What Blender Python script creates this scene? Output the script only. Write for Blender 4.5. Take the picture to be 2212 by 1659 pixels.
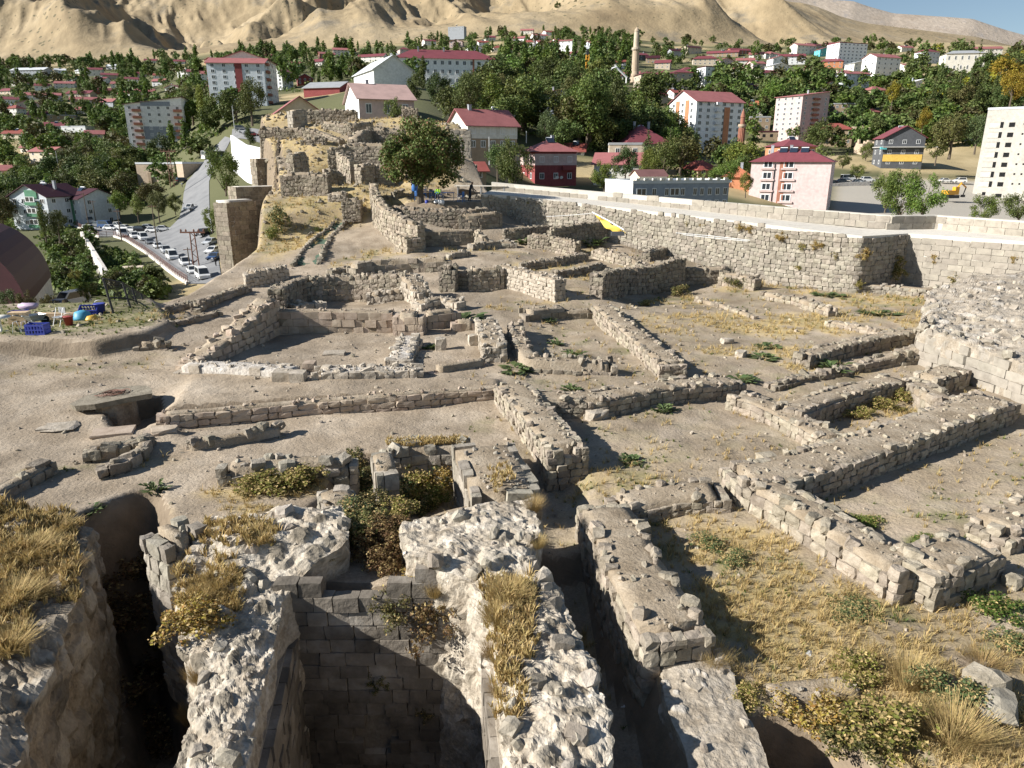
import bpy, math, random
import numpy as np
R = math.radians
sc = bpy.context.scene
for _o in list(bpy.data.objects): bpy.data.objects.remove(_o)
COL = sc.collection
# ------------------------------------------------------------------ camera, sky, sun, exposure
F, CX, CY, TH, ZC = 1533.0, 1106.0, 829.5, R(17.5), 9.0     # focal length and centre of a 2212 x 1659 frame; eye 9 m above the dig
cd = bpy.data.cameras.new('camera'); cam = bpy.data.objects.new('camera', cd); COL.objects.link(cam)
cd.sensor_fit = 'HORIZONTAL'; cd.sensor_width = 36; cd.lens = 36 * F / 2212; cd.clip_start = .1; cd.clip_end = 30000
cam.location = (0, 0, ZC); cam.rotation_euler = (R(90) - TH, 0, 0); sc.camera = cam
SUN_EL, SUN_AZ = R(30), R(180 + 14)         # the light comes from behind and left; azimuth of the sun seen from +x, counter-clockwise
SD = np.array([math.cos(SUN_EL) * math.cos(SUN_AZ), math.cos(SUN_EL) * math.sin(SUN_AZ), math.sin(SUN_EL)])
w = bpy.data.worlds.new('World'); sc.world = w; w.use_nodes = True
_nt = w.node_tree; _sky = _nt.nodes.new('ShaderNodeTexSky'); _sky.sky_type = 'NISHITA'; _sky.sun_disc = False
_sky.sun_elevation = SUN_EL; _sky.sun_rotation = math.atan2(SD[0], SD[1]); _sky.altitude = 1500; _sky.air_density = 1.15; _sky.dust_density = .25; _sky.ozone_density = 1.0
_bg = _nt.nodes['Background']; _nt.links.new(_sky.outputs[0], _bg.inputs[0]); _bg.inputs[1].default_value = .054
sl = bpy.data.lights.new('sun', 'SUN'); sl.energy = 5.0; sl.angle = R(.53); sl.color = (1, .962, .895)
so = bpy.data.objects.new('sun', sl); COL.objects.link(so); so.location = (-60, -30, 60)
from mathutils import Vector, Matrix
so.rotation_euler = Vector(SD).to_track_quat('Z', 'Y').to_euler()
sc.view_settings.view_transform = 'Standard'; sc.view_settings.look = 'None'; sc.view_settings.gamma = 1
sc.view_settings.use_curve_mapping = False; sc.view_settings.exposure = .80
sc.cycles.max_bounces = 5; sc.cycles.diffuse_bounces = 2; sc.cycles.glossy_bounces = 2; sc.cycles.transparent_max_bounces = 4
sc.cycles.use_denoising = True
rng = np.random.default_rng(7); random.seed(7)

# ------------------------------------------------------------------ maths helpers
def ray(px, py):
    u = (px - CX) / F; v = (CY - py) / F
    return np.array([u, math.cos(TH) + v * math.sin(TH), -math.sin(TH) + v * math.cos(TH)])
def atd(px, py, d):
    r = ray(px, py); return np.array([0, 0, ZC]) + r * (d / r[1])
def atz(px, py, z):
    r = ray(px, py); return np.array([0, 0, ZC]) + r * ((z - ZC) / r[2])
def proj(P):
    P = np.atleast_2d(P); x = P[:, 0]; y = P[:, 1]; z = P[:, 2] - ZC
    dep = y * math.cos(TH) - z * math.sin(TH); up = y * math.sin(TH) + z * math.cos(TH)
    dep = np.where(dep < .1, .1, dep)
    return CX + F * x / dep, CY - F * up / dep, dep
def _h(ix, iy, iz, s):
    n = (ix * 374761393 + iy * 668265263 + iz * 2147483647 + s * 974711) & 0xffffffff
    n = ((n ^ (n >> 13)) * 1274126177) & 0xffffffff
    return ((n ^ (n >> 16)) & 0xffff) / 65535.0
def vn(x, y, s=0):
    x = np.asarray(x, float); y = np.asarray(y, float)
    ix = np.floor(x).astype(np.int64); iy = np.floor(y).astype(np.int64); fx = x - ix; fy = y - iy
    fx = fx * fx * (3 - 2 * fx); fy = fy * fy * (3 - 2 * fy)
    a = _h(ix, iy, 0, s); b = _h(ix + 1, iy, 0, s); c = _h(ix, iy + 1, 0, s); d = _h(ix + 1, iy + 1, 0, s)
    return (a + (b - a) * fx) * (1 - fy) + (c + (d - c) * fx) * fy
def vn3(P, s=0):
    ip = np.floor(P).astype(np.int64); f = P - ip; f = f * f * (3 - 2 * f); o = 0
    for i in (0, 1):
        for j in (0, 1):
            for k in (0, 1):
                o = o + _h(ip[..., 0] + i, ip[..., 1] + j, ip[..., 2] + k, s) * (f[..., 0] if i else 1 - f[..., 0]) * (f[..., 1] if j else 1 - f[..., 1]) * (f[..., 2] if k else 1 - f[..., 2])
    return o
def fbm(x, y, o=4, s=0):
    t = 0; a = .5
    for i in range(o): t = t + a * vn(x * 2 ** i, y * 2 ** i, s + i); a *= .5
    return t
def fbm3(P, o=3, s=0):
    t = 0; a = .5
    for i in range(o): t = t + a * vn3(P * 2 ** i, s + i); a *= .5
    return t
def sdf(poly, x, y):
    """signed distance to a polygon, negative inside"""
    P = np.asarray(poly, float)[:, :2]; n = len(P); d = np.full(x.shape, 1e18); ins = np.zeros(x.shape, bool)
    for i in range(n):
        a = P[i]; b = P[(i + 1) % n]; e = b - a; wx = x - a[0]; wy = y - a[1]
        t = np.clip((wx * e[0] + wy * e[1]) / max(e @ e, 1e-9), 0, 1)
        d = np.minimum(d, (wx - e[0] * t) ** 2 + (wy - e[1] * t) ** 2)
        c = ((a[1] > y) != (b[1] > y)) & (x < (b[0] - a[0]) * (y - a[1]) / ((b[1] - a[1]) if b[1] != a[1] else 1e-9) + a[0])
        ins ^= c
    d = np.sqrt(d); return np.where(ins, -d, d)
def sm(t): t = np.clip(t, 0, 1); return t * t * (3 - 2 * t)

# ------------------------------------------------------------------ object helpers
def mesh(name, V, Fs, mats, smooth=False, mi=None):
    V = np.asarray(V, np.float32).reshape(-1, 3)
    me = bpy.data.meshes.new(name)
    if isinstance(Fs, np.ndarray):
        n, k = Fs.shape; me.vertices.add(len(V)); me.vertices.foreach_set('co', V.ravel())
        me.loops.add(n * k); me.loops.foreach_set('vertex_index', Fs.astype(np.int32).ravel())
        me.polygons.add(n); me.polygons.foreach_set('loop_start', np.arange(n, dtype=np.int32) * k)
        me.update(calc_edges=True)
    else:
        me.from_pydata(V.tolist(), [], Fs); me.update()
    for m in (mats if isinstance(mats, (list, tuple)) else [mats]): me.materials.append(m)
    if mi is not None: me.polygons.foreach_set('material_index', np.asarray(mi, np.int32))
    me.polygons.foreach_set('use_smooth', np.full(len(me.polygons), bool(smooth)))
    return me
def ob(name, me, parent=None, loc=(0, 0, 0), rot=(0, 0, 0), scale=(1, 1, 1)):
    o = bpy.data.objects.new(name, me); COL.objects.link(o)
    o.location = loc; o.rotation_euler = rot; o.scale = scale
    if parent is not None: o.parent = parent
    return o
def tag(o, label=None, cat=None, group=None, kind=None):
    if label: o['label'] = label
    if cat: o['category'] = cat
    if group: o['group'] = group
    if kind: o['kind'] = kind
    return o
def thing(name, label, cat, loc=(0, 0, 0), rz=0, group=None):
    return tag(ob(name, None, None, loc, (0, 0, rz)), label, cat, group)
def grid_faces(n, m, close=False):
    i = np.arange(n - 1)[:, None]; j = np.arange(m if close else m - 1)[None, :]; j2 = (j + 1) % m
    a = i * m + j; b = i * m + j2; c = (i + 1) * m + j2; d = (i + 1) * m + j
    return np.stack([np.broadcast_to(q, (n - 1, j.shape[1])).ravel() for q in (a, b, c, d)], 1)
class MB:
    """collects boxes, prisms and tubes into one mesh with material slots"""
    def __init__(s): s.v = []; s.f = []; s.m = []
    def poly(s, V, Fs, m=0):
        b = len(s.v); s.v += [tuple(map(float, p)) for p in V]; s.f += [[b + i for i in q] for q in Fs]; s.m += [m] * len(Fs); return s
    def box(s, x0, x1, y0, y1, z0, z1, m=0):
        return s.poly([(x0, y0, z0), (x1, y0, z0), (x1, y1, z0), (x0, y1, z0), (x0, y0, z1), (x1, y0, z1), (x1, y1, z1), (x0, y1, z1)],
                      [(0, 3, 2, 1), (4, 5, 6, 7), (0, 1, 5, 4), (1, 2, 6, 5), (2, 3, 7, 6), (3, 0, 4, 7)], m)
    def prism(s, P, y0, y1, m=0, ax=1):
        """polygon P in (x,z) pushed along y, or (x,y) along z"""
        n = len(P)
        V = [(p[0], y0, p[1]) for p in P] + [(p[0], y1, p[1]) for p in P] if ax == 1 else ([(y0, p[0], p[1]) for p in P] + [(y1, p[0], p[1]) for p in P] if ax == 0 else [(p[0], p[1], y0) for p in P] + [(p[0], p[1], y1) for p in P])
        return s.poly(V, [list(range(n)), list(range(2 * n - 1, n - 1, -1))] + [(i, n + i, n + (i + 1) % n, (i + 1) % n) for i in range(n)], m)
    def tube(s, P, r, k=6, m=0, cap=True):
        P = [np.array(p, float) for p in P]; rr = r if isinstance(r, (list, tuple)) else [r] * len(P); b = len(s.v)
        for i, p in enumerate(P):
            t = P[min(i + 1, len(P) - 1)] - P[max(i - 1, 0)]; t /= max(np.linalg.norm(t), 1e-9)
            a = np.cross(t, (0, 0, 1) if abs(t[2]) < .9 else (1, 0, 0)); a /= np.linalg.norm(a); c = np.cross(t, a)
            for q in range(k):
                an = 2 * math.pi * q / k; s.v.append(tuple(p + rr[i] * (a * math.cos(an) + c * math.sin(an))))
        for i in range(len(P) - 1):
            for q in range(k): s.f.append([b + i * k + q, b + i * k + (q + 1) % k, b + (i + 1) * k + (q + 1) % k, b + (i + 1) * k + q]); s.m.append(m)
        if cap: s.f.append([b + q for q in range(k)][::-1]); s.f.append([b + (len(P) - 1) * k + q for q in range(k)]); s.m += [m, m]
        return s
    def lathe(s, prof, k=12, c=(0, 0), m=0):
        b = len(s.v)
        for r, z in prof:
            for q in range(k): an = 2 * math.pi * q / k; s.v.append((c[0] + r * math.cos(an), c[1] + r * math.sin(an), z))
        for i in range(len(prof) - 1):
            for q in range(k): s.f.append([b + i * k + q, b + i * k + (q + 1) % k, b + (i + 1) * k + (q + 1) % k, b + (i + 1) * k + q]); s.m.append(m)
        s.f.append([b + q for q in range(k)][::-1]); s.f.append([b + (len(prof) - 1) * k + q for q in range(k)]); s.m += [m, m]
        return s
    def me(s, name, mats, smooth=False): return mesh(name, s.v, s.f, mats, smooth, s.m)
    def build(s, name, mats, parent=None, smooth=False, **k): return ob(name, s.me(name, mats, smooth), parent, **k)

# ------------------------------------------------------------------ materials
MT = {}
def mat(name, cols, scale=3, rough=.9, bump=0, bscale=None, rnd=0, detail=4, coord='pos', metal=0, spec=.3, fine=0, fscale=40, hue=0, trans=0, orn=0):
    """noise between the colours of cols; rnd: brightness change per object and per loose piece; bump: strength in metres"""
    m = bpy.data.materials.new(name); m.use_nodes = True; nt = m.node_tree; N = nt.nodes; L = nt.links; b = N['Principled BSDF']
    b.inputs['Roughness'].default_value = rough; b.inputs['Metallic'].default_value = metal; b.inputs['Specular IOR Level'].default_value = spec
    cols = [tuple(c) + (1,) for c in cols]; col = None
    if coord == 'pos': g = N.new('ShaderNodeNewGeometry'); P = g.outputs['Position']
    else: g = N.new('ShaderNodeTexCoord'); P = g.outputs['Object']
    if len(cols) > 1:
        n = N.new('ShaderNodeTexNoise'); n.inputs['Scale'].default_value = scale; n.inputs['Detail'].default_value = detail; n.inputs['Roughness'].default_value = .62; L.new(P, n.inputs['Vector'])
        r = N.new('ShaderNodeValToRGB'); e = r.color_ramp.elements
        while len(e) < len(cols): e.new(.5)
        for i, c in enumerate(cols): e[i].position = .3 + .4 * i / (len(cols) - 1); e[i].color = c
        L.new(n.outputs['Fac'], r.inputs['Fac']); col = r.outputs['Color']
    else:
        r = N.new('ShaderNodeRGB'); r.outputs[0].default_value = cols[0]; col = r.outputs[0]
    if fine:
        n2 = N.new('ShaderNodeTexNoise'); n2.inputs['Scale'].default_value = fscale; n2.inputs['Detail'].default_value = 3; L.new(P, n2.inputs['Vector'])
        mr = N.new('ShaderNodeMapRange'); mr.inputs[1].default_value = .3; mr.inputs[2].default_value = .7; mr.inputs[3].default_value = 1 - fine; mr.inputs[4].default_value = 1 + fine; L.new(n2.outputs['Fac'], mr.inputs[0])
        mx = N.new('ShaderNodeVectorMath'); mx.operation = 'SCALE'; L.new(col, mx.inputs[0]); L.new(mr.outputs[0], mx.inputs['Scale']); col = mx.outputs[0]
    if rnd or hue:
        oi = N.new('ShaderNodeObjectInfo'); g2 = N.new('ShaderNodeNewGeometry'); ad = N.new('ShaderNodeMath'); ad.operation = 'ADD'
        L.new(oi.outputs['Random'], ad.inputs[0]); L.new(g2.outputs['Random Per Island'], ad.inputs[1])
        fr = N.new('ShaderNodeMath'); fr.operation = 'FRACT'; L.new(ad.outputs[0], fr.inputs[0])
        hs = N.new('ShaderNodeHueSaturation'); L.new(col, hs.inputs['Color'])
        mr = N.new('ShaderNodeMapRange'); mr.inputs[3].default_value = 1 - rnd; mr.inputs[4].default_value = 1 + rnd; L.new(fr.outputs[0], mr.inputs[0]); L.new(mr.outputs[0], hs.inputs['Value'])
        if hue:
            ml = N.new('ShaderNodeMath'); ml.operation = 'MULTIPLY'; ml.inputs[1].default_value = 7.13; L.new(fr.outputs[0], ml.inputs[0]); f2 = N.new('ShaderNodeMath'); f2.operation = 'FRACT'; L.new(ml.outputs[0], f2.inputs[0])
            m2 = N.new('ShaderNodeMapRange'); m2.inputs[3].default_value = .5 - hue; m2.inputs[4].default_value = .5 + hue; L.new(f2.outputs[0], m2.inputs[0]); L.new(m2.outputs[0], hs.inputs['Hue'])
        col = hs.outputs['Color']
    if orn:
        o2 = N.new('ShaderNodeObjectInfo'); h2 = N.new('ShaderNodeHueSaturation'); L.new(col, h2.inputs['Color']); q1 = N.new('ShaderNodeMapRange'); q1.inputs[3].default_value = 1 - orn; q1.inputs[4].default_value = 1 + orn; L.new(o2.outputs['Random'], q1.inputs[0]); L.new(q1.outputs[0], h2.inputs['Value'])
        q2 = N.new('ShaderNodeMath'); q2.operation = 'MULTIPLY'; q2.inputs[1].default_value = 11.7; L.new(o2.outputs['Random'], q2.inputs[0]); q3 = N.new('ShaderNodeMath'); q3.operation = 'FRACT'; L.new(q2.outputs[0], q3.inputs[0]); q4 = N.new('ShaderNodeMapRange'); q4.inputs[3].default_value = .5 - orn * .1; q4.inputs[4].default_value = .5 + orn * .07; L.new(q3.outputs[0], q4.inputs[0]); L.new(q4.outputs[0], h2.inputs['Hue']); col = h2.outputs['Color']
    L.new(col, b.inputs['Base Color'])
    if trans:
        b.inputs['Transmission Weight'].default_value = 0
        tr = N.new('ShaderNodeBsdfTranslucent'); L.new(col, tr.inputs['Color']); ms = N.new('ShaderNodeMixShader'); ms.inputs[0].default_value = trans
        L.new(b.outputs[0], ms.inputs[1]); L.new(tr.outputs[0], ms.inputs[2]); L.new(ms.outputs[0], N['Material Output'].inputs['Surface'])
    if bump:
        n3 = N.new('ShaderNodeTexNoise'); n3.inputs['Scale'].default_value = bscale or scale * 4; n3.inputs['Detail'].default_value = 5; n3.inputs['Roughness'].default_value = .65; L.new(P, n3.inputs['Vector'])
        bp = N.new('ShaderNodeBump'); bp.inputs['Strength'].default_value = 1; bp.inputs['Distance'].default_value = bump; L.new(n3.outputs['Fac'], bp.inputs['Height']); L.new(bp.outputs[0], b.inputs['Normal'])
    MT[name] = m; return m
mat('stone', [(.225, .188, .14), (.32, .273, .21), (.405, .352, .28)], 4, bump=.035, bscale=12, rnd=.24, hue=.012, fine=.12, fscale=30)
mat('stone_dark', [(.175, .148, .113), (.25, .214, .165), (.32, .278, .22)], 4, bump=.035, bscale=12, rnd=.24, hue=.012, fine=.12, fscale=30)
mat('stone_grey', [(.225, .196, .155), (.315, .28, .226), (.395, .355, .292)], 3, bump=.03, bscale=12, rnd=.2, hue=.012)
mat('stone_pale', [(.31, .265, .205), (.41, .355, .285), (.50, .44, .365)], 4, bump=.03, bscale=12, rnd=.12)
mat('ashlar', [(.26, .23, .19), (.335, .30, .25), (.385, .345, .285)], 2.2, bump=.012, bscale=18, rnd=.11, hue=.006)
mat('ashlar_warm', [(.31, .24, .18), (.40, .32, .245), (.47, .385, .305)], 2.5, bump=.012, bscale=18, rnd=.14, hue=.008)
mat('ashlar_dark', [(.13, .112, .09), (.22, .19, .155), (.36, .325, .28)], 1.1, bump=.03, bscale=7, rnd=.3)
mat('stone_mix', [(.23, .195, .15), (.35, .305, .245), (.50, .45, .38)], 1.1, bump=.03, bscale=12, rnd=.22, hue=.012)
mat('ashlar_light', [(.29, .26, .22), (.38, .345, .295), (.45, .41, .355)], 2.2, bump=.012, bscale=18, rnd=.12, hue=.008)
mat('mortar_tan', [(.33, .275, .215), (.43, .375, .31), (.52, .465, .40)], 1.3, bump=.1, bscale=5, fine=.14, fscale=8)
mat('paving', [(.50, .46, .40), (.61, .57, .50), (.56, .52, .455)], 1.2, bump=.01, bscale=20, rnd=.06, spec=.05)
mat('mortar', [(.36, .31, .255), (.50, .45, .39), (.64, .595, .535)], 2.2, bump=.10, bscale=5.5, fine=.12, fscale=9)
mat('plaster_grey', [(.27, .225, .17), (.37, .32, .255), (.46, .41, .34)], 1.6, bump=.05, bscale=8, fine=.1, fscale=14)
mat('earth_fill', [(.235, .183, .125), (.325, .262, .188), (.41, .345, .262)], 1.3, bump=.05, bscale=9, fine=.16, fscale=22)
mat('earth_face', [(.20, .155, .11), (.32, .25, .18), (.42, .345, .26)], 2.5, bump=.12, bscale=5, fine=.2, fscale=14)
mat('straw', [(.42, .31, .13), (.54, .41, .19)], 2, rnd=.3, hue=.012, rough=.8, trans=.25)
mat('straw_brown', [(.31, .215, .095), (.40, .29, .13)], 2, rnd=.3, hue=.015, rough=.8, trans=.2)
mat('grass_green', [(.10, .14, .035), (.19, .21, .065)], 2, rnd=.35, hue=.025, rough=.7, trans=.3)
mat('leaf', [(.092, .125, .03), (.155, .195, .052)], 1.2, rnd=.4, hue=.022, rough=.6, trans=.25, orn=.32)
mat('leaf_dark', [(.062, .09, .024), (.105, .138, .04)], 1.2, rnd=.35, hue=.018, rough=.6, trans=.2, orn=.32)
mat('leaf_bright', [(.10, .15, .026), (.16, .205, .045)], 1.2, rnd=.35, hue=.022, rough=.6, trans=.3, orn=.32)
mat('leaf_yellow', [(.22, .21, .025), (.33, .27, .03)], 1.2, rnd=.3, hue=.02, rough=.6, trans=.3, orn=.32)
mat('leaf_olive', [(.085, .092, .028), (.13, .125, .04)], 1.2, rnd=.4, hue=.025, rough=.6, trans=.2, orn=.32)
mat('leaf_brown', [(.12, .07, .03), (.17, .11, .045)], 1.2, rnd=.3, hue=.02, rough=.7, trans=.2)
mat('leaf_weed', [(.075, .115, .04), (.14, .175, .07)], 3, rnd=.3, hue=.02, rough=.55, trans=.25)
mat('leaf_rust', [(.26, .175, .035), (.36, .25, .06)], 2, rnd=.35, hue=.03, rough=.7, trans=.25)
mat('leaf_lime', [(.15, .155, .03), (.25, .225, .055)], 2, rnd=.35, hue=.03, rough=.7, trans=.25)
mat('bark', [(.09, .07, .05), (.15, .12, .09)], 6, bump=.02, coord='obj')
mat('asphalt', [(.17, .172, .178), (.215, .217, .222), (.24, .24, .242)], .25, fine=.08, fscale=6)
mat('concrete', [(.40, .39, .37), (.50, .49, .46)], .6, fine=.06, fscale=8)
mat('retain', [(.55, .50, .45), (.68, .635, .58), (.46, .42, .38)], .8, bump=.05, bscale=2.5, fine=.12, fscale=3)
for nm, c in dict(white=(.80, .80, .79), offwhite=(.72, .69, .62), cream=(.68, .60, .46), beige=(.52, .44, .34), tan=(.47, .37, .27), brownstone=(.33, .25, .17), pink=(.60, .47, .45), rose=(.57, .44, .41), grey=(.34, .36, .39), dkgrey=(.10, .105, .115),
                  bluegrey=(.27, .30, .35), green=(.10, .24, .15), maroonwall=(.26, .065, .065), orange=(.52, .23, .12), yellow=(.75, .50, .12), teal=(.12, .42, .45), brick=(.34, .15, .10), paleblue=(.62, .66, .70), rawconc=(.54, .51, .45)).items():
    mat('w_' + nm, [tuple(q * .9 for q in c), c, tuple(min(.83, q * 1.05) for q in c)], .35, rough=.85, fine=.09, fscale=1.4, rnd=.08)
for nm, c in dict(maroon=(.20, .055, .065), red=(.27, .075, .06), pinkred=(.33, .125, .12), pale=(.50, .34, .30), orange=(.48, .17, .09), dark=(.06, .014, .02), grey=(.36, .37, .38), silver=(.60, .62, .64), tile=(.22, .11, .10)).items():
    mat('r_' + nm, [tuple(q * .85 for q in c), c, tuple(q * 1.1 for q in c)], .4, rough=.6, fine=.07, fscale=3, rnd=.08, spec=.4)
mat('glass', [(.035, .042, .05)], rough=.08, spec=.6)
mat('pvc', [(.74, .75, .75)], rough=.5)
mat('dark', [(.012, .012, .013)], rough=.9)
mat('steel_dark', [(.03, .03, .035)], rough=.5, spec=.5)
mat('rust_steel', [(.14, .065, .045), (.20, .10, .07)], 3, rough=.7)
mat('galv', [(.42, .43, .44)], rough=.45, metal=.5)
mat('panel', [(.025, .035, .055)], rough=.12, spec=.7)
mat('wood', [(.42, .30, .18), (.55, .42, .27)], 8, rough=.7, coord='obj', rnd=.15)
for nm, c in dict(white=(.78, .78, .77), silver=(.50, .52, .54), grey=(.16, .17, .18), black=(.018, .019, .022), red=(.22, .02, .03), blue=(.05, .10, .22), beige=(.50, .46, .38), orange=(.72, .34, .03)).items():
    mat('c_' + nm, [c], rough=.28, spec=.55)
mat('tyre', [(.018, .018, .018)], rough=.85)
mat('lamp', [(.75, .75, .72)], rough=.2, spec=.6)
mat('taillamp', [(.40, .02, .02)], rough=.25)
for nm, c in dict(blue=(.05, .07, .36), chair=(.04, .15, .42), cyan=(.08, .33, .50), red=(.36, .06, .05), yellow=(.66, .40, .06), white=(.75, .75, .74), green=(.06, .30, .06), lilac=(.52, .40, .52), tarp=(.72, .52, .10), lime=(.40, .62, .05), navy=(.02, .03, .07), black=(.02, .02, .02)).items():
    mat('pl_' + nm, [c], rough=.5, spec=.4)
# ------------------------------------------------------------------ the dig: height of the ground
_CP = [(100,1000,.1),(300,900,.15),(600,910,0),(1000,890,0),(1300,1000,0),(1700,1150,0),(2150,1050,0),(1400,930,0),(1500,750,0),(1700,760,0),(1250,730,0),(1600,665,.05),(1800,680,.1),(1950,690,.2),(2100,900,0),
 (700,830,.5),(500,830,.5),(950,820,.45),(300,800,.45),(100,800,.45),(700,745,.5),(620,740,.5),(800,750,.5),(970,745,.5),(1100,660,.7),(1030,655,.8),(950,645,.9),(650,684,.9),(560,640,.9),(450,690,.9),(250,722,1.0),(50,722,1.0),(-200,722,1.0),
 (1250,625,1.0),(1150,605,1.2),(1350,560,1.7),(1450,545,1.6),(1550,552,1.2),(1620,565,1.0),(1700,608,.2),(1850,625,.2),(1960,640,.3),(900,545,2.2),(800,560,1.9),(740,565,1.8),(690,590,1.6),(620,590,1.4),(1000,535,2.3),(1100,540,2.2),(1200,560,1.7),
 (1200,505,2.8),(1350,512,2.6),(1100,490,3.3),(980,500,3.1),(850,495,3.2),(760,500,3.1),(690,530,2.6),(640,520,2.5),(600,545,2.0),(760,450,4.2),(820,445,4.5),(1400,470,3.4),(1250,468,3.9),
 (1500,1400,0),(1900,1400,0),(2300,1400,0),(1300,1200,-.25),(1250,1100,-.2),(2200,1300,0),(700,1000,.0),(300,1050,0),(0,1050,.1),(850,1010,0),(200,1150,.1),(50,1300,.3),(600,1300,0),(1150,1300,0),(1400,1550,-.2),(0,1600,.4),(1800,1600,-.2),(2200,1600,0),(760,655,.5),(680,660,.5),(1820,870,-.35),(1900,880,-.35),(830,600,1.3),(1380,655,0),(1450,640,0)]
_CD = [(650,440,66),(700,400,70),(780,395,70),(800,350,76),(700,350,77),(760,320,80),(830,300,84),(700,300,83),(640,300,84),(700,262,90),(800,255,92),(870,250,92),(640,240,95),(930,265,92),(880,330,78),(860,420,68),(930,330,80),(610,420,70),(600,370,78),(585,300,87)]
CP = [atz(*c) for c in _CP] + [atd(*c) for c in _CD] + [atd(930, 434, 65), atd(1000, 436, 65.5), atd(1040, 425, 67), atd(900, 415, 68), atd(960, 410, 70)]
CP += [np.array(c, float) for c in ((0, -4, 0), (30, 0, 0), (-30, 0, .5), (42, 20, 0), (50, 40, 0), (-45, 20, .6))]
CP = np.array(CP)
def Hs(x, y):
    x = np.asarray(x, float); y = np.asarray(y, float); n = np.zeros(x.shape); d = np.zeros(x.shape)
    for c in CP:
        w_ = 1 / ((x - c[0]) ** 2 + (y - c[1]) ** 2 + 1.0 + (c[1] * .03) ** 2) ** 2; n += w_ * c[2]; d += w_
    return n / d
_T = np.concatenate([np.linspace(6, 40, 340), np.linspace(40.2, 130, 360)])
def G(px, py, h=0.):
    """where the view through a point of the photograph meets the ground raised by h"""
    r = ray(px, py); t = _T / r[1]; X = r[0] * t; Y = r[1] * t; Z = ZC + r[2] * t
    g = Z - Hs(X, Y) - h; k = np.where(g < 0)[0]
    if len(k) == 0: k = [len(t) - 1]
    k = max(k[0], 1); f = g[k - 1] / (g[k - 1] - g[k]) if g[k - 1] != g[k] else 0
    return np.array([X[k - 1] + (X[k] - X[k - 1]) * f, Y[k - 1] + (Y[k] - Y[k - 1]) * f, Z[k - 1] + (Z[k] - Z[k - 1]) * f])
def PZ(z, *pts): return [atz(a, b, z)[:2] for a, b in pts]
# enceinte on the right: foot of the parapet (outer) and inner edge of the wall walk
_EI = [(1040, 418, 6.2), (1097, 421, 6.0), (1370, 451, 5.2), (1643, 482, 4.6), (1865, 509, 4.15), (1963, 503, 4.1), (2212, 520, 4.1), (2420, 537, 4.1)]
_EO = [(1062, 411, 6.2), (1110, 416, 6.0), (1370, 441.5, 5.2), (1700, 476, 4.5), (1925, 495.5, 4.15), (2018, 494.5, 4.1), (2212, 511, 4.1), (2420, 527, 4.1)]
EI = np.array([atz(*p) for p in _EI]); EO = np.array([atz(*p) for p in _EO])
_LB = [(-400, 660, 1), (0, 668, 1), (120, 666, 1), (240, 664, 1), (330, 655, 1), (400, 638, 1), (480, 606, 1), (535, 575, 1.3), (556, 545, 1.8), (572, 515, 2.2), (600, 478, 3), (622, 446, 3.8)]
SITE = [(-60, -12)] + [tuple(atz(*p)[:2]) for p in _LB] + [tuple(atd(*p)[:2]) for p in ((598, 400, 72), (588, 340, 80), (568, 290, 89), (560, 240, 100), (760, 240, 104), (900, 240, 102), (990, 280, 95), (1008, 330, 84), (1050, 400, 75))] + [tuple(p[:2]) for p in EO + np.array([.3, .6, 0])] + [(60, -12)]
# terraces and pits cut into it: polygon, level, softness of the edge
PATCH = [
 (PZ(.5, (350,893),(480,882),(660,867),(880,848),(1000,842),(1085,834),(1075,815),(900,812),(640,806),(420,806)), .5, .3),
 (PZ(0, (365,905),(660,886),(880,872),(1085,868),(1110,950),(1000,950),(800,958),(620,925),(395,950)), 0, .12),
 (PZ(.5, (540,770),(610,700),(850,712),(855,770)), .5, .3),
 ([atd(*p)[:2] for p in ((872,436,64.5),(960,447,64),(1040,447,64.5),(1066,420,69),(1030,400,73),(960,402,72),(890,405,70))], 5.5, .25),
 (PZ(-.35, (1725,905),(1840,862),(1945,840),(2010,880),(1880,925),(1800,938)), -.35, .1),
 (PZ(-.3, (640,1175),(720,1085),(755,1000),(1020,1000),(1010,1090),(870,1140),(1040,1175)), -1.0, .4),
 (PZ(0, (628,1262),(1060,1280),(1085,1480),(1120,1900),(520,1900),(565,1480)), -6.2, .12),
 (PZ(0, (205,1120),(300,1075),(335,1160),(385,1290),(420,1460),(360,1900),(-60,1900),(110,1560),(190,1250)), -6.0, .6),
 (PZ(0, (-400,1180),(150,1160),(205,1180),(208,1250),(185,1330),(150,1430),(110,1540),(60,1670),(0,1900),(-700,1900)), -4.5, .3),
 (PZ(0, (1150,1005),(1255,1025),(1265,1100),(1290,1200),(1180,1230),(1165,1120)), -.55, .4),
 (PZ(0, (1160,1180),(1280,1160),(1318,1320),(1385,1430),(1440,1560),(1500,1900),(1300,1900),(1290,1560),(1190,1260)), -1.25, .3),
 (PZ(.3, (470,1140),(730,1112),(745,1150),(660,1215),(615,1290),(600,1340),(580,1440),(555,1520),(520,1660),(470,1900),(340,1900),(400,1650),(440,1545),(470,1450),(420,1370),(405,1280),(440,1200)), -1.6, .15),
 (PZ(.7, (900,1145),(1125,1100),(1140,1150),(1140,1220),(1180,1260),(1225,1350),(1262,1455),(1285,1580),(1290,1900),(1125,1900),(1110,1590),(1105,1480),(1090,1370),(1070,1290),(985,1245),(915,1190)), -1.6, .15),
 (PZ(1.3, (-250,738),(0,738),(120,735),(200,737),(262,728),(330,716),(372,698),(352,664),(330,640),(0,640),(-250,640)), 1.35, .3),
 (PZ(.15, (238,893),(300,868),(340,862),(352,905),(300,928),(246,918)), -.55, .12),
 (PZ(0, (1605,1545),(1690,1530),(1790,1545),(1870,1640),(1900,1900),(1760,1900)), -2.6, .12),
]
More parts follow.
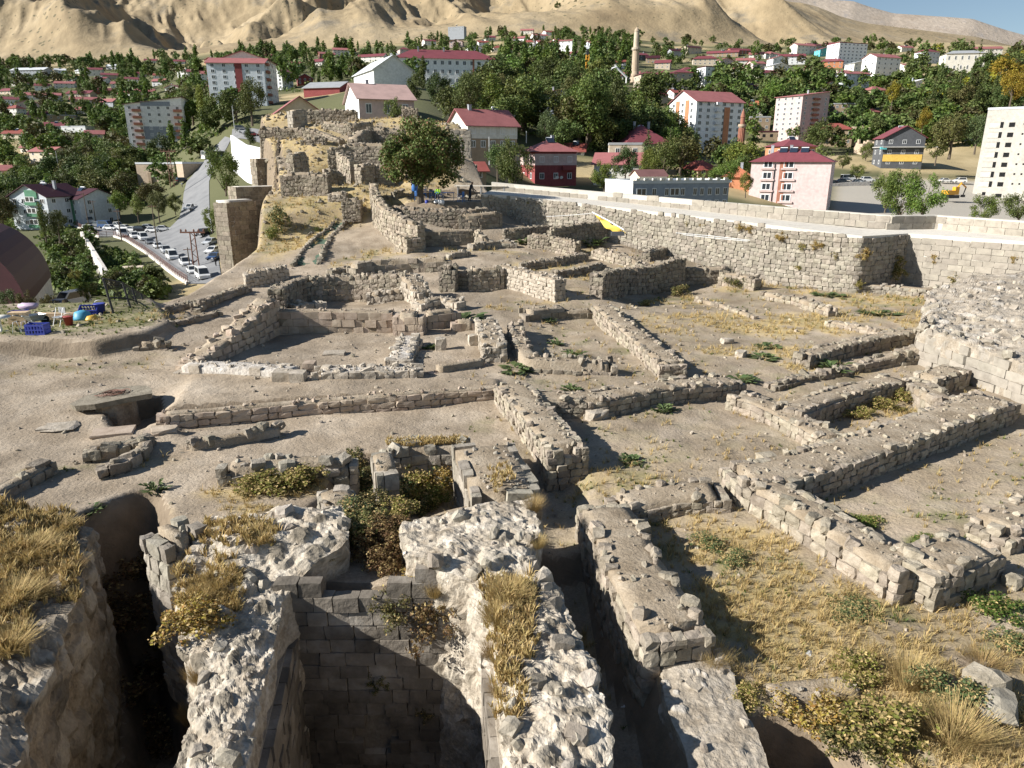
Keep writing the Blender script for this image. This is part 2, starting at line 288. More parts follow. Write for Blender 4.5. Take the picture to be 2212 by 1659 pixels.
def H(x, y, noise=True):
    x = np.asarray(x, float); y = np.asarray(y, float); z = Hs(x, y)
    for P, lv, so_ in PATCH:
        d = sdf(P, x, y); z = z + (lv - z) * sm(.5 - d / (2 * so_))
    if noise:
        z = z + (fbm(x * .55, y * .55, 4, 3) - .47) * .22 + (fbm(x * 3, y * 3, 3, 9) - .44) * .05
    d = sdf(SITE, x, y); z = z + (-19 - z) * sm((d + .2) / 3.0) * .999
    return z
def axis(a, b, s0, s1):
    o = [a]
    while o[-1] < b: o.append(o[-1] + s0 + (s1 - s0) * (o[-1] - a) / (b - a))
    return np.array(o)
ys = axis(3.2, 106, .085, .42); xs = np.concatenate([-axis(0, 50, .11, .36)[::-1][:-1], axis(0, 50, .11, .36)])
X, Y = np.meshgrid(xs, ys); Zg = H(X, Y)
# plant cover of the ground: centre pixel, radii in metres, dry 0..1, green 0..1
VEG = [(1560,1180,1.9,1.3,.8,.6),(1480,1130,1.2,.7,.6,.7),(1700,1330,2.8,1.6,.95,.15),(1800,1400,2.8,1.3,.9,.1),(1640,1250,1.6,1,.8,.2),(1900,1480,2.4,.9,.9,.15),(2030,1560,2.4,.9,.8,.5),(2160,1340,1.3,1.6,.4,.95),(2060,1300,1.2,.7,.4,.7),(1850,1310,1.5,.7,.4,.7),(1960,1350,1.6,.7,.5,.3),(1330,1040,1.7,.9,.5,.5),(1400,1000,1.2,.6,.2,.4),
 (1700,1130,1.2,.6,.1,.3),(1880,1115,.9,.35,.3,.9),(1985,1168,.7,.3,.3,.9),(2000,1120,1.4,.5,.1,.5),(2100,1075,1.6,.4,.1,.4),(1900,890,1.9,.8,.6,.9),(1960,865,1,.5,.4,.9),(1700,700,5,3,.95,.2),(1850,690,5,3,.85,.4),(1560,690,3.5,2.2,.8,.25),(1640,760,3,1.4,.8,.15),(1750,800,3,1,.7,.35),(1430,700,1.5,2.2,.6,.3),(1900,650,4,2.5,.8,.6),(1730,625,3.5,1.6,.9,.5),(1480,650,3,1.5,.7,.7),(1600,625,2,1,.7,.8),
 (1400,575,2.5,1.5,.95,.1),(1540,552,4,1.8,.85,.45),(1350,515,2.5,2,.95,.1),(1290,545,1.6,1,.8,.2),(1450,530,2,1.5,.8,.4),(850,545,3,1.5,.6,.5),(790,560,2,1,.7,.5),(930,560,1.5,1,.6,.6),(1010,540,2.5,1.2,.6,.4),(1100,545,2,1,.7,.3),(1180,580,3,1.5,.8,.1),(1250,600,2,1,.8,.1),(1160,650,2,1,.6,.5),(1075,665,1,.8,.5,.5),(640,480,4,6,.9,.5),(590,540,2.5,3,.9,.6),(680,520,1.5,2.5,.5,.6),(740,570,1,1.5,.5,.5),
 (760,420,6,3,.9,.3),(700,380,6,5,.95,.1),(760,340,7,5,.95,.1),(700,300,8,5,.95,.05),(800,270,9,5,.95,.1),(640,250,6,5,.9,.1),(880,290,6,6,.9,.1),(840,340,5,5,.9,.1),(610,440,2.5,4,.9,.2),(1300,480,3,2,.6,.1),(880,440,1.5,2,.7,.2),(1150,500,2,1.5,.3,.1),(1240,730,1.6,2,.1,.35),(1340,760,1,1,.1,.5),(1280,800,2.5,.5,.1,.3),(1190,825,1.6,.4,.1,.4),
 (80,708,6,1.3,.5,.9),(230,705,3,1.6,.4,.85),(330,690,2.5,1.5,.5,.6),(200,790,3,1,.1,.45),(110,810,3,.8,.1,.4),(300,770,2,.6,.1,.3),(230,1010,1,.5,.1,.4),(330,1000,1,.5,.1,.35),(120,1020,1.2,.5,.1,.4),(280,1110,1,.8,.7,.1),(900,1010,2.2,.8,.9,.5),(860,1080,1.5,1.2,.7,.6),(1050,1010,1,.9,.8,.1),(620,1050,1.5,.7,.9,.2),(480,1070,1.2,.5,.85,.1),(540,1100,1,.3,.8,.1),(60,1180,1.8,1.2,.95,.05),(1310,1290,.6,.9,.7,.6),(1300,1340,.7,.3,.5,.9),(1230,1120,.8,1.3,.2,.3),(1080,920,1.2,.8,.05,.3),(700,1010,1.2,.3,.6,.3),(1900,1540,2,.6,.9,.3),(2200,1480,1.4,1,.6,.2),(2140,1620,1.6,.6,.9,.2)]
VW = [(G(a, b)[:2], rx, ry, dr, gr) for a, b, rx, ry, dr, gr in VEG]
def veg(x, y):
    dr = np.zeros(x.shape); gr = np.zeros(x.shape)
    nz = fbm(x * .9, y * .9, 4, 21); nz2 = fbm(x * 1.1 + 40, y * 1.1, 4, 33)
    for c, rx, ry, a, b in VW:
        k = 1.25 - np.sqrt(((x - c[0]) / rx) ** 2 + ((y - c[1]) / ry) ** 2)
        dr = np.maximum(dr, a * sm(k * 1.6)); gr = np.maximum(gr, b * sm(k * 1.6))
    gr = np.maximum(gr, .16 * sm((x + 2) / 4) * sm((60 - y) / 8)); dr = np.maximum(dr, .10 * sm((x + 2) / 4) * sm((60 - y) / 8))
    return dr * sm((nz - .30) * 5), gr * sm((nz2 - .44) * 6)
DRY, GRN = veg(X, Y); LAWN = PZ(1.3, (-250,728),(120,727),(250,722),(340,705),(352,668),(300,645),(-250,645)); GRN = np.maximum(GRN, .9 * sm(.5 - sdf(LAWN, X, Y) / .8) * sm((fbm(X * .8, Y * .8, 4, 18) - .25) * 5)); MOUND = [atd(*p)[:2] for p in ((560, 545, 52), (640, 500, 56), (720, 440, 63), (850, 425, 67), (1000, 390, 76), (1010, 280, 96), (560, 235, 104), (575, 340, 80), (600, 440, 68))]
DRY = np.maximum(DRY, .95 * sm(.5 - sdf(MOUND, X, Y) / 3) * sm((fbm(X * .5, Y * .5, 4, 8) - .22) * 4))
def ground_mat(name, soil, attr=True):
    m = mat(name, soil, .55, bump=.05, bscale=7, fine=.17, fscale=18, detail=8); nt = m.node_tree; N = nt.nodes; L = nt.links; b = N['Principled BSDF']
    src = b.inputs['Base Color'].links[0].from_socket
    g = N.new('ShaderNodeNewGeometry')
    v = N.new('ShaderNodeTexVoronoi'); v.inputs['Scale'].default_value = 9; L.new(g.outputs['Position'], v.inputs['Vector'])
    mr = N.new('ShaderNodeMapRange'); mr.inputs[1].default_value = .02; mr.inputs[2].default_value = .16; mr.inputs[3].default_value = .55; mr.inputs[4].default_value = 0; L.new(v.outputs['Distance'], mr.inputs[0])
    m0 = N.new('ShaderNodeMix'); m0.data_type = 'RGBA'; m0.inputs[7].default_value = (.46, .40, .33, 1); L.new(mr.outputs[0], m0.inputs[0]); L.new(src, m0.inputs[6]); src = m0.outputs[2]
    for at, c1, c2 in (('dry', (.40, .29, .13, 1), (.52, .41, .21, 1)), ('green', (.13, .14, .05, 1), (.20, .19, .08, 1))) if attr else ():
        a = N.new('ShaderNodeAttribute'); a.attribute_name = at; n = N.new('ShaderNodeTexNoise'); n.inputs['Scale'].default_value = 6; n.inputs['Detail'].default_value = 6; L.new(g.outputs['Position'], n.inputs['Vector'])
        mc = N.new('ShaderNodeMix'); mc.data_type = 'RGBA'; mc.inputs[6].default_value = c1; mc.inputs[7].default_value = c2; L.new(n.outputs['Fac'], mc.inputs[0])
        n2 = N.new('ShaderNodeTexNoise'); n2.inputs['Scale'].default_value = 3.3; n2.inputs['Detail'].default_value = 6; L.new(g.outputs['Position'], n2.inputs['Vector'])
        m1 = N.new('ShaderNodeMapRange'); m1.inputs[1].default_value = .24; m1.inputs[2].default_value = .5; L.new(n2.outputs['Fac'], m1.inputs[0])
        mm = N.new('ShaderNodeMath'); mm.operation = 'MULTIPLY'; L.new(a.outputs['Fac'], mm.inputs[0]); L.new(m1.outputs[0], mm.inputs[1])
        m2 = N.new('ShaderNodeMix'); m2.data_type = 'RGBA'; L.new(mm.outputs[0], m2.inputs[0]); L.new(src, m2.inputs[6]); L.new(mc.outputs[2], m2.inputs[7]); src = m2.outputs[2]
    if attr:
        lo = N.new('ShaderNodeTexNoise'); lo.inputs['Scale'].default_value = .13; lo.inputs['Detail'].default_value = 7; lo.inputs['Roughness'].default_value = .6; lo.inputs['Distortion'].default_value = .6; L.new(g.outputs['Position'], lo.inputs['Vector']); lm = N.new('ShaderNodeMapRange'); lm.inputs[1].default_value = .36; lm.inputs[2].default_value = .64; lm.inputs[3].default_value = .80; lm.inputs[4].default_value = 1.16; L.new(lo.outputs['Fac'], lm.inputs[0]); ls_ = N.new('ShaderNodeVectorMath'); ls_.operation = 'SCALE'; L.new(src, ls_.inputs[0]); L.new(lm.outputs[0], ls_.inputs['Scale']); src = ls_.outputs[0]
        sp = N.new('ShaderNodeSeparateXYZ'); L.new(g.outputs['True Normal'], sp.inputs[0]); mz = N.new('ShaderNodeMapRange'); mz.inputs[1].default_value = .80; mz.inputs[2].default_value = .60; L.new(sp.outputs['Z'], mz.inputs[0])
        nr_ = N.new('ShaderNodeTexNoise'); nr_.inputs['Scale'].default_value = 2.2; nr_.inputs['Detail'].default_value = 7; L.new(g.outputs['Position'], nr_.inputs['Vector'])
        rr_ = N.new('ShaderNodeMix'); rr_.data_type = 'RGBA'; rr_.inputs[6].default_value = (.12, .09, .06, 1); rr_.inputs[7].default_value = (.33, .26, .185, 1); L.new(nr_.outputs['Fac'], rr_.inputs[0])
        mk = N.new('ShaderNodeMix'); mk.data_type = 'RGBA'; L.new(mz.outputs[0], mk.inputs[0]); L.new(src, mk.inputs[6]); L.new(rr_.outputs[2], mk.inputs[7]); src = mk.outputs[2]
    else:
        for at, c in (('garden', (.085, .095, .04, 1)), ('grey', (.40, .375, .335, 1))):
            a = N.new('ShaderNodeAttribute'); a.attribute_name = at; mk = N.new('ShaderNodeMix'); mk.data_type = 'RGBA'; mk.inputs[7].default_value = c; L.new(a.outputs['Fac'], mk.inputs[0]); L.new(src, mk.inputs[6]); src = mk.outputs[2]
    L.new(src, b.inputs['Base Color']); return m
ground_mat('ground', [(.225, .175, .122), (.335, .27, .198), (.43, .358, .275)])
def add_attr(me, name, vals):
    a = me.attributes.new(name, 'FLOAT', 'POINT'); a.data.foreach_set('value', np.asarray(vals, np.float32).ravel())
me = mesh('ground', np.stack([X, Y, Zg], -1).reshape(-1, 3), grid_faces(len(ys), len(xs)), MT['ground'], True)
add_attr(me, 'dry', DRY); add_attr(me, 'green', GRN)
tag(ob('ground', me), 'trodden tan soil of the excavated castle courtyard with dry grass patches', kind='structure')
GZ = Zg
def Hg(x, y):
    """height of the built ground mesh"""
    x = np.asarray(x, float); y = np.asarray(y, float)
    i = np.clip(np.searchsorted(ys, y) - 1, 0, len(ys) - 2); j = np.clip(np.searchsorted(xs, x) - 1, 0, len(xs) - 2)
    fy = np.clip((y - ys[i]) / (ys[i + 1] - ys[i]), 0, 1); fx = np.clip((x - xs[j]) / (xs[j + 1] - xs[j]), 0, 1)
    return (GZ[i, j] * (1 - fx) + GZ[i, j + 1] * fx) * (1 - fy) + (GZ[i + 1, j] * (1 - fx) + GZ[i + 1, j + 1] * fx) * fy
def Gm(px, py, h=0.):
    """the view ray against the built ground, pits and terraces included"""
    r = ray(px, py); t = _T / r[1]; Xr = r[0] * t; Yr = r[1] * t; Zr = ZC + r[2] * t
    k = np.where(Zr - Hg(Xr, Yr) - h < 0)[0]; k = k[0] if len(k) else len(t) - 1
    return np.array([Xr[k], Yr[k], Zr[k]])

# ------------------------------------------------------------------ the valley and its slopes, out to the foot of the mountains
PROF = {
 -400: [(60,-12),(100,-12),(150,-13),(220,-11),(300,-5),(420,13),(600,43),(800,80),(1000,121),(1150,146)],
 0: [(60,-12),(100,-12),(150,-13),(220,-11),(300,-4.6),(420,13),(600,43),(800,80),(1000,121),(1150,146)],
 300: [(60,-12),(100,-13),(150,-13.5),(220,-10.5),(300,1.5),(420,15.6),(600,46),(800,85),(1000,126),(1150,152)],
 600: [(60,-13),(100,-13),(150,-9),(220,1),(300,27.6),(420,44),(600,73),(800,107),(1000,142),(1150,171)],
 900: [(60,-12),(100,-10),(130,0),(180,17),(300,36),(420,50),(600,76),(800,112),(1000,151),(1150,179)],
 1200: [(60,-12),(100,-12),(150,-2),(190,3),(250,14.5),(300,25),(420,44),(600,76),(800,116),(1000,162),(1150,191)],
 1500: [(60,-14),(100,-14),(150,-6),(200,2.5),(260,10),(380,20),(450,42),(600,71),(800,110),(1000,150),(1150,173)],
 1800: [(60,-14),(100,-14),(150,-8),(190,-4),(250,2.6),(300,8.3),(380,19),(450,37),(600,71),(800,112),(1000,150),(1150,176)],
 2212: [(60,-14),(100,-14),(150,-8),(230,-2.7),(250,0),(300,6.4),(380,28),(450,43),(600,73),(800,110),(1000,144),(1150,167)],
 2700: [(60,-14),(100,-14),(150,-8),(230,-2.7),(250,0),(300,6.4),(380,28),(450,43),(600,73),(800,110),(1000,144),(1150,167)]}
_PK = sorted(PROF); _LD = np.log(np.array([60, 80, 100, 125, 150, 175, 200, 230, 260, 300, 340, 380, 420, 500, 600, 700, 800, 1000, 1150]))
_PT = np.array([np.interp(np.exp(_LD), [p[0] for p in PROF[k]], [p[1] for p in PROF[k]]) for k in _PK])
_PA = np.array([(k - CX) / F for k in _PK])
def V0(x, y):
    x = np.asarray(x, float); y = np.asarray(y, float); d = np.maximum(y, 5); a = np.clip(x / d, _PA[0], _PA[-1] - 1e-6); l = np.clip(np.log(d), _LD[0], _LD[-1] - 1e-6)
    i = np.clip(np.searchsorted(_PA, a) - 1, 0, len(_PA) - 2); j = np.clip(np.searchsorted(_LD, l) - 1, 0, len(_LD) - 2)
    fa = sm((a - _PA[i]) / (_PA[i + 1] - _PA[i])); fl = (l - _LD[j]) / (_LD[j + 1] - _LD[j])
    return (_PT[i, j] * (1 - fl) + _PT[i, j + 1] * fl) * (1 - fa) + (_PT[i + 1, j] * (1 - fl) + _PT[i + 1, j + 1] * fl) * fa
def V(x, y):
    return V0(x, y) + (fbm(np.asarray(x) * .012, np.asarray(y) * .012, 3, 51) - .44) * np.clip((np.asarray(y) - 180) * .03, 0, 9)
_TV = np.exp(np.linspace(math.log(58), math.log(1150), 420))
def GV(px, py, h=0.):
    r = ray(px, py); t = _TV / r[1]; Xr = r[0] * t; Yr = r[1] * t; Zr = ZC + r[2] * t
    k = np.where(Zr - V(Xr, Yr) - h < 0)[0]
    if not len(k): return None
    k = max(k[0], 1); f = .5; return np.array([Xr[k], Yr[k], V(Xr[k], Yr[k])])
vd = np.exp(np.linspace(math.log(56), math.log(1180), 260)); va = np.linspace(-1.05, 1.05, 300)
A_, D_ = np.meshgrid(va, vd); XV = A_ * D_; YV = D_; ZV = V(XV, YV)
vm = ground_mat('valley_soil', [(.30, .235, .125), (.42, .33, .18), (.50, .40, .235)], False); vm.node_tree.nodes['Noise Texture'].inputs['Scale'].default_value = .05
_gd = sm((fbm(XV * .02, YV * .02, 4, 61) - .27) * 7) * .92 * sm((1080 - YV) / 150) * np.where(A_ > .5, sm((fbm(XV * .015, YV * .015, 3, 5) - .42) * 6), 1); _pg = A_ * F + CX
_gy = sm((_pg - 1760) / 40) * sm((262 - YV) / 10) * sm((YV - 120) / 20); _gd = _gd * (1 - _gy)
_vme = mesh('valley_ground', np.stack([XV, YV, ZV], -1).reshape(-1, 3), grid_faces(260, 300), MT['valley_soil'], True); add_attr(_vme, 'garden', _gd); add_attr(_vme, 'grey', _gy * .85)
tag(ob('valley_ground', _vme), 'dry ochre slopes of the valley that carry the town', kind='structure')

# ------------------------------------------------------------------ mountains
def mountain(name, label, d0, d1, ridge, matn, seed, na, nd, gul, foot):
    a = np.linspace(-1.0, 1.0, na); t = np.linspace(0, 1.18, nd); A, T_ = np.meshgrid(a, t)
    rx = np.array([(p[0] - CX) / F for p in ridge]); ra = np.array([ray(*p)[2] / ray(*p)[1] for p in ridge]); zr = ZC + d1 * np.interp(A, rx, ra)
    D = d0 + (d1 - d0) * T_; Xm = A * D; Ym = D
    z0 = foot(Xm, np.full(Xm.shape, d0)) if foot else np.zeros(Xm.shape)
    rt_ = sm((A * F + CX - 1450) / 350); pw = .92 + .75 * rt_; up = np.where(T_ < 1, T_ ** pw, 1 - (T_ - 1) * 1.6); z = z0 + (zr - z0) * up
    wx = Xm + 160 * (fbm(Xm * .0022, Ym * .0016, 3, seed) - .44); wy = Ym + 200 * (fbm(Xm * .002, Ym * .002, 3, seed + 9) - .44)
    rd = 0; am = 1.; fr = 1 / 330.
    for k in range(6):
        n = 1 - np.abs(2 * vn((wx + wy * .38) * fr, (wy * .42 - wx * .1) * fr, seed + 20 + k) - 1); rd = rd + am * n ** 1.25; am *= .43; fr *= 2.05
    env = sm(np.minimum(T_ * 5, 1)) * np.where(T_ < 1, (1 - T_ * .5), .5) * (1 - rt_ * (.72 + .25 * sm((T_ - .45) * 2.2)))
    z = z + (rd - rd.mean()) * gul * env + (fbm(Xm * .02, Ym * .02, 3, seed + 70) - .44) * 9 * env
    tag(ob(name, mesh(name, np.stack([Xm, Ym, z], -1).reshape(-1, 3), grid_faces(nd, na), MT[matn], True)), label, kind='structure')
def hill_mat(name, c, rock):
    m = mat(name, c, .006, bump=3., bscale=.035, fine=.14, fscale=.05, detail=8); nt = m.node_tree; N = nt.nodes; L = nt.links; b = N['Principled BSDF']; src = b.inputs['Base Color'].links[0].from_socket
    g = N.new('ShaderNodeNewGeometry'); n = N.new('ShaderNodeTexNoise'); n.inputs['Scale'].default_value = .012; n.inputs['Detail'].default_value = 9; n.inputs['Roughness'].default_value = .7; L.new(g.outputs['Position'], n.inputs['Vector'])
    mr = N.new('ShaderNodeMapRange'); mr.inputs[1].default_value = .57; mr.inputs[2].default_value = .66; mr.inputs[4].default_value = .8; L.new(n.outputs['Fac'], mr.inputs[0])
    mx = N.new('ShaderNodeMix'); mx.data_type = 'RGBA'; mx.inputs[7].default_value = rock + (1,); L.new(mr.outputs[0], mx.inputs[0]); L.new(src, mx.inputs[6])
    v = N.new('ShaderNodeTexVoronoi'); v.inputs['Scale'].default_value = .09; L.new(g.outputs['Position'], v.inputs['Vector']); n4 = N.new('ShaderNodeTexNoise'); n4.inputs['Scale'].default_value = .004; n4.inputs['Detail'].default_value = 5; L.new(g.outputs['Position'], n4.inputs['Vector'])
    th = N.new('ShaderNodeMapRange'); th.inputs[1].default_value = .42; th.inputs[2].default_value = .7; th.inputs[3].default_value = .05; th.inputs[4].default_value = .36; L.new(n4.outputs['Fac'], th.inputs[0]); lt = N.new('ShaderNodeMath'); lt.operation = 'LESS_THAN'; L.new(v.outputs['Distance'], lt.inputs[0]); L.new(th.outputs[0], lt.inputs[1]); hf = N.new('ShaderNodeMath'); hf.operation = 'MULTIPLY'; hf.inputs[1].default_value = .75; L.new(lt.outputs[0], hf.inputs[0])
    m5 = N.new('ShaderNodeMix'); m5.data_type = 'RGBA'; m5.inputs[7].default_value = (.10, .095, .055, 1); L.new(hf.outputs[0], m5.inputs[0]); L.new(mx.outputs[2], m5.inputs[6]); L.new(m5.outputs[2], b.inputs['Base Color'])
hill_mat('hill_dry', [(.235, .175, .102), (.32, .247, .148), (.385, .305, .194)], (.19, .165, .125)); hill_mat('hill_far', [(.37, .30, .235), (.44, .37, .30), (.47, .39, .31)], (.33, .30, .28))
foot = lambda x, y: V(x * 1.0, y)
mountain('mountain', 'tan dry-grass mountain side with shadowed gullies above the town', 1040, 2300, [(-600,-40),(0,-25),(120,-6),(175,4),(230,-30),(400,-60),(700,-110),(1000,-130),(1300,-110),(1500,-60),(1600,-30),(1690,12),(1745,36),(1800,50),(1854,58),(1936,68),(2018,80),(2100,100),(2135,98),(2212,92),(2700,80)], 'hill_dry', 5, 860, 270, 215, foot)
mountain('mountain', 'bare greyish far ridge below the blue sky at the upper right', 2500, 4600, [(-600,-90),(900,-150),(1500,-60),(1660,-14),(1704,-2),(1767,3),(1800,15),(1848,29),(1949,36),(2004,41),(2072,64),(2135,82),(2250,96),(2700,110)], 'hill_far', 77, 360, 60, 130, None)
# ------------------------------------------------------------------ masonry
def _lattice():
    g = [(-.5, 0, .5)[i] for i in range(3)]; pts = [(a, b, c) for a in g for b in g for c in g if not (a == b == c == 0)]
    idx = {p: i for i, p in enumerate(pts)}; fs = []
    for ax in range(3):
        for sgn in (-.5, .5):
            o = [k for k in range(3) if k != ax]
            for i in (0, 1):
                for j in (0, 1):
                    q = []
                    for a, b in ((i, j), (i + 1, j), (i + 1, j + 1), (i, j + 1)):
                        p = [0, 0, 0]; p[ax] = sgn; p[o[0]] = g[a]; p[o[1]] = g[b]; q.append(idx[tuple(p)])
                    if (sgn > 0) == (ax == 1): q = q[::-1]
                    fs.append(q)
    return np.array(pts), np.array(fs)
_LV, _LF = _lattice()
def stone_shape(k, r):
    """k: 'field' rounded squared stone, 'ashlar' dressed block, 'rock' angular lump"""
    v = _LV.copy(); n = np.abs(v).sum(1) / .5      # 1 face centre, 2 edge, 3 corner
    if k == 'ashlar':
        v = v * np.where(n > 1.5, .985, 1.)[:, None] * np.where(n > 2.5, .985, 1.)[:, None]; v += r.normal(0, .012, v.shape)
        return v
    if k == 'field':
        v = v * np.where(n > 2.5, .93, np.where(n > 1.5, .975, 1.02))[:, None]; v += r.normal(0, .04, v.shape)
    else:
        l = np.linalg.norm(v, axis=1, keepdims=True); v = v * .5 + .5 * v / l * .56; v += r.normal(0, .05, v.shape)
    return v
SHP = {k: [stone_shape(k, np.random.default_rng(100 + i)) for i in range(12)] for k in ('field', 'ashlar', 'rock')}
_SM = {}
def stone_mesh(k, i, m):
    if (k, i, m) not in _SM: _SM[k, i, m] = mesh('stone', SHP[k][i], _LF, MT[m], k == 'rock' and False)
    return _SM[k, i, m]
def rotm(e):
    return np.array(Matrix.Rotation(e[2], 3, 'Z') @ Matrix.Rotation(e[1], 3, 'Y') @ Matrix.Rotation(e[0], 3, 'X'))
def join_stones(S, org):
    """S: list of (centre, euler, size, shape, variant) -> verts, faces relative to org"""
    Vs = []; Fs = []; b = 0
    for c, e, s, k, i in S:
        Vs.append((SHP[k][i] * s) @ rotm(e).T + (c - org)); Fs.append(_LF + b); b += 26
    return np.concatenate(Vs), np.concatenate(Fs)
NST = [0]
def put_stones(S, parent, org, m, nmax=300, minpx=7.0, normals=None, name='stone'):
    """stones that show large become parts of their own, the others one joined part"""
    if not S: return
    C = np.array([s[0] for s in S]); sz = np.array([max(s[2][0], s[2][2]) for s in S]); px, py, dep = proj(C); ps = sz * F / dep
    vis = (px > -30) & (px < 2242) & (py > -30) & (py < 1690)
    if normals is not None: vis &= (np.array(normals) * (np.array([0, 0, ZC]) - C)).sum(1) > 0
    ps = np.where(vis, ps, 0); order = np.argsort(-ps); ind = [i for i in order[:nmax] if ps[i] >= minpx]; si = set(ind)
    for i in ind:
        c, e, s, k, v = S[i]; ob(name, stone_mesh(k, v, m), parent, c - org, e, s)
    NST[0] += len(ind); rest = [S[i] for i in range(len(S)) if i not in si]
    if rest:
        Vv, Ff = join_stones(rest, org); o = ob('masonry', mesh('masonry', Vv, Ff, MT[m]), parent); o['kind'] = 'stuff'
def loft(secs, m, name, parent=None, org=np.zeros(3), disp=0., dfreq=1.5, close_ends=True, smooth=True, seed=0):
    """skin over cross-sections of equal point count, roughened by 3-D noise"""
    P = np.array(secs, float); n, k, _ = P.shape
    if disp:
        c = P.mean(1, keepdims=True); nz = np.stack([fbm3(P * dfreq + 13 * q, 5, seed + 31 * q) - .47 for q in range(3)], -1); P = P + nz * 2 * disp
    Fs = grid_faces(n, k).tolist()
    if close_ends: Fs += [list(range(k))[::-1], [(n - 1) * k + i for i in range(k)]]
    return ob(name, mesh(name, P.reshape(-1, 3) - org, Fs, MT[m], smooth), parent)
def resample(P, step):
    P = np.asarray(P, float); d = np.r_[0, np.cumsum(np.linalg.norm(np.diff(P[:, :2], axis=0), axis=1))]; n = max(2, int(round(d[-1] / step)) + 1)
    t = np.linspace(0, d[-1], n); return np.stack([np.interp(t, d, P[:, i]) for i in range(P.shape[1])], 1), t
def tangents(P):
    t = np.gradient(P[:, :2], axis=0); return t / np.maximum(np.linalg.norm(t, axis=1, keepdims=True), 1e-9)
def course(P, off, zb, zt, sl, sh, shape, rs, dep=.26, rag=.08, flat=False, jit=1.):
    """stones of one wall face along polyline P (x,y), pushed out by off; zb, zt base and top per point"""
    d = np.r_[0, np.cumsum(np.linalg.norm(np.diff(P, axis=0), axis=1))]; L = d[-1]; S = []; Nn = []
    tx = np.gradient(P, axis=0) if len(P) > 2 else np.repeat(np.diff(P, axis=0), len(P), 0); tx = tx / np.maximum(np.linalg.norm(tx, axis=1, keepdims=True), 1e-9)
    sg = 1 if off >= 0 else -1; hmax = (zt - zb).max(); k = 0; z = 0.
    while z < hmax - .04:
        ch = sh * (1 + (rs.uniform(-.16, .2) if shape != 'ashlar' else rs.uniform(-.06, .06))); a = -sl * rs.uniform(0, .9)
        while a < L - .03:
            l = sl * (rs.uniform(.6, 1.45) if shape != 'ashlar' else rs.uniform(.72, 1.3)); c = min(max(a + l / 2, 0), L); a0, a1 = max(a, 0), min(a + l, L); a += l
            if a1 - a0 < .06: continue
            c = (a0 + a1) / 2; x = np.interp(c, d, P[:, 0]); y = np.interp(c, d, P[:, 1]); b = np.interp(c, d, zb); t = np.interp(c, d, zt)
            ux = np.interp(c, d, tx[:, 0]); uy = np.interp(c, d, tx[:, 1]); q = math.hypot(ux, uy) or 1; ux /= q; uy /= q
            zc = b + z + ch / 2
            if zc > t - ch * .42 + rag * rs.uniform(-1, .5): continue
            nx, ny = -uy * sg, ux * sg; o = abs(off) - dep / 2 + rs.uniform(-.035, .035) * jit; yaw = math.atan2(uy, ux)
            S.append((np.array([x + nx * o, y + ny * o, zc]), (rs.normal(0, .035 * jit), rs.normal(0, .03 * jit), yaw + rs.normal(0, .05 * jit)), np.array([(a1 - a0) * (.97 if shape != 'ashlar' else .985), dep * rs.uniform(.85, 1.15), ch * (.97 if shape != 'ashlar' else .98)]), shape, int(rs.integers(12))))
            Nn.append((nx, ny, 0.0))
        z += ch; k += 1
    return S, Nn
WN = [0]
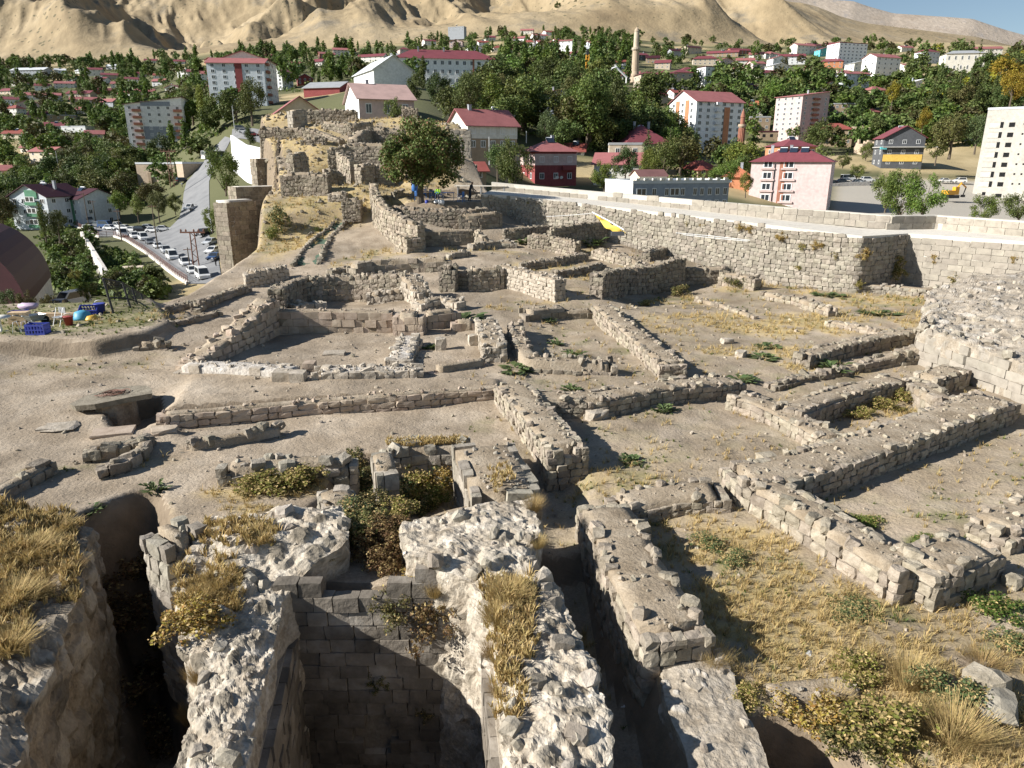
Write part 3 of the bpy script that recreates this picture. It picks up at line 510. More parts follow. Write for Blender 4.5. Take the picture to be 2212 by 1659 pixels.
def wall(label, pts, h, t, sl=.34, sh=.25, shape='field', m='stone', top='earth_fill', rag=.1, nmax=220, minpx=7., name='stone_wall', sides=(1, -1), ends=True, scat=7, cat='wall', group=None, bury=.3, caps=True, dep=.26, topz=None, jit=1.):
    """pts: pixels of the top centre line, (px,py) on the ground raised by h or (px,py,distance)"""
    WN[0] += 1; rs = np.random.default_rng(1000 + WN[0]); hh = h if isinstance(h, (list, tuple)) else [h] * len(pts)
    Q = np.array([np.r_[(G(p[0], p[1], k) if len(p) == 2 else atd(*p) if len(p) == 3 else np.array(p[1:])), k] for p, k in zip(pts, hh)])
    Q, tt = resample(Q, .3); P = Q[:, :2]; zt = Q[:, 2]; zb = Q[:, 2] - Q[:, 3] - bury
    org = np.array([P[len(P) // 2][0], P[len(P) // 2][1], (zt - Q[:, 3])[len(P) // 2]]); root = thing(name, label, cat, org, 0, group); root['kind'] = 'thing'
    tg = tangents(np.c_[P, zt]); nr = np.stack([-tg[:, 1], tg[:, 0]], 1); S = []; Nn = []
    for s in sides:
        E = P + nr * (s * 0.0001)
        a, b = course(P, s * t / 2, zb, zt, sl, sh, shape, rs, dep, rag, jit=jit); S += a; Nn += b
    if ends:
        for e, sg in ((0, 1), (-1, -1)):
            c = P[e] + tg[e] * sg * (.0); A = np.array([c + nr[e] * t / 2, c - nr[e] * t / 2])
            a, b = course(A, sg * .0001 if False else (.001 if sg > 0 else -.001), np.repeat(zb[e], 2), np.repeat(zt[e], 2), sl, sh, shape, rs, dep, rag, jit=jit)
            n3 = -tg[e] * sg
            for q in range(len(a)):
                c0 = a[q][0]; c0[:2] = c0[:2]; Nn.append((n3[0], n3[1], 0)); S.append(a[q])
    # stones bedded along the two top edges
    if caps and shape != 'ashlar':
        for s in sides:
            a = 0
            while a < tt[-1]:
                l = sl * rs.uniform(.5, 1.3)
                if rs.random() < .42:
                    c = a + l / 2; x = np.interp(c, tt, P[:, 0]); y = np.interp(c, tt, P[:, 1]); z = np.interp(c, tt, zt); nx = np.interp(c, tt, nr[:, 0]); ny = np.interp(c, tt, nr[:, 1]); o = s * (t / 2 - sl * rs.uniform(.3, .6))
                    S.append((np.array([x + nx * o, y + ny * o, z + rs.uniform(-.11, .0)]), tuple(rs.normal(0, .2, 2)) + (rs.uniform(0, 6.3),), np.array([l * .85, sl * rs.uniform(.5, .85), sh * rs.uniform(.6, 1.1)]), ('field', 'rock')[int(rs.integers(2))], int(rs.integers(12)))); Nn.append((0, 0, 1))
                a += l
    n = int(tt[-1] * t * scat)
    for q in range(n):
        c = rs.uniform(0, tt[-1]); x = np.interp(c, tt, P[:, 0]); y = np.interp(c, tt, P[:, 1]); z = np.interp(c, tt, zt); nx = np.interp(c, tt, nr[:, 0]); ny = np.interp(c, tt, nr[:, 1]); o = rs.uniform(-.42, .42) * t; s_ = .05 + .13 * rs.random() ** 2.5
        S.append((np.array([x + nx * o, y + ny * o, z - .01]), tuple(rs.uniform(0, 3, 3)), np.array([s_, s_ * .8, s_ * .6]), 'rock', int(rs.integers(12)))); Nn.append((0, 0, 1))
    # earth core
    i = .075 if shape != 'ashlar' else .04; w2 = t / 2 - i; secs = []
    for k in range(len(P)):
        z1 = zt[k] - .03; u = np.array([-w2, -w2, -w2 * .55, 0, w2 * .55, w2, w2]); zz = np.array([zb[k], z1 - .03, z1, z1 + .02, z1, z1 - .03, zb[k]])
        secs.append(np.c_[P[k, 0] + nr[k, 0] * u, P[k, 1] + nr[k, 1] * u, zz])
    secs[0][:, :2] += tg[0] * .12; secs[-1][:, :2] -= tg[-1] * .12
    loft(secs, top, 'earth_fill' if top == 'earth_fill' else 'core', root, org, .035, 2.2, seed=WN[0])
    put_stones(S, root, org, m, nmax, minpx, Nn, 'stone' if shape != 'ashlar' else 'block')
    return root
# ---- rooms on the right side of the dig
FLD = dict(sl=.31, sh=.215)
wall('long tan stone wall beside the sunken weedy room, straight stub end to the viewer', [(1300,657),(1375,719),(1451,781)], .68, 1.25, **FLD)
wall('short grey block wall closing the far end of the sunken weedy room', [(1137,668),(1216,661)], .55, .8, .5, .3, 'ashlar', 'stone_dark')
wall('two-step stone sill beside the far end of the sunken weedy room', [(1216,668),(1275,666)], .4, .8, .5, .26, 'ashlar', 'stone_dark')
wall('L-shaped low wall round the near corner of the sunken weedy room, fronted by upright boulders', [(1112,694),(1128,745),(1146,771),(1233,776),(1319,780)], .55, .85, .33, .4)
wall('low flat stone ledge just in front of the upright boulder wall', [(1250,797),(1312,795)], .2, .7, .6, .2, m='stone_dark')
wall('thick pale wall stub with ragged front beside the narrow shaded trench', [(1050,688),(1068,742)], .8, 1.15, m='stone_pale', **FLD)
wall('wide wall with a long shaded face at the head of the bare earth room', [(1140,856),(1192,850),(1288,852),(1383,836),(1479,822),(1583,816)], .72, 1.15, **FLD)
wall('wall running towards the viewer between the street and the bare earth room', [(1106,826),(1163,891),(1222,963)], .85, 1.3, bury=.9, **FLD)
wall('big wall with rubble top beside the shaded lane, ending in large grey boulders', [(1306,1090),(1342,1150),(1370,1215),(1416,1283),(1458,1352)], .8, 1.4, .36, .26, bury=1.6, nmax=300)
wall('cross wall with low shaded face joining the top of the wall beside the lane', [(1340,1078),(1400,1066),(1452,1057),(1547,1051)], .5, 1.15, **FLD)
wall('longest wall on the right, rubble-strewn top and shaded near face', [(1600,1016),(1677,1012),(1777,984),(1868,955),(1950,928),(2040,896),(2113,866),(2150,857)], .8, 1.55, **FLD)
wall('wall descending right with rounded pale boulders on its sunlit side', [(1650,1040),(1690,1057),(1772,1103),(1854,1155),(1922,1193),(1960,1215)], .78, 1.05, .38, .28)
wall('thick return wall with one broken slab on top at the right end of the room', [(1985,1212),(2050,1188),(2103,1167)], .8, 1.25, .36, .26)
wall('wall fragment at the right border with loose stones on its end', [(2150,1128),(2200,1104),(2270,1080)], .6, 1.1, **FLD)
wall('sunlit boulder wall on the left side of the deep green rectangle', [(1590,850),(1644,864),(1718,899),(1800,942)], .6, 1.0, .38, .28)
wall('wall with dark inner face at the back of the deep green rectangle', [(1708,880),(1770,857),(1827,840),(1937,814)], .75, 1.1, **FLD)
wall('short wall with three pale boulders at the right side of the deep green rectangle', [(1975,822),(2017,846),(2048,862)], .6, 1.0, .42, .3)
wall('stubby wall with dark near face beside the big bastion foot', [(2003,810),(2062,792)], .8, 1.2, **FLD)
wall('grass-topped wall with jagged shaded face in the dry field', [(1740,762),(1822,742),(1905,722),(1975,711)], .6, .95, .34, .28, m='stone_dark')
wall('low kerb wall running up to the bastion below the grass-topped wall', [(1663,831),(1750,806),(1830,790),(1920,765),(2010,741)], [.2,.25,.35,.55,.9], .65, .4, .26, m='stone_dark')
wall('row of single small stones across the dry field', [(1506,643),(1560,656),(1630,680)], .22, .5, .34, .24, scat=2)
wall('knee-high stone wall with broken end in the dry field below the enceinte', [(1654,630),(1720,641),(1795,664)], .5, .7, .4, .28, scat=2)
wall('nearly buried wall line of pale stones in the dry field', [(1797,692),(1850,702),(1908,713)], .32, .6, .4, .28, scat=2)
wall('curved footing wall of grey stones at the foot of the enceinte', [(1856,614),(1930,616),(2000,622),(2050,616),(2095,604)], .55, .7, .36, .26, m='stone_grey', scat=2)
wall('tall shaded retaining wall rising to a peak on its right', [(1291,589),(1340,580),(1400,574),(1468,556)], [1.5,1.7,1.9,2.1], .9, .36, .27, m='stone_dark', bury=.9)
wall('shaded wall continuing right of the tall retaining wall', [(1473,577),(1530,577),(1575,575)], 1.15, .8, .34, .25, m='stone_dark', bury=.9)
wall('block-like sunlit wall stub beyond the dry field', [(1566,586),(1605,592),(1632,597)], .95, .95, .4, .28, bury=.6)
wall('dark wall piece behind the block-like stub', [(1590,571),(1645,566)], .7, .7, .34, .26, m='stone_dark', bury=.6)
# ---- middle rooms
wall('stone pier with squared corner blocks beside the narrow doorway', [(958,572),(978,573)], 1.7, .9, .42, .28, 'field', 'stone_dark', bury=.8)
wall('recessed dark wall between the pier and the square stone panel', [(984,582),(1014,584)], 1.25, .6, .36, .26, m='stone_dark', bury=.8)
wall('square panel of coursed stones with shadowed joints', [(1018,579),(1078,574)], 1.45, .8, .34, .25, bury=.8)
win_wall = wall('sunlit wall with a small dark window hole', [(1082,571),(1140,583),(1205,601)], 1.35, .9, .33, .24, m='stone_pale', bury=.8)
wall('wall of round stones crossed by a diagonal shadow', [(668,597),(760,594),(873,588)], 1.6, .8, .36, .29, bury=.5)
wall('side wall with shaded inner face left of the round-stone wall', [(596,622),(625,608),(658,597)], 1.5, .9, .36, .27, m='stone_dark', bury=.5)
wall('collapsed pale return wall at the right of the round-stone wall', [(880,590),(898,606),(915,632)], [1.5,1.2,.7], 1.2, .36, .28, m='stone_pale', bury=.5, scat=25)
wall('thick wall with boulder face below the round-stone wall', [(800,632),(870,622)], .7, .9, .42, .32, m='stone_pale', bury=.6)
wall('wall of large squared blocks across the middle terrace', [(763,570),(800,563),(880,559),(966,553)], .95, .8, .58, .34, 'ashlar', 'stone', bury=.7)
wall('small dark wall end at the left of the large squared blocks', [(716,582),(752,577)], .5, .7, .34, .24, m='stone_dark')
wall('long dark coursed wall in the upper terrace', [(900,499),(960,496),(1025,494)], 1.25, .7, .5, .27, 'ashlar', 'stone_dark', bury=.8)
wall('broad rubble block at the left end of the long dark wall', [(870,505),(892,512)], 1.2, 1.3, .36, .26, bury=.8)
wall('notched dark wall below the tree terrace', [(997,462),(1035,460),(1076,456)], 1.3, .7, .5, .28, 'ashlar', 'stone_dark', bury=.8)
wall('sloping pale wall end right of the long dark wall', [(1028,496),(1050,512),(1062,527)], [1.2,.8,.3], .7, .36, .26, bury=.6)
wall('dark low wall left of the sunken cell with the yellow sheet', [(1093,493),(1140,490),(1188,486)], .8, .7, .36, .26, m='stone_dark', bury=.6)
wall('dark back wall of the sunken cell below the yellow sheet', [(1192,492),(1245,484),(1302,477)], 1.7, .7, .38, .27, m='stone_dark', bury=.8)
wall('sunlit front wall of the sunken cell with straw on top', [(1148,503),(1195,510),(1243,520)], 1.15, .9, .32, .24, m='stone', bury=.8)
wall('curved sunlit retaining wall under the straw-covered platform', [(1290,536),(1330,545),(1370,557),(1392,570)], .75, .8, .36, .27, bury=.6)
wall('thin dark kerb wall crossing to the curved retaining wall', [(1130,567),(1200,557),(1262,546)], .55, .6, .34, .24, m='stone_dark', bury=.5)
wall('low zigzag kerb in the straw behind the window-hole wall', [(1195,586),(1250,577),(1300,566)], .45, .6, .36, .25, m='stone_dark', bury=.5)
wall('dark slanting wall below the enceinte plants', [(1398,544),(1440,531),(1482,519)], .7, .7, .34, .25, m='stone_dark', bury=.6)
wall('pale wall below the fallen rope in front of the enceinte', [(1385,497),(1430,505),(1475,514)], .7, .8, .36, .27, bury=.5)
wall('row of big tumbled blocks before the leafy weeds', [(1020,525),(1075,520),(1110,521)], .5, .8, .5, .36, m='stone_grey', bury=.4)
wall('short stone kerb in front of the leafy weeds', [(972,545),(1008,541)], .4, .7, .42, .3, m='stone_grey')
# ---- vaulted house on the left
wall('thick left wall of the sunken house, stepping up away from the viewer', [(408,782),(468,737),(520,697),(575,641)], [.3,.75,1.15,1.75], 1.15, .5, .34, 'field', 'ashlar_warm', bury=.5)
wall('low front wall of the sunken house capped with white mortar', [(400,783),(520,786),(640,795)], .35, 1.1, .5, .34, 'ashlar', 'stone_pale', top='mortar', scat=10)
wall('white mortar threshold of the sunken house with lumps of rubble', [(690,797),(800,795),(900,792)], .35, 1.1, .5, .3, 'field', 'stone_pale', top='mortar', scat=30, caps=True)
wall('block wall of large brown ashlars at the back of the sunken house', [(600,667),(700,668),(850,671)], 1.05, .8, .62, .36, 'ashlar', 'ashlar_warm', bury=.5)
wall('square ashlar pillar at the right end of the brown block wall', [(862,672),(905,673)], 1.15, 1.0, .55, .36, 'ashlar', 'ashlar_warm', bury=.5)
wall('low white dividing wall between the sunken house and the small cell', [(886,722),(876,745),(862,775)], [.5,.35,.35], 1.15, .5, .3, 'field', 'stone_pale', top='mortar', scat=14)
wall('back wall of the small cell made of pale dressed blocks', [(918,672),(980,665)], .85, .7, .55, .38, 'ashlar', 'ashlar_warm', bury=.5)
wall('low earthen wall beside the small cell under a green weed', [(984,690),(1024,689)], .55, .7, .5, .4, 'ashlar', 'ashlar_warm', bury=.4)
wall('slab step in front of the small cell', [(940,788),(985,782),(1046,772)], .3, .5, .7, .3, 'ashlar', 'ashlar_warm')
wall('rough stone line on the back terrace above the brown block wall', [(640,655),(690,651)], .55, .9, .45, .32, m='stone_pale', bury=.5)
wall('broken wall heap between the sunken house and the round-stone wall', [(905,650),(950,640),(990,648)], .5, .9, .4, .3, m='stone_pale', bury=.5, scat=16)
wall('small ruined wall at the terrace edge below the grassy slope', [(535,586),(560,582),(610,572)], .9, 1.3, .34, .26, m='stone_pale', bury=.6, scat=20)
wall('rubble wall line along the terrace edge left of the house', [(425,655),(470,634),(530,616)], .5, .6, .36, .26, bury=.5, scat=10)
# ---- street in front
wall('long low kerb of earthen blocks above the bare street', [(352,889),(480,879),(660,863),(880,844),(1000,838),(1084,831)], .44, .55, .5, .24, 'field', 'ashlar_warm', top='earth_fill', sides=(1, -1), scat=9, bury=.4, rag=.05, caps=False)
wall('broken lower kerb with upright stones along the bare street', [(398,952),(470,943),(540,932),(608,918)], .35, .5, .45, .36, m='stone_dark', scat=6)
wall('wall of grey stones above the olive bushes', [(490,1000),(600,993),(752,982)], .6, .7, .4, .3, m='stone_grey', bury=.6)
wall('small U-shaped stone bin with deep shadow on the left slope', [(195,968),(255,962),(318,938),(296,975),(262,995),(228,1002)], .4, .45, .4, .3, m='stone_dark', scat=3)
wall('slanting stone edging at the left border of the dig', [(-20,1062),(40,1030),(95,1000)], .35, .5, .5, .3, m='stone_dark', scat=3)
wall('squared pillar of grey ashlar at the weed-filled gateway', [(824,975),(835,1010)], .9, .6, .6, .5, 'ashlar', 'stone_grey', bury=1.2)
wall('straw-covered wall behind the weed-filled gateway', [(835,962),(900,955),(1000,952)], .5, .8, .5, .35, 'field', 'stone_grey', bury=1.2)
wall('flat-topped grey pier with straw at the right of the gateway', [(1045,960),(1075,1015),(1092,1060)], .75, 1.9, .6, .38, 'ashlar', 'stone_grey', top='earth_fill', bury=1.2)
wall('crumbled grey pier with two stones on top left of the gateway', [(722,1052),(735,1080)], .6, .9, .5, .32, 'field', 'stone_grey', bury=1.2)
wall('line of half-buried stones on the left slope above the house wall', [(372,694),(420,684),(466,672)], .3, .6, .42, .3, m='stone_dark', scat=10)
wall('row of big rocks along the earth bank below the lawn', [(300,738),(335,737),(365,740)], .3, .5, .5, .36, m='stone_dark', scat=8)
wall('rough stone line at the terrace edge near the fence foot', [(352,665),(400,654),(432,648)], .35, .6, .4, .3, m='stone_dark', scat=10)
# ------------------------------------------------------------------ big ruins in the foreground
def rock_scatter(pts, rs, smin, smax, sink=.3):
    """lumps half bedded at the given surface points"""
    S = []
    for p in pts:
        s = smin + (smax - smin) * rs.random() ** 2.2
        S.append((np.array(p) + np.array([0, 0, s * (.5 - sink) * .6]), tuple(rs.uniform(0, 6.3, 3)), np.array([s, s * rs.uniform(.6, 1), s * rs.uniform(.5, .85)]), 'rock', int(rs.integers(12))))
    return S
def rubble_mat(name, mort, stones, edge):
    m = mat(name, mort, 2.0, bump=.06, bscale=7, fine=.14, fscale=16); nt = m.node_tree; N = nt.nodes; L = nt.links; b = N['Principled BSDF']; src = b.inputs['Base Color'].links[0].from_socket
    a = N.new('ShaderNodeAttribute'); a.attribute_name = 'bed'; r = N.new('ShaderNodeAttribute'); r.attribute_name = 'tone'; cr = N.new('ShaderNodeValToRGB'); e = cr.color_ramp.elements
    while len(e) < len(stones): e.new(.5)
    for q, c in enumerate(stones): e[q].position = q / (len(stones) - 1); e[q].color = c + (1,)
    L.new(r.outputs['Fac'], cr.inputs[0]); n = N.new('ShaderNodeTexNoise'); n.inputs['Scale'].default_value = 14; n.inputs['Detail'].default_value = 4; g = N.new('ShaderNodeNewGeometry'); L.new(g.outputs['Position'], n.inputs['Vector']); mr = N.new('ShaderNodeMapRange'); mr.inputs[3].default_value = .7; mr.inputs[4].default_value = 1.3; L.new(n.outputs['Fac'], mr.inputs[0]); sc2 = N.new('ShaderNodeVectorMath'); sc2.operation = 'SCALE'; L.new(cr.outputs[0], sc2.inputs[0]); L.new(mr.outputs[0], sc2.inputs['Scale'])
    mx = N.new('ShaderNodeMix'); mx.data_type = 'RGBA'; L.new(a.outputs['Fac'], mx.inputs[0]); L.new(src, mx.inputs[6]); L.new(sc2.outputs[0], mx.inputs[7]); L.new(mx.outputs[2], b.inputs['Base Color'])
rubble_mat('rubble_white', [(.29, .237, .175), (.45, .39, .31), (.60, .54, .455)], [(.16, .135, .10), (.26, .225, .175), (.36, .315, .25), (.47, .42, .345)], 0)
rubble_mat('rubble_earth', [(.20, .155, .105), (.31, .25, .18), (.40, .335, .25)], [(.13, .11, .085), (.25, .21, .16), (.36, .31, .245), (.42, .37, .30)], 0)
rubble_mat('rubble_tan', [(.26, .213, .158), (.36, .308, .242), (.45, .395, .325)], [(.22, .195, .16), (.32, .285, .24), (.42, .38, .325), (.50, .455, .395)], 0)
def bed(P, nrm, rs, m, rmin, rmax, lift=.55):
    """raise rounded stones bedded in a surface: returns displaced points, stone mask and tone"""
    Q = P.reshape(-1, 3); N_ = nrm.reshape(-1, 3); out = np.zeros(len(Q)); tone = np.zeros(len(Q)); mask = np.zeros(len(Q))
    for i in rs.integers(0, len(Q), m):
        r = rmin + (rmax - rmin) * rs.random() ** 2.4; c = Q[i]; sq = np.array([rs.uniform(.75, 1.3), rs.uniform(.75, 1.3), rs.uniform(.8, 1.25)]); a = rs.uniform(0, 3.1); k = np.abs(Q[:, 0] - c[0]) < r * 1.5; d = (Q[k] - c)
        d = np.stack([d[:, 0] * math.cos(a) + d[:, 1] * math.sin(a), d[:, 1] * math.cos(a) - d[:, 0] * math.sin(a), d[:, 2]], 1) * sq / r
        u = (np.abs(d) ** 3).sum(1) ** (1 / 3.); h = np.where(u < 1, np.sqrt(np.maximum(0, 1 - u ** 3)), 0) * r * lift * (.4 + .8 * rs.random()); idx = np.where(k)[0]; w_ = h > out[idx]
        out[idx[w_]] = h[w_]; tone[idx[w_]] = rs.random(); mask[idx[w_]] = sm((1 - u[w_]) * 6)
    return (Q + N_ * out[:, None]).reshape(P.shape), mask, tone
def ruin(label, st, zb, m='rubble_white', disp=.16, ncross=44, nbed=500, rmin=.05, rmax=.27, step=.047, seed=1, bulge=.12, name='ruined_wall', loose=40, sm_='stone_mix', smax=.3, rough=.35):
    """st: stations (left px, right px, z top); a broken rubble-core wall with sides down to zb"""
    rs = np.random.default_rng(seed); A = np.array([atz(l[0], l[1], z) for l, r, z in st]); B = np.array([atz(r[0], r[1], z) for l, r, z in st])
    A, ta = resample(A, step); n = len(A); bd = np.r_[0, np.cumsum(np.linalg.norm(np.diff(B[:, :2], axis=0), axis=1))]; B = np.stack([np.interp(np.linspace(0, bd[-1], n), bd, B[:, i]) for i in range(3)], 1)
    org = np.array([(A[n // 2, 0] + B[n // 2, 0]) / 2, (A[n // 2, 1] + B[n // 2, 1]) / 2, zb]); root = tag(thing(name, label, 'wall', org), kind='thing'); nd = 40
    f = (np.arange(nd) / nd) ** .55; g = np.linspace(0, 1, ncross + 1); up = np.sin(np.pi * g) * bulge
    La = np.stack([np.repeat(A[:, 0:1], nd, 1), np.repeat(A[:, 1:2], nd, 1), zb + (A[:, 2:3] - zb) * f[None]], -1); Tb = A[:, None] * (1 - g[None, :, None]) + B[:, None] * g[None, :, None]; Tb[..., 2] += up[None]
    Lb = np.stack([np.repeat(B[:, 0:1], nd, 1), np.repeat(B[:, 1:2], nd, 1), zb + (B[:, 2:3] - zb) * f[None, ::-1]], -1); P = np.concatenate([La, Tb, Lb], 1)
    dv = (B - A); dv[:, 2] = 0; dv /= np.linalg.norm(dv, axis=1, keepdims=True); ang = np.concatenate([np.full(nd, -1.), np.interp(np.linspace(0, 1, ncross + 1), [0, .12, .88, 1], [-.7, 0, 0, .7]), np.full(nd, 1.)]); nr = dv[:, None] * ang[None, :, None]; nr[..., 2] = 1 - np.abs(ang)[None] * .9; nr /= np.linalg.norm(nr, axis=-1, keepdims=True)
    nz = np.stack([fbm3(P * 1.5 + 13 * q, 5, seed + 31 * q) - .47 for q in range(3)], -1); P = P + nz * 2 * disp; P = P + nr * ((np.abs(fbm3(P * 4.2, 3, seed + 5) - .44) * -rough)[..., None])
    P, mask, tone = bed(P, nr, rs, nbed, rmin, rmax); Fs = grid_faces(n, P.shape[1]); me = mesh('rubble_core', P.reshape(-1, 3) - org, Fs, MT[m], False); add_attr(me, 'bed', mask); add_attr(me, 'tone', tone); ob('rubble_core', me, root)
    for e in (0, n - 1): ob('rubble_end', mesh('rubble_end', P[e] - org, [list(range(P.shape[1]))], MT[m]), root)
    if loose:
        q = P[:, nd:nd + ncross].reshape(-1, 3); put_stones(rock_scatter(q[rs.integers(0, len(q), loose)], rs, .07, smax, .66), root, org, sm_, min(loose, 200), 6)
    return root, P
RL, coL = ruin('ruined rubble wall with white mortar on the left of the deep pit', [((450,1120),(745,1095),.9),((405,1180),(752,1160),.9),((380,1240),(655,1238),.55),((372,1300),(618,1295),.3),((385,1380),(600,1350),.1),((440,1450),(588,1430),0),((408,1540),(566,1510),-.05),((370,1650),(540,1650),-.1),((330,1800),(510,1800),-.15),((300,2000),(480,2000),-.2)], -6.4, seed=3, nbed=420, rmax=.21, loose=75, smax=.42)
RR, coR = ruin('ruined rubble wall with glaring white mortar on the right of the deep pit', [((862,1130),(1150,1075),1.0),((882,1200),(1168,1145),1.0),((1010,1258),(1168,1228),.85),((1058,1300),(1205,1262),.8),((1072,1380),(1250,1350),.75),((1085,1480),(1290,1455),.75),((1095,1590),(1312,1575),.75),((1100,1700),(1316,1700),.75),((1104,1850),(1322,1850),.75),((1108,2000),(1330,2000),.75)], -6.4, seed=8, nbed=480, disp=.18, rmax=.21, loose=85, smax=.45)
# ashlar lining of the pit, with a pointed niche
def lining(label, p0, p1, zb, zt, m='ashlar_dark', sl=.52, sh=.34, niche=None, seed=5, nmax=260, rag=.25, name='pit_wall'):
    rs = np.random.default_rng(seed); P = np.array([p0[:2], p1[:2]]); P, _ = resample(P, .4); n = len(P); S, Nn = course(P, -.15, np.full(n, zb), np.linspace(zt[0], zt[1], n), sl, sh, 'ashlar', rs, .3, rag, jit=.5)
    org = np.array([*(p0[:2] + p1[:2]) / 2, zb]); root = tag(thing(name, label, 'wall', org), kind='thing')
    if niche is not None:
        nx, nz, nw, nh = niche; keep = []; u = (p1[:2] - p0[:2]) / np.linalg.norm(p1[:2] - p0[:2])
        for s, q in zip(S, Nn):
            a = (s[0][:2] - p0[:2]) @ u - nx; z = s[0][2] - nz
            if not (abs(a) < nw / 2 * (1 if z < nh * .6 else max(0, 1 - (z - nh * .6) / (nh * .45))) and -.15 < z < nh): keep.append((s, q))
        S = [k[0] for k in keep]; Nn = [k[1] for k in keep]
    put_stones(S, root, org, m, nmax, 9, Nn, 'block')
    b = MB(); d = p1[:2] - p0[:2]; u = d / np.linalg.norm(d); nn = np.array([-u[1], u[0]]); q = [p0[:2] + nn * .02, p1[:2] + nn * .02, p1[:2] + nn * 1.0, p0[:2] + nn * 1.0]
    b.prism([(k[0] - org[0], k[1] - org[1]) for k in q], 0, max(zt) - zb - (1.3 if niche is not None else .25), ax=2); b.build('core', [MT['plaster_grey']], root)
    return root
_p = [np.array(q) for q in PZ(0, (628,1262),(1060,1280),(1085,1480),(1120,1900),(520,1900),(565,1480))]
_ex = lambda a, b: b[0] + (b[0] - a[0]) * (b[1] - 5) / (a[1] - b[1])
_by = min(_p[0][1], _p[1][1]) - .32
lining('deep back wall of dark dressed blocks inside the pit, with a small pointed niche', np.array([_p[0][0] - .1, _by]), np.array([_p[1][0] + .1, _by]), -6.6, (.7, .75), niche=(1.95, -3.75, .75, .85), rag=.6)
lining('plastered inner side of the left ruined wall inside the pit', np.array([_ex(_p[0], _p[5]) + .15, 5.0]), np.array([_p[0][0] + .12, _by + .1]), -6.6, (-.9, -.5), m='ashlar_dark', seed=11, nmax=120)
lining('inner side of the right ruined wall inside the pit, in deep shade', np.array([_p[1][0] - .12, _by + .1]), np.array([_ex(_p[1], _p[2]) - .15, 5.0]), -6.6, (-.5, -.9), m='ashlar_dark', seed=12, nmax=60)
# mound at the lower left, sunlit straw on top and a pocked cliff
ML, coM = ruin('pocked earth cliff with dry straw on top at the lower left', [((-260,1110),(190,1128),.3),((-300,1190),(196,1225),.25),((-350,1290),(160,1320),.1),((-400,1410),(118,1410),-.05),((-450,1550),(70,1530),-.2),((-500,1690),(20,1650),-.3),((-560,1900),(-60,1850),-.4)], -6.3, m='rubble_earth', sm_='stone_dark', disp=.24, nbed=900, rmax=.34, seed=14, name='earth_cliff', bulge=.35, loose=10)
# two grey pier stubs behind it, across the dark trench
wall('crumbling grey stone block at the head of the dark trench, with a yellow shrub', [(350,1150),(395,1135)], 1.0, 1.0, .42, .34, 'field', 'stone_grey', bury=3.5, rag=.2)
# plastered wall strip that goes on from the big wall, and the coping of the lower right pit
ruin('plastered wall strip crossed by the jagged shadow of the ruin', [((1432,1398),(1540,1390),.1),((1430,1450),(1582,1440),.05),((1436,1520),(1600,1508),0),((1472,1600),(1638,1590),-.02),((1496,1680),(1662,1660),-.03),((1530,1900),(1720,1900),-.05)], -2.8, m='rubble_tan', disp=.06, nbed=90, rmax=.13, seed=21, bulge=.04, loose=12, rough=.1)
wall('coping of big grey dressed blocks at the edge of the lower right pit', [(1650,1492),(1760,1482),(1862,1474)], .12, .55, .75, .5, 'ashlar', 'stone_grey', bury=2.2, ends=True)

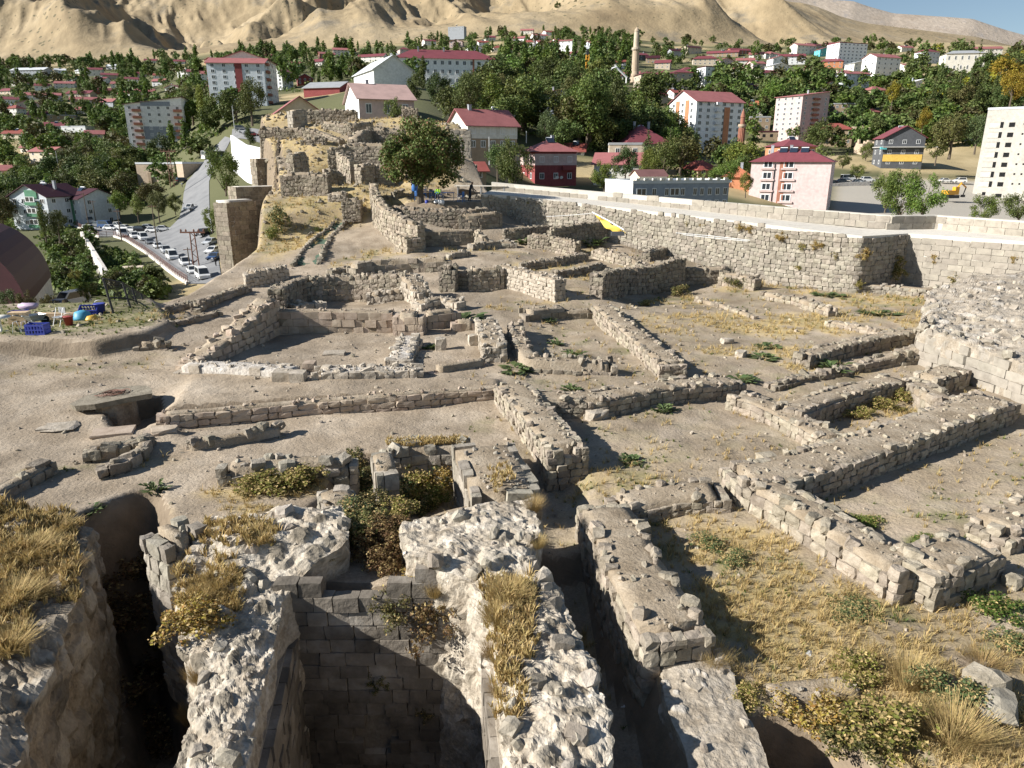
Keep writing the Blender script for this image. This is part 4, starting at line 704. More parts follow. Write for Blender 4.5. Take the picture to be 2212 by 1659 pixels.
# ------------------------------------------------------------------ enceinte with wall walk and parapet
def enceinte():
    n = len(EI); Eo = np.array([[np.interp(EI[i, 0], EO[:, 0], EO[:, 0]), 0, 0] for i in range(n)])
    A, ta = resample(EI, .5); O = np.array([(EO[np.argmin(np.hypot(EO[:, 0] - p[0], EO[:, 1] - p[1]))]) for p in A])
    # outer edge at the same parameter
    Oc, _ = resample(EO, .25); od = np.linspace(0, 1, len(Oc)); O = np.stack([np.interp(np.linspace(0, 1, len(A)), od, Oc[:, i]) for i in range(3)], 1)
    org = np.array([A[len(A) // 2, 0], A[len(A) // 2, 1], 0]); root = tag(thing('castle_wall', 'long castle wall with a paved wall walk along the right side of the dig', 'wall', org), kind='thing')
    zb = Hg(A[:, 0], A[:, 1]) - .6; secs = []
    for i in range(len(A)):
        a, o = A[i], O[i] + (O[i] - A[i]) * .12; z = A[i, 2]
        secs.append([[a[0], a[1], min(zb[i], z - .3)], [a[0], a[1], z - .04], [a[0] + (o[0] - a[0]) * .5, a[1] + (o[1] - a[1]) * .5, z + .0], [o[0], o[1], z], [o[0], o[1], -16]])
    loft(secs, 'paving', 'wall_walk', root, org, smooth=False)
    rs = np.random.default_rng(44); k0 = int(np.argmin(np.abs(A[:, 0] - EI[5, 0]))); S = []; Nn = []
    a, b = course(A[:k0 + 1, :2], -.10, zb[:k0 + 1], A[:k0 + 1, 2], .42, .30, 'field', rs, .24, .04); S += a; Nn += b
    put_stones(S, root, org, 'stone_grey', 300, 6, Nn)
    a, b = course(A[k0:, :2], -.06, zb[k0:], A[k0:, 2], .85, .42, 'ashlar', rs, .2, .02, jit=.3)
    put_stones(a, root, org, 'ashlar', 300, 6, b, 'block')
    # parapet
    zo = 1.0; org2 = np.array([Oc[len(Oc) // 2, 0], Oc[len(Oc) // 2, 1], 4.4]); par = tag(thing('parapet', 'pale two-course ashlar parapet along the outer edge of the wall walk', 'parapet', org2), kind='thing')
    g0 = atz(1284, 434, 5.4)
    hp = np.interp(Oc[:, 0], [Oc[0, 0], EO[2, 0], EO[3, 0], EO[-1, 0]], [.80, .86, 1.0, 1.05]); secs = []
    tg = tangents(Oc); nr = np.stack([-tg[:, 1], tg[:, 0]], 1)
    for i in range(len(Oc)):
        q = []
        for o_, z_ in ((-.05, -.05), (-.05, hp[i] - .05), (.30, hp[i] - .02), (.66, hp[i] - .05), (.66, -1.5)): q.append([Oc[i, 0] + nr[i, 0] * o_, Oc[i, 1] + nr[i, 1] * o_, Oc[i, 2] + z_])
        secs.append(q)
    loft(secs, 'paving', 'coping', par, org2, smooth=False)
    a, b = course(Oc[:, :2], -.10, Oc[:, 2] - .02, Oc[:, 2] + hp, .95, .49, 'ashlar', rs, .2, .1, jit=.2)
    ga = [(s, n_) for s, n_ in zip(a, b) if abs(s[0][0] - g0[0]) > .35]; put_stones([q[0] for q in ga], par, org2, 'ashlar', 300, 6, [q[1] for q in ga], 'block')
enceinte()
# ------------------------------------------------------------------ bastion at the right border
def bastion():
    zt = 1.55; e = [(1986, 712, zt), (2060, 733, zt), (2140, 758, zt), (2212, 780, zt), (2420, 845, zt)]; E = np.array([atz(*p) for p in e]); E, t = resample(E, .4)
    org = np.array([E[0, 0] + 4, E[0, 1], 0]); root = tag(thing('bastion', 'big bastion of pale dressed blocks with a rubble slope on top at the right border', 'bastion', org), kind='thing')
    rs = np.random.default_rng(91); n = len(E); a, b = course(E[:, :2], .05, np.full(n, -.5), E[:, 2], .68, .40, 'ashlar', rs, .35, .04, jit=.5)
    a, b = course(E[:, :2], -.05, np.full(n, -.5), E[:, 2], .68, .38, 'ashlar', rs, .35, .42, jit=1.1)
    back = np.array([atz(1986, 712, zt)[:2], atd(2000, 660, 41)[:2], atd(2100, 640, 43)[:2], atd(2420, 640, 43)[:2]])
    c2, d2 = course(np.array([E[0, :2], back[1]]), .05, np.full(2, -.5), np.full(2, zt), .68, .40, 'ashlar', rs, .35, .04, jit=.5)
    put_stones(a + c2, root, org, 'ashlar', 220, 6, b + d2, 'block')
    Bk, _ = resample(np.c_[back, np.array([1.6, 1.8, 2.3, 2.6])], .4); Bk = np.stack([np.interp(np.linspace(0, 1, n), np.linspace(0, 1, len(Bk)), Bk[:, i]) for i in range(3)], 1); secs = []
    for i in range(n):
        row = [[E[i, 0], E[i, 1] + .05, -.6], [E[i, 0], E[i, 1] + .05, E[i, 2] - .05]]
        for k in range(1, 15): f = k / 14; p = E[i] * (1 - f) + Bk[i] * f; p[2] += .25 * math.sin(f * 9 + i * .3) * .5; row.append(p)
        row.append([Bk[i, 0], Bk[i, 1], -.6]); secs.append(row)
    Pb = np.array(secs); Pf = np.stack([[np.interp(np.linspace(0, 1, 110), np.linspace(0, 1, Pb.shape[1]), Pb[i, :, c]) for c in range(3)] for i in range(n)]).transpose(0, 2, 1); Pf = np.stack([[np.interp(np.linspace(0, 1, 150), np.linspace(0, 1, n), Pf[:, j, c]) for j in range(110)] for c in range(3)]).transpose(2, 1, 0)
    Pf = Pf + np.stack([fbm3(Pf * 1.1 + 5 * q, 5, 60 + q) - .47 for q in range(3)], -1) * .5; nn_ = np.zeros(Pf.shape); nn_[..., 2] = 1; Pf, mk_, tn_ = bed(Pf, nn_, rs, 700, .07, .3, .45); mb_ = mesh('rubble_slope', Pf.reshape(-1, 3) - org, grid_faces(150, 110), MT['rubble_tan'], False); add_attr(mb_, 'bed', mk_); add_attr(mb_, 'tone', tn_); ob('rubble_slope', mb_, root); co = Pf.reshape(-1, 3)
    co = co[co[:, 2] > 1.5]; put_stones(rock_scatter(co[rs.integers(0, len(co), 260)], rs, .1, .5, .6), root, org, 'stone_mix', 150, 7)
bastion()
# ------------------------------------------------------------------ mound with the upper ruins, and the towers of the west wall (explicit distances)
MW = dict(bury=1.2, minpx=6.5, nmax=170, scat=3)
wall('rubble front wall with a dark doorway at the foot of the mound', [(612,376,68.5),(655,371,68.5),(705,377,68)], 2.9, .9, .42, .32, m='stone_dark', **MW)
wall('tall narrow buttress stub on the left of the mound', [(628,332,71),(655,330,73)], 2.6, .8, .42, .32, m='stone', **MW)
wall('coursed retaining wall with stepped top in the middle of the mound', [(712,322,78),(760,310,78.4),(820,309,78.4),(858,320,78)], 1.7, .8, .46, .30, m='stone', **MW)
wall('stepped masonry stair stub on the upper mound', [(762,296,80),(778,283,82),(794,279,84)], [1.2,1.6,1.8], 1.2, .46, .32, m='stone', **MW)
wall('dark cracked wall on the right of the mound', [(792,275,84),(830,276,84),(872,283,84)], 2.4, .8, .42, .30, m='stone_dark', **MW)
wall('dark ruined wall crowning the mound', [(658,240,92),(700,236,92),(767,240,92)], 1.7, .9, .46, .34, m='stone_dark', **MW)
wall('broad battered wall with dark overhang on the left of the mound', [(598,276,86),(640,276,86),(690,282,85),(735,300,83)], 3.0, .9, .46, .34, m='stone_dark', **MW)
wall('tall grey block of ashlar on the top left of the mound', [(629,237,89),(652,236,90)], 2.2, 1.2, .55, .36, 'ashlar', 'ashlar', **MW)
wall('jagged wall remnant behind the round bush on the mound', [(873,230,91),(898,234,91)], 2.2, .9, .42, .3, m='stone_dark', **MW)
wall('tall pillar of grey masonry with pale cap behind the big tree', [(978,277,82),(1012,279,82)], 5.8, 1.2, .5, .36, 'ashlar', 'ashlar', **MW)
wall('stone pier with dark cell beside it below the coursed retaining wall', [(776,354,73),(797,352,74)], 2.5, 1.0, .42, .3, m='stone', **MW)
wall('low cell wall between the pier and the big tree', [(800,357,74.5),(846,356,74.5)], 1.3, .7, .42, .3, m='stone', **MW)
wall('broken wall stub in the straw between front wall and pier', [(706,366,71),(737,372,72)], 1.8, .8, .42, .3, m='stone_dark', **MW)
wall('small pale cube of masonry in the straw at the path head', [(716,415,67),(743,414,67)], 1.0, 1.0, .42, .3, m='stone_pale', **MW)
wall('low dark cube of round stones beside the path head', [(746,428,65),(774,428,65)], .85, 1.2, .36, .26, m='stone_dark', **MW)
wall('curving wall between the path and the tree terrace', [(806,395,67.5),(812,420,64),(832,448,60),(868,466,57.5),(905,482,56)], [1.6,1.9,1.7,1.4,1.1], .8, .40, .30, m='stone', **MW)
wall('small dark niche wall below the tree terrace', [(853,412,67),(872,410,67.5)], 1.3, .6, .4, .3, m='stone_dark', **MW)
wall('rough earth and stone bank holding up the tree terrace', [(850,443,62.5),(900,449,62.2),(960,452,62),(1010,453,62),(1055,447,63)], 2.2, .8, .38, .28, m='stone_dark', top='earth_face', **MW)
wall('terrace wall between the tree and the wall walk', [(990,424,69),(1030,424,69.5),(1062,418,70)], .9, .8, .5, .32, m='stone_grey', **MW)
TW = dict(shape='ashlar', m='stone_dark', top='paving', bury=2, minpx=6, nmax=200, scat=0, caps=False, rag=.0, jit=.4, name='castle_tower', cat='tower')
def run(px, py, d, ang, L_):
    q = atd(px, py, d); e = q + np.array([math.cos(R(ang)), math.sin(R(ang)), 0]) * L_; return [('w', *q), ('w', *e)]
wall('lowest ashlar tower block of the west wall, pale flat top', run(478, 432, 72, 62, 3.2), 18, 1.9, .8, .46, **TW)
wall('wide ashlar block of the west wall with a pale roof slab', run(505, 402, 77, 38, 6.0), 16, 2.7, .8, .46, **TW)
wall('square ashlar block of the west wall below the white hall', run(550, 342, 84, 40, 3.2), 14, 1.9, .8, .46, **TW)
wall('rough tower stub of the west wall with toothed stones', [(568,277,89),(596,275,89)], 11, 1.8, .55, .38, shape='field', m='stone_dark', top='earth_fill', bury=2, minpx=6, nmax=150, scat=3, name='castle_tower', cat='tower')
wall('dark shaded stretch of the west wall below the grassy slope', run(486, 447, 74, 66, 15), 18, 1.6, .8, .46, shape='ashlar', m='ashlar_dark', top='earth_fill', bury=2, minpx=6, nmax=150, scat=0, caps=False, name='castle_wall', cat='wall')

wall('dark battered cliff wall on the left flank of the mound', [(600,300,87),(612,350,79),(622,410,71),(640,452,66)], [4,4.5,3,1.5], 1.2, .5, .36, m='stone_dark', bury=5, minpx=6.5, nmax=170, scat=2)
wall('stub of coursed wall on the upper left of the mound', [(655,300,82),(700,296,82)], 1.6, .8, .42, .32, m='stone_dark', **MW)
wall('low straw-topped wall across the top of the mound', [(700,262,88),(760,266,87),(800,262,88)], 1.2, .8, .42, .32, m='stone', **MW)
wall('rubble wall behind the walnut crown', [(840,300,82),(900,305,81),(960,300,82)], 2.2, .8, .42, .32, m='stone_dark', **MW)
wall('broken wall corner beside the stepped stair stub', [(735,330,77),(760,344,75)], 1.3, .8, .42, .32, m='stone', **MW)
_rs = np.random.default_rng(404); _S = []
while len(_S) < 900:
    _y = _rs.uniform(60, 100); _x = _rs.uniform(-32, 2); _q = np.array([_x]), np.array([_y])
    if sdf(MOUND, *_q)[0] > 1.5: continue
    _z = float(Hg(_x, _y)); _s = .12 + .5 * _rs.random() ** 3
    _S.append((np.array([_x, _y, _z + .02]), tuple(_rs.uniform(0, 6, 3)), np.array([_s, _s * .8, _s * .6]), 'rock', int(_rs.integers(12))))
_V, _F = join_stones(_S, np.zeros(3)); tag(ob('rubble', mesh('rubble', _V, _F, MT['stone_dark'])), 'fallen rubble stones strewn over the straw of the mound', 'rubble', kind='stuff')
# ------------------------------------------------------------------ plants
def leaf_cloud(rs, cl, n, size, el=(1, 1, 1), spread=.5, droop=0.):
    """n leaf faces spread over clump centres cl (x,y,z,r)"""
    cl = np.array(cl, float); pick = rs.choice(len(cl), n, p=cl[:, 3] ** 2 / (cl[:, 3] ** 2).sum()); d = rs.normal(0, 1, (n, 3)); d /= np.linalg.norm(d, axis=1, keepdims=True)
    r = cl[pick, 3] * (1 - spread * rs.random(n) ** 1.6); c = cl[pick, :3] + d * r[:, None] * np.array(el)
    nrm = d * .6 + rs.normal(0, .6, (n, 3)) + np.array([0, 0, .35]); nrm /= np.linalg.norm(nrm, axis=1, keepdims=True)
    a = np.cross(nrm, rs.normal(0, 1, (n, 3))); a /= np.linalg.norm(a, axis=1, keepdims=True); b = np.cross(nrm, a)
    s = size * rs.uniform(.6, 1.4, n)[:, None]; w = s * rs.uniform(.45, .8, n)[:, None]
    V = np.stack([c - a * s * .5, c - b * w * .5 + nrm * s * .06, c + a * s * .5, c + b * w * .5 + nrm * s * .06], 1).reshape(-1, 3)
    return V, np.arange(n * 4).reshape(n, 4)
def tree_shape(kind, seed, n, size):
    """a tree one unit tall: crown verts/faces and trunk MB"""
    rs = np.random.default_rng(seed); cl = []; tr = MB()
    if kind == 'poplar':
        for k in range(16): z = .14 + .82 * k / 15; r = .115 * math.sin(math.pi * min(.97, (z - .05) / .95)) ** .6 + .01; a = rs.uniform(0, 6.3); cl.append((.35 * r * math.cos(a), .35 * r * math.sin(a), z, r))
        tr.tube([(0, 0, -.04), (0, 0, .3), (0, 0, .85)], [.022, .016, .004], 6)
    elif kind == 'conifer':
        for k in range(22): z = .12 + .85 * k / 21; R_ = .26 * (1 - z) + .015; a = rs.uniform(0, 6.3); q = R_ * rs.uniform(.2, .6); cl.append((q * math.cos(a), q * math.sin(a), z, R_ * .7 + .01))
        tr.tube([(0, 0, -.04), (0, 0, .4), (0, 0, .93)], [.024, .016, .004], 6)
    else:
        wd = {'broad': .42, 'wide': .5, 'bush': .5}[kind]; zc, zr = {'broad': (.60, .34), 'wide': (.62, .30), 'bush': (.46, .42)}[kind]
        for k in range(26):
            d = rs.normal(0, 1, 3); d /= np.linalg.norm(d); q = rs.uniform(.35, .82) ** .6; cl.append((d[0] * wd * q, d[1] * wd * q, zc + d[2] * zr * q, rs.uniform(.09, .17)))
        b = .0 if kind == 'bush' else .26
        tr.tube([(0, 0, -.05), (.008, .0, b * .6), (.0, .01, b + .06)], [.034, .026, .022], 7)
        for k in range(6):
            c = cl[k * 4]; tr.tube([(0, .01, b + .02), (c[0] * .45, c[1] * .45, b + (c[2] - b) * .55), (c[0] * .9, c[1] * .9, c[2])], [.016, .009, .003], 5)
    V, Fq = leaf_cloud(rs, cl, n, size, spread=.75)
    return V, Fq, tr
TREE = {}
def tree_mesh(kind, var, hi, mt):
    k = (kind, var, hi, mt)
    if k not in TREE:
        n = (5200 if kind != 'poplar' else 3400) if hi == 2 else (2300 if hi else 300); sz = (.036 if hi == 2 else .052 if hi else .135) * (.75 if kind in ('poplar', 'conifer') else 1)
        V, Fq, tr = tree_shape(kind, 300 + var * 7 + len(kind), n, sz)
        TREE[k] = (mesh('crown', V, Fq, MT[mt]), tr.me('trunk', [MT['bark']]), V, Fq)
    return TREE[k]
TREES = [0]
def tree(pos, h, w=1., kind='broad', mt='leaf', var=0, hi=0, label='', group=None, parts=True, name='tree', cat='tree'):
    cr, tk, _, _ = tree_mesh(kind, var, hi, mt); rz = random.uniform(0, 6.3); TREES[0] += 1
    if parts:
        t = thing(name, label, cat, pos, rz, group); t.scale = (h * w, h * w, h); ob('crown', cr, t); ob('trunk', tk, t)
    else: t = tag(ob(name, cr, None, pos, (0, 0, rz), (h * w, h * w, h)), label, cat, group)
    return t
def P2(px, py, d): return atd(px, py, d)
# the walnut over the terrace
def walnut():
    rs = np.random.default_rng(12); p = Gm(908, 436); p[2] = Hg(p[0], p[1]); h = 7.3; root = thing('walnut_tree', 'big walnut tree with browning leaves shading the terrace tables', 'tree', p)
    cl = []
    for k in range(80):
        d = rs.normal(0, 1, 3); d /= np.linalg.norm(d); q = rs.uniform(.4, .92); cl.append((d[0] * 3.7 * q + .2, d[1] * 3.2 * q, 4.2 + d[2] * 2.7 * q, rs.uniform(.5, .95)))
    cl += [(-2.6, 0, 2.6, .8), (2.9, -.2, 2.2, .7), (2.2, .1, 1.6, .5), (-2.0, -.5, 2.2, .6)]
    V, Fq = leaf_cloud(rs, cl, 22000, .23, spread=.8); m2 = rs.random(len(Fq)) < .14
    ob('crown', mesh('crown', V, Fq, [MT['leaf_olive'], MT['leaf_brown'], MT['leaf']], False, np.where(m2, 1, np.where(rs.random(len(Fq)) < .5, 2, 0))), root)
    tr = MB(); tr.tube([(0, 0, -.3), (.02, 0, .7), (.1, .05, 1.7)], [.36, .28, .25], 9)
    for a, zz in ((0, 4.2), (1.1, 4.8), (2.2, 4.0), (3.3, 4.4), (4.4, 3.6), (5.4, 5.2)): tr.tube([(.1, .05, 1.5), (math.cos(a) * .9, math.sin(a) * .9, 2.6), (math.cos(a) * 1.9, math.sin(a) * 1.9, zz)], [.17, .10, .03], 6)
    tr.build('trunk', [MT['bark']], root)
walnut()
# grass: bent blades, dry and green, over the plant cover of the ground
def blades(pts, hgt, rs, per, wid=.010, lean=.55):
    n = len(pts) * per; b = np.repeat(np.asarray(pts, float), per, 0); H_ = np.repeat(hgt, per) * rs.uniform(.5, 1.25, n); sp = np.repeat(hgt, per)[:, None] * .35
    a = rs.uniform(0, 6.283, n); o = np.stack([np.cos(a), np.sin(a), np.zeros(n)], 1) * rs.random(n)[:, None] * sp; b = b + o
    ln = np.stack([np.cos(a + rs.normal(0, .7, n)), np.sin(a + rs.normal(0, .7, n)), np.zeros(n)], 1) * (H_ * lean * rs.uniform(.2, 1.4, n))[:, None]
    sd = np.stack([-np.sin(a), np.cos(a), np.zeros(n)], 1) * (wid * (1 + b[:, 1] / 22))[:, None]; up = np.zeros((n, 3)); up[:, 2] = H_
    V = np.stack([b - sd, b + sd, b + ln * .35 + up * .62 + sd * .7, b + ln * .35 + up * .62 - sd * .7, b + ln + up * .95], 1)
    i = np.arange(n)[:, None] * 5; F4 = i + np.array([[0, 1, 2, 3]]); F3 = i + np.array([[3, 2, 4, 4]])
    return V.reshape(-1, 3), F4, i + np.array([[3, 2, 4]])
def grass_obj(name, label, pts, hgt, rs, per, mt, **k):
    if len(pts) == 0: return
    V_, F4, F3 = blades(pts, hgt, rs, per, **k); Fs = np.concatenate([np.stack([F4[:, 0], F4[:, 1], F4[:, 2]], 1), np.stack([F4[:, 0], F4[:, 2], F4[:, 3]], 1), F3])
    return tag(ob(name, mesh(name, V_, Fs, MT[mt])), label, 'grass', kind='stuff')
def cover(n, rs, lim=70):
    """random ground points, evenly spread as seen, weighted by the plant cover"""
    y = np.exp(rs.uniform(math.log(7.5), math.log(lim), n)); x = rs.uniform(-.78, .78, n) * (y * .954 + 2.7); return x, y
def gslope(x, y):
    e = .25; return np.hypot(Hg(x + e, y) - Hg(x - e, y), Hg(x, y + e) - Hg(x, y - e)) / (2 * e)
rs = np.random.default_rng(55); gx, gy = cover(150000, rs, 100); gd, gg = veg(gx, gy); gg = np.maximum(gg, .95 * (sdf(LAWN, gx, gy) < .2)); ok = (gslope(gx, gy) < 1.1) & (sdf(SITE, gx, gy) < -.3)
k = ok & (rs.random(len(gx)) < np.maximum(gd, .8 * (sdf(MOUND, gx, gy) < -.3)) * .42); P_ = np.stack([gx, gy, Hg(gx, gy) - .01], 1)
grass_obj('dry_grass', 'dry yellow grass tufts spread over the courtyard and the mound', P_[k], .10 + .16 * rs.random(k.sum()) * np.clip(gy[k] / 30, .6, 1.9), rs, 9, 'straw', wid=.0045, lean=.9)
k = ok & (rs.random(len(gx)) < gg * .2); grass_obj('green_grass', 'low green weeds and grass growing in the courtyard soil', P_[k], .05 + .11 * rs.random(k.sum()) * np.clip(gy[k] / 30, .6, 1.8), rs, 9, 'grass_green', wid=.007, lean=.8)
# pebbles and clods
px_, py_ = cover(5200, rs, 60); ok = (gslope(px_, py_) < .8) & (sdf(SITE, px_, py_) < -.5) & (rs.random(len(px_)) < .25 + fbm(px_ * .5, py_ * .5, 3, 90) * .9)
S = [(np.array([a, b, c]), tuple(rs.uniform(0, 6, 3)), np.array([s, s * .8, s * .55]), 'rock', int(rs.integers(12))) for a, b, c, s in zip(px_[ok], py_[ok], Hg(px_[ok], py_[ok]), (.025 + .10 * rs.random(ok.sum()) ** 4 + .012 * rs.random(ok.sum())) * np.clip(py_[ok] / 16, .8, 2.2))]
V_, F_ = join_stones(S, np.zeros(3)); tag(ob('gravel', mesh('gravel', V_, F_, MT['stone'])), 'loose pebbles and clods scattered on the trodden soil', 'gravel', kind='stuff')
# shrubs: pixel of the foot, width and height in metres, leaf material, words
def shrub_mesh(kind, seed, mt, n, ls):
    rs = np.random.default_rng(seed); cl = []
    if kind == 'bush':
        for k in range(30): d = rs.normal(0, 1, 3); d /= np.linalg.norm(d); q = rs.uniform(.3, 1.05); cl.append((d[0] * .46 * q, d[1] * .46 * q, max(.05, .36 + d[2] * .36 * q), rs.uniform(.07, .19)))
        V_, F_ = leaf_cloud(rs, cl, n, ls, spread=.8)
    elif kind == 'straw':      # twiggy dry clump
        a = rs.uniform(0, 6.283, n); r = rs.random(n) ** .7 * .25; b = np.stack([np.cos(a) * r, np.sin(a) * r, np.zeros(n)], 1); t = b + np.stack([np.cos(a) * rs.uniform(.1, .5, n), np.sin(a) * rs.uniform(.1, .5, n), rs.uniform(.35, 1, n)], 1) + rs.normal(0, .06, (n, 3))
        s = np.stack([-np.sin(a), np.cos(a), np.zeros(n)], 1) * .0035; V_ = np.stack([b - s, b + s, t + s * .5, t - s * .5], 1).reshape(-1, 3); F_ = np.arange(n * 4).reshape(n, 4)
    else:                      # broad-leaved weed: big leaves from the ground
        V_ = []; F_ = []
        for q in range(n):
            a = rs.uniform(0, 6.283); l = rs.uniform(.18, .5); e = rs.uniform(.05, 1.2); w = l * rs.uniform(.3, .5); d = np.array([math.cos(a), math.sin(a), 0]); s = np.array([-math.sin(a), math.cos(a), 0]); z0 = rs.uniform(0, .4) * rs.random(); p0 = d * rs.uniform(.0, .28) + s * rs.uniform(-.2, .2) + np.array([0, 0, z0])
            m_ = p0 + d * l * .55 * math.cos(e) + np.array([0, 0, l * .6 * math.sin(e)]); t = p0 + d * l * math.cos(e) + np.array([0, 0, l * .62 * math.sin(e)]); b = len(V_)
            V_ += [p0, m_ - s * w * .5, t, m_ + s * w * .5]; F_.append([b, b + 1, b + 2, b + 3])
        V_ = np.array(V_); F_ = np.array(F_)
    return mesh('plant', V_, F_, [MT[mt], MT['straw']], False, (np.random.default_rng(seed).random(len(F_)) < (.38 if kind == 'bush' and mt in ('leaf_lime', 'leaf_weed', 'leaf_rust') else .15 if kind == 'bush' and mt != 'leaf_dark' else 0)).astype(int))
_SH = {}
def shrub(kind, mt, px, py, w, h, label, group=None, d=None, pos=None, name=None, var=None):
    var = random.randrange(3) if var is None else var; key = (kind, mt, var)
    if key not in _SH: _SH[key] = shrub_mesh(kind, 40 + var * 3 + len(mt), mt, {'bush': 2200, 'straw': 900, 'weed': 75}[kind], .052)
    p = pos if pos is not None else (Gm(px, py) if d is None else atd(px, py, d)); nm = name or {'bush': 'shrub', 'straw': 'dry_shrub', 'weed': 'weed_plant'}[kind]
    return tag(ob(nm, _SH[key], None, (p[0], p[1], p[2] - .03), (0, 0, random.uniform(0, 6.3)), (w, w, h)), label, 'plant' if kind == 'weed' else 'shrub', group)
def onwall(co, px, py):
    """nearest vertex of a ruin to the view through a pixel"""
    a, b, c = proj(co.reshape(-1, 3)); i = np.argmin((a - px) ** 2 + (b - py) ** 2 + c * 3); return co.reshape(-1, 3)[i]
B, W_, D = 'bush', 'weed', 'straw'
_DS = .55
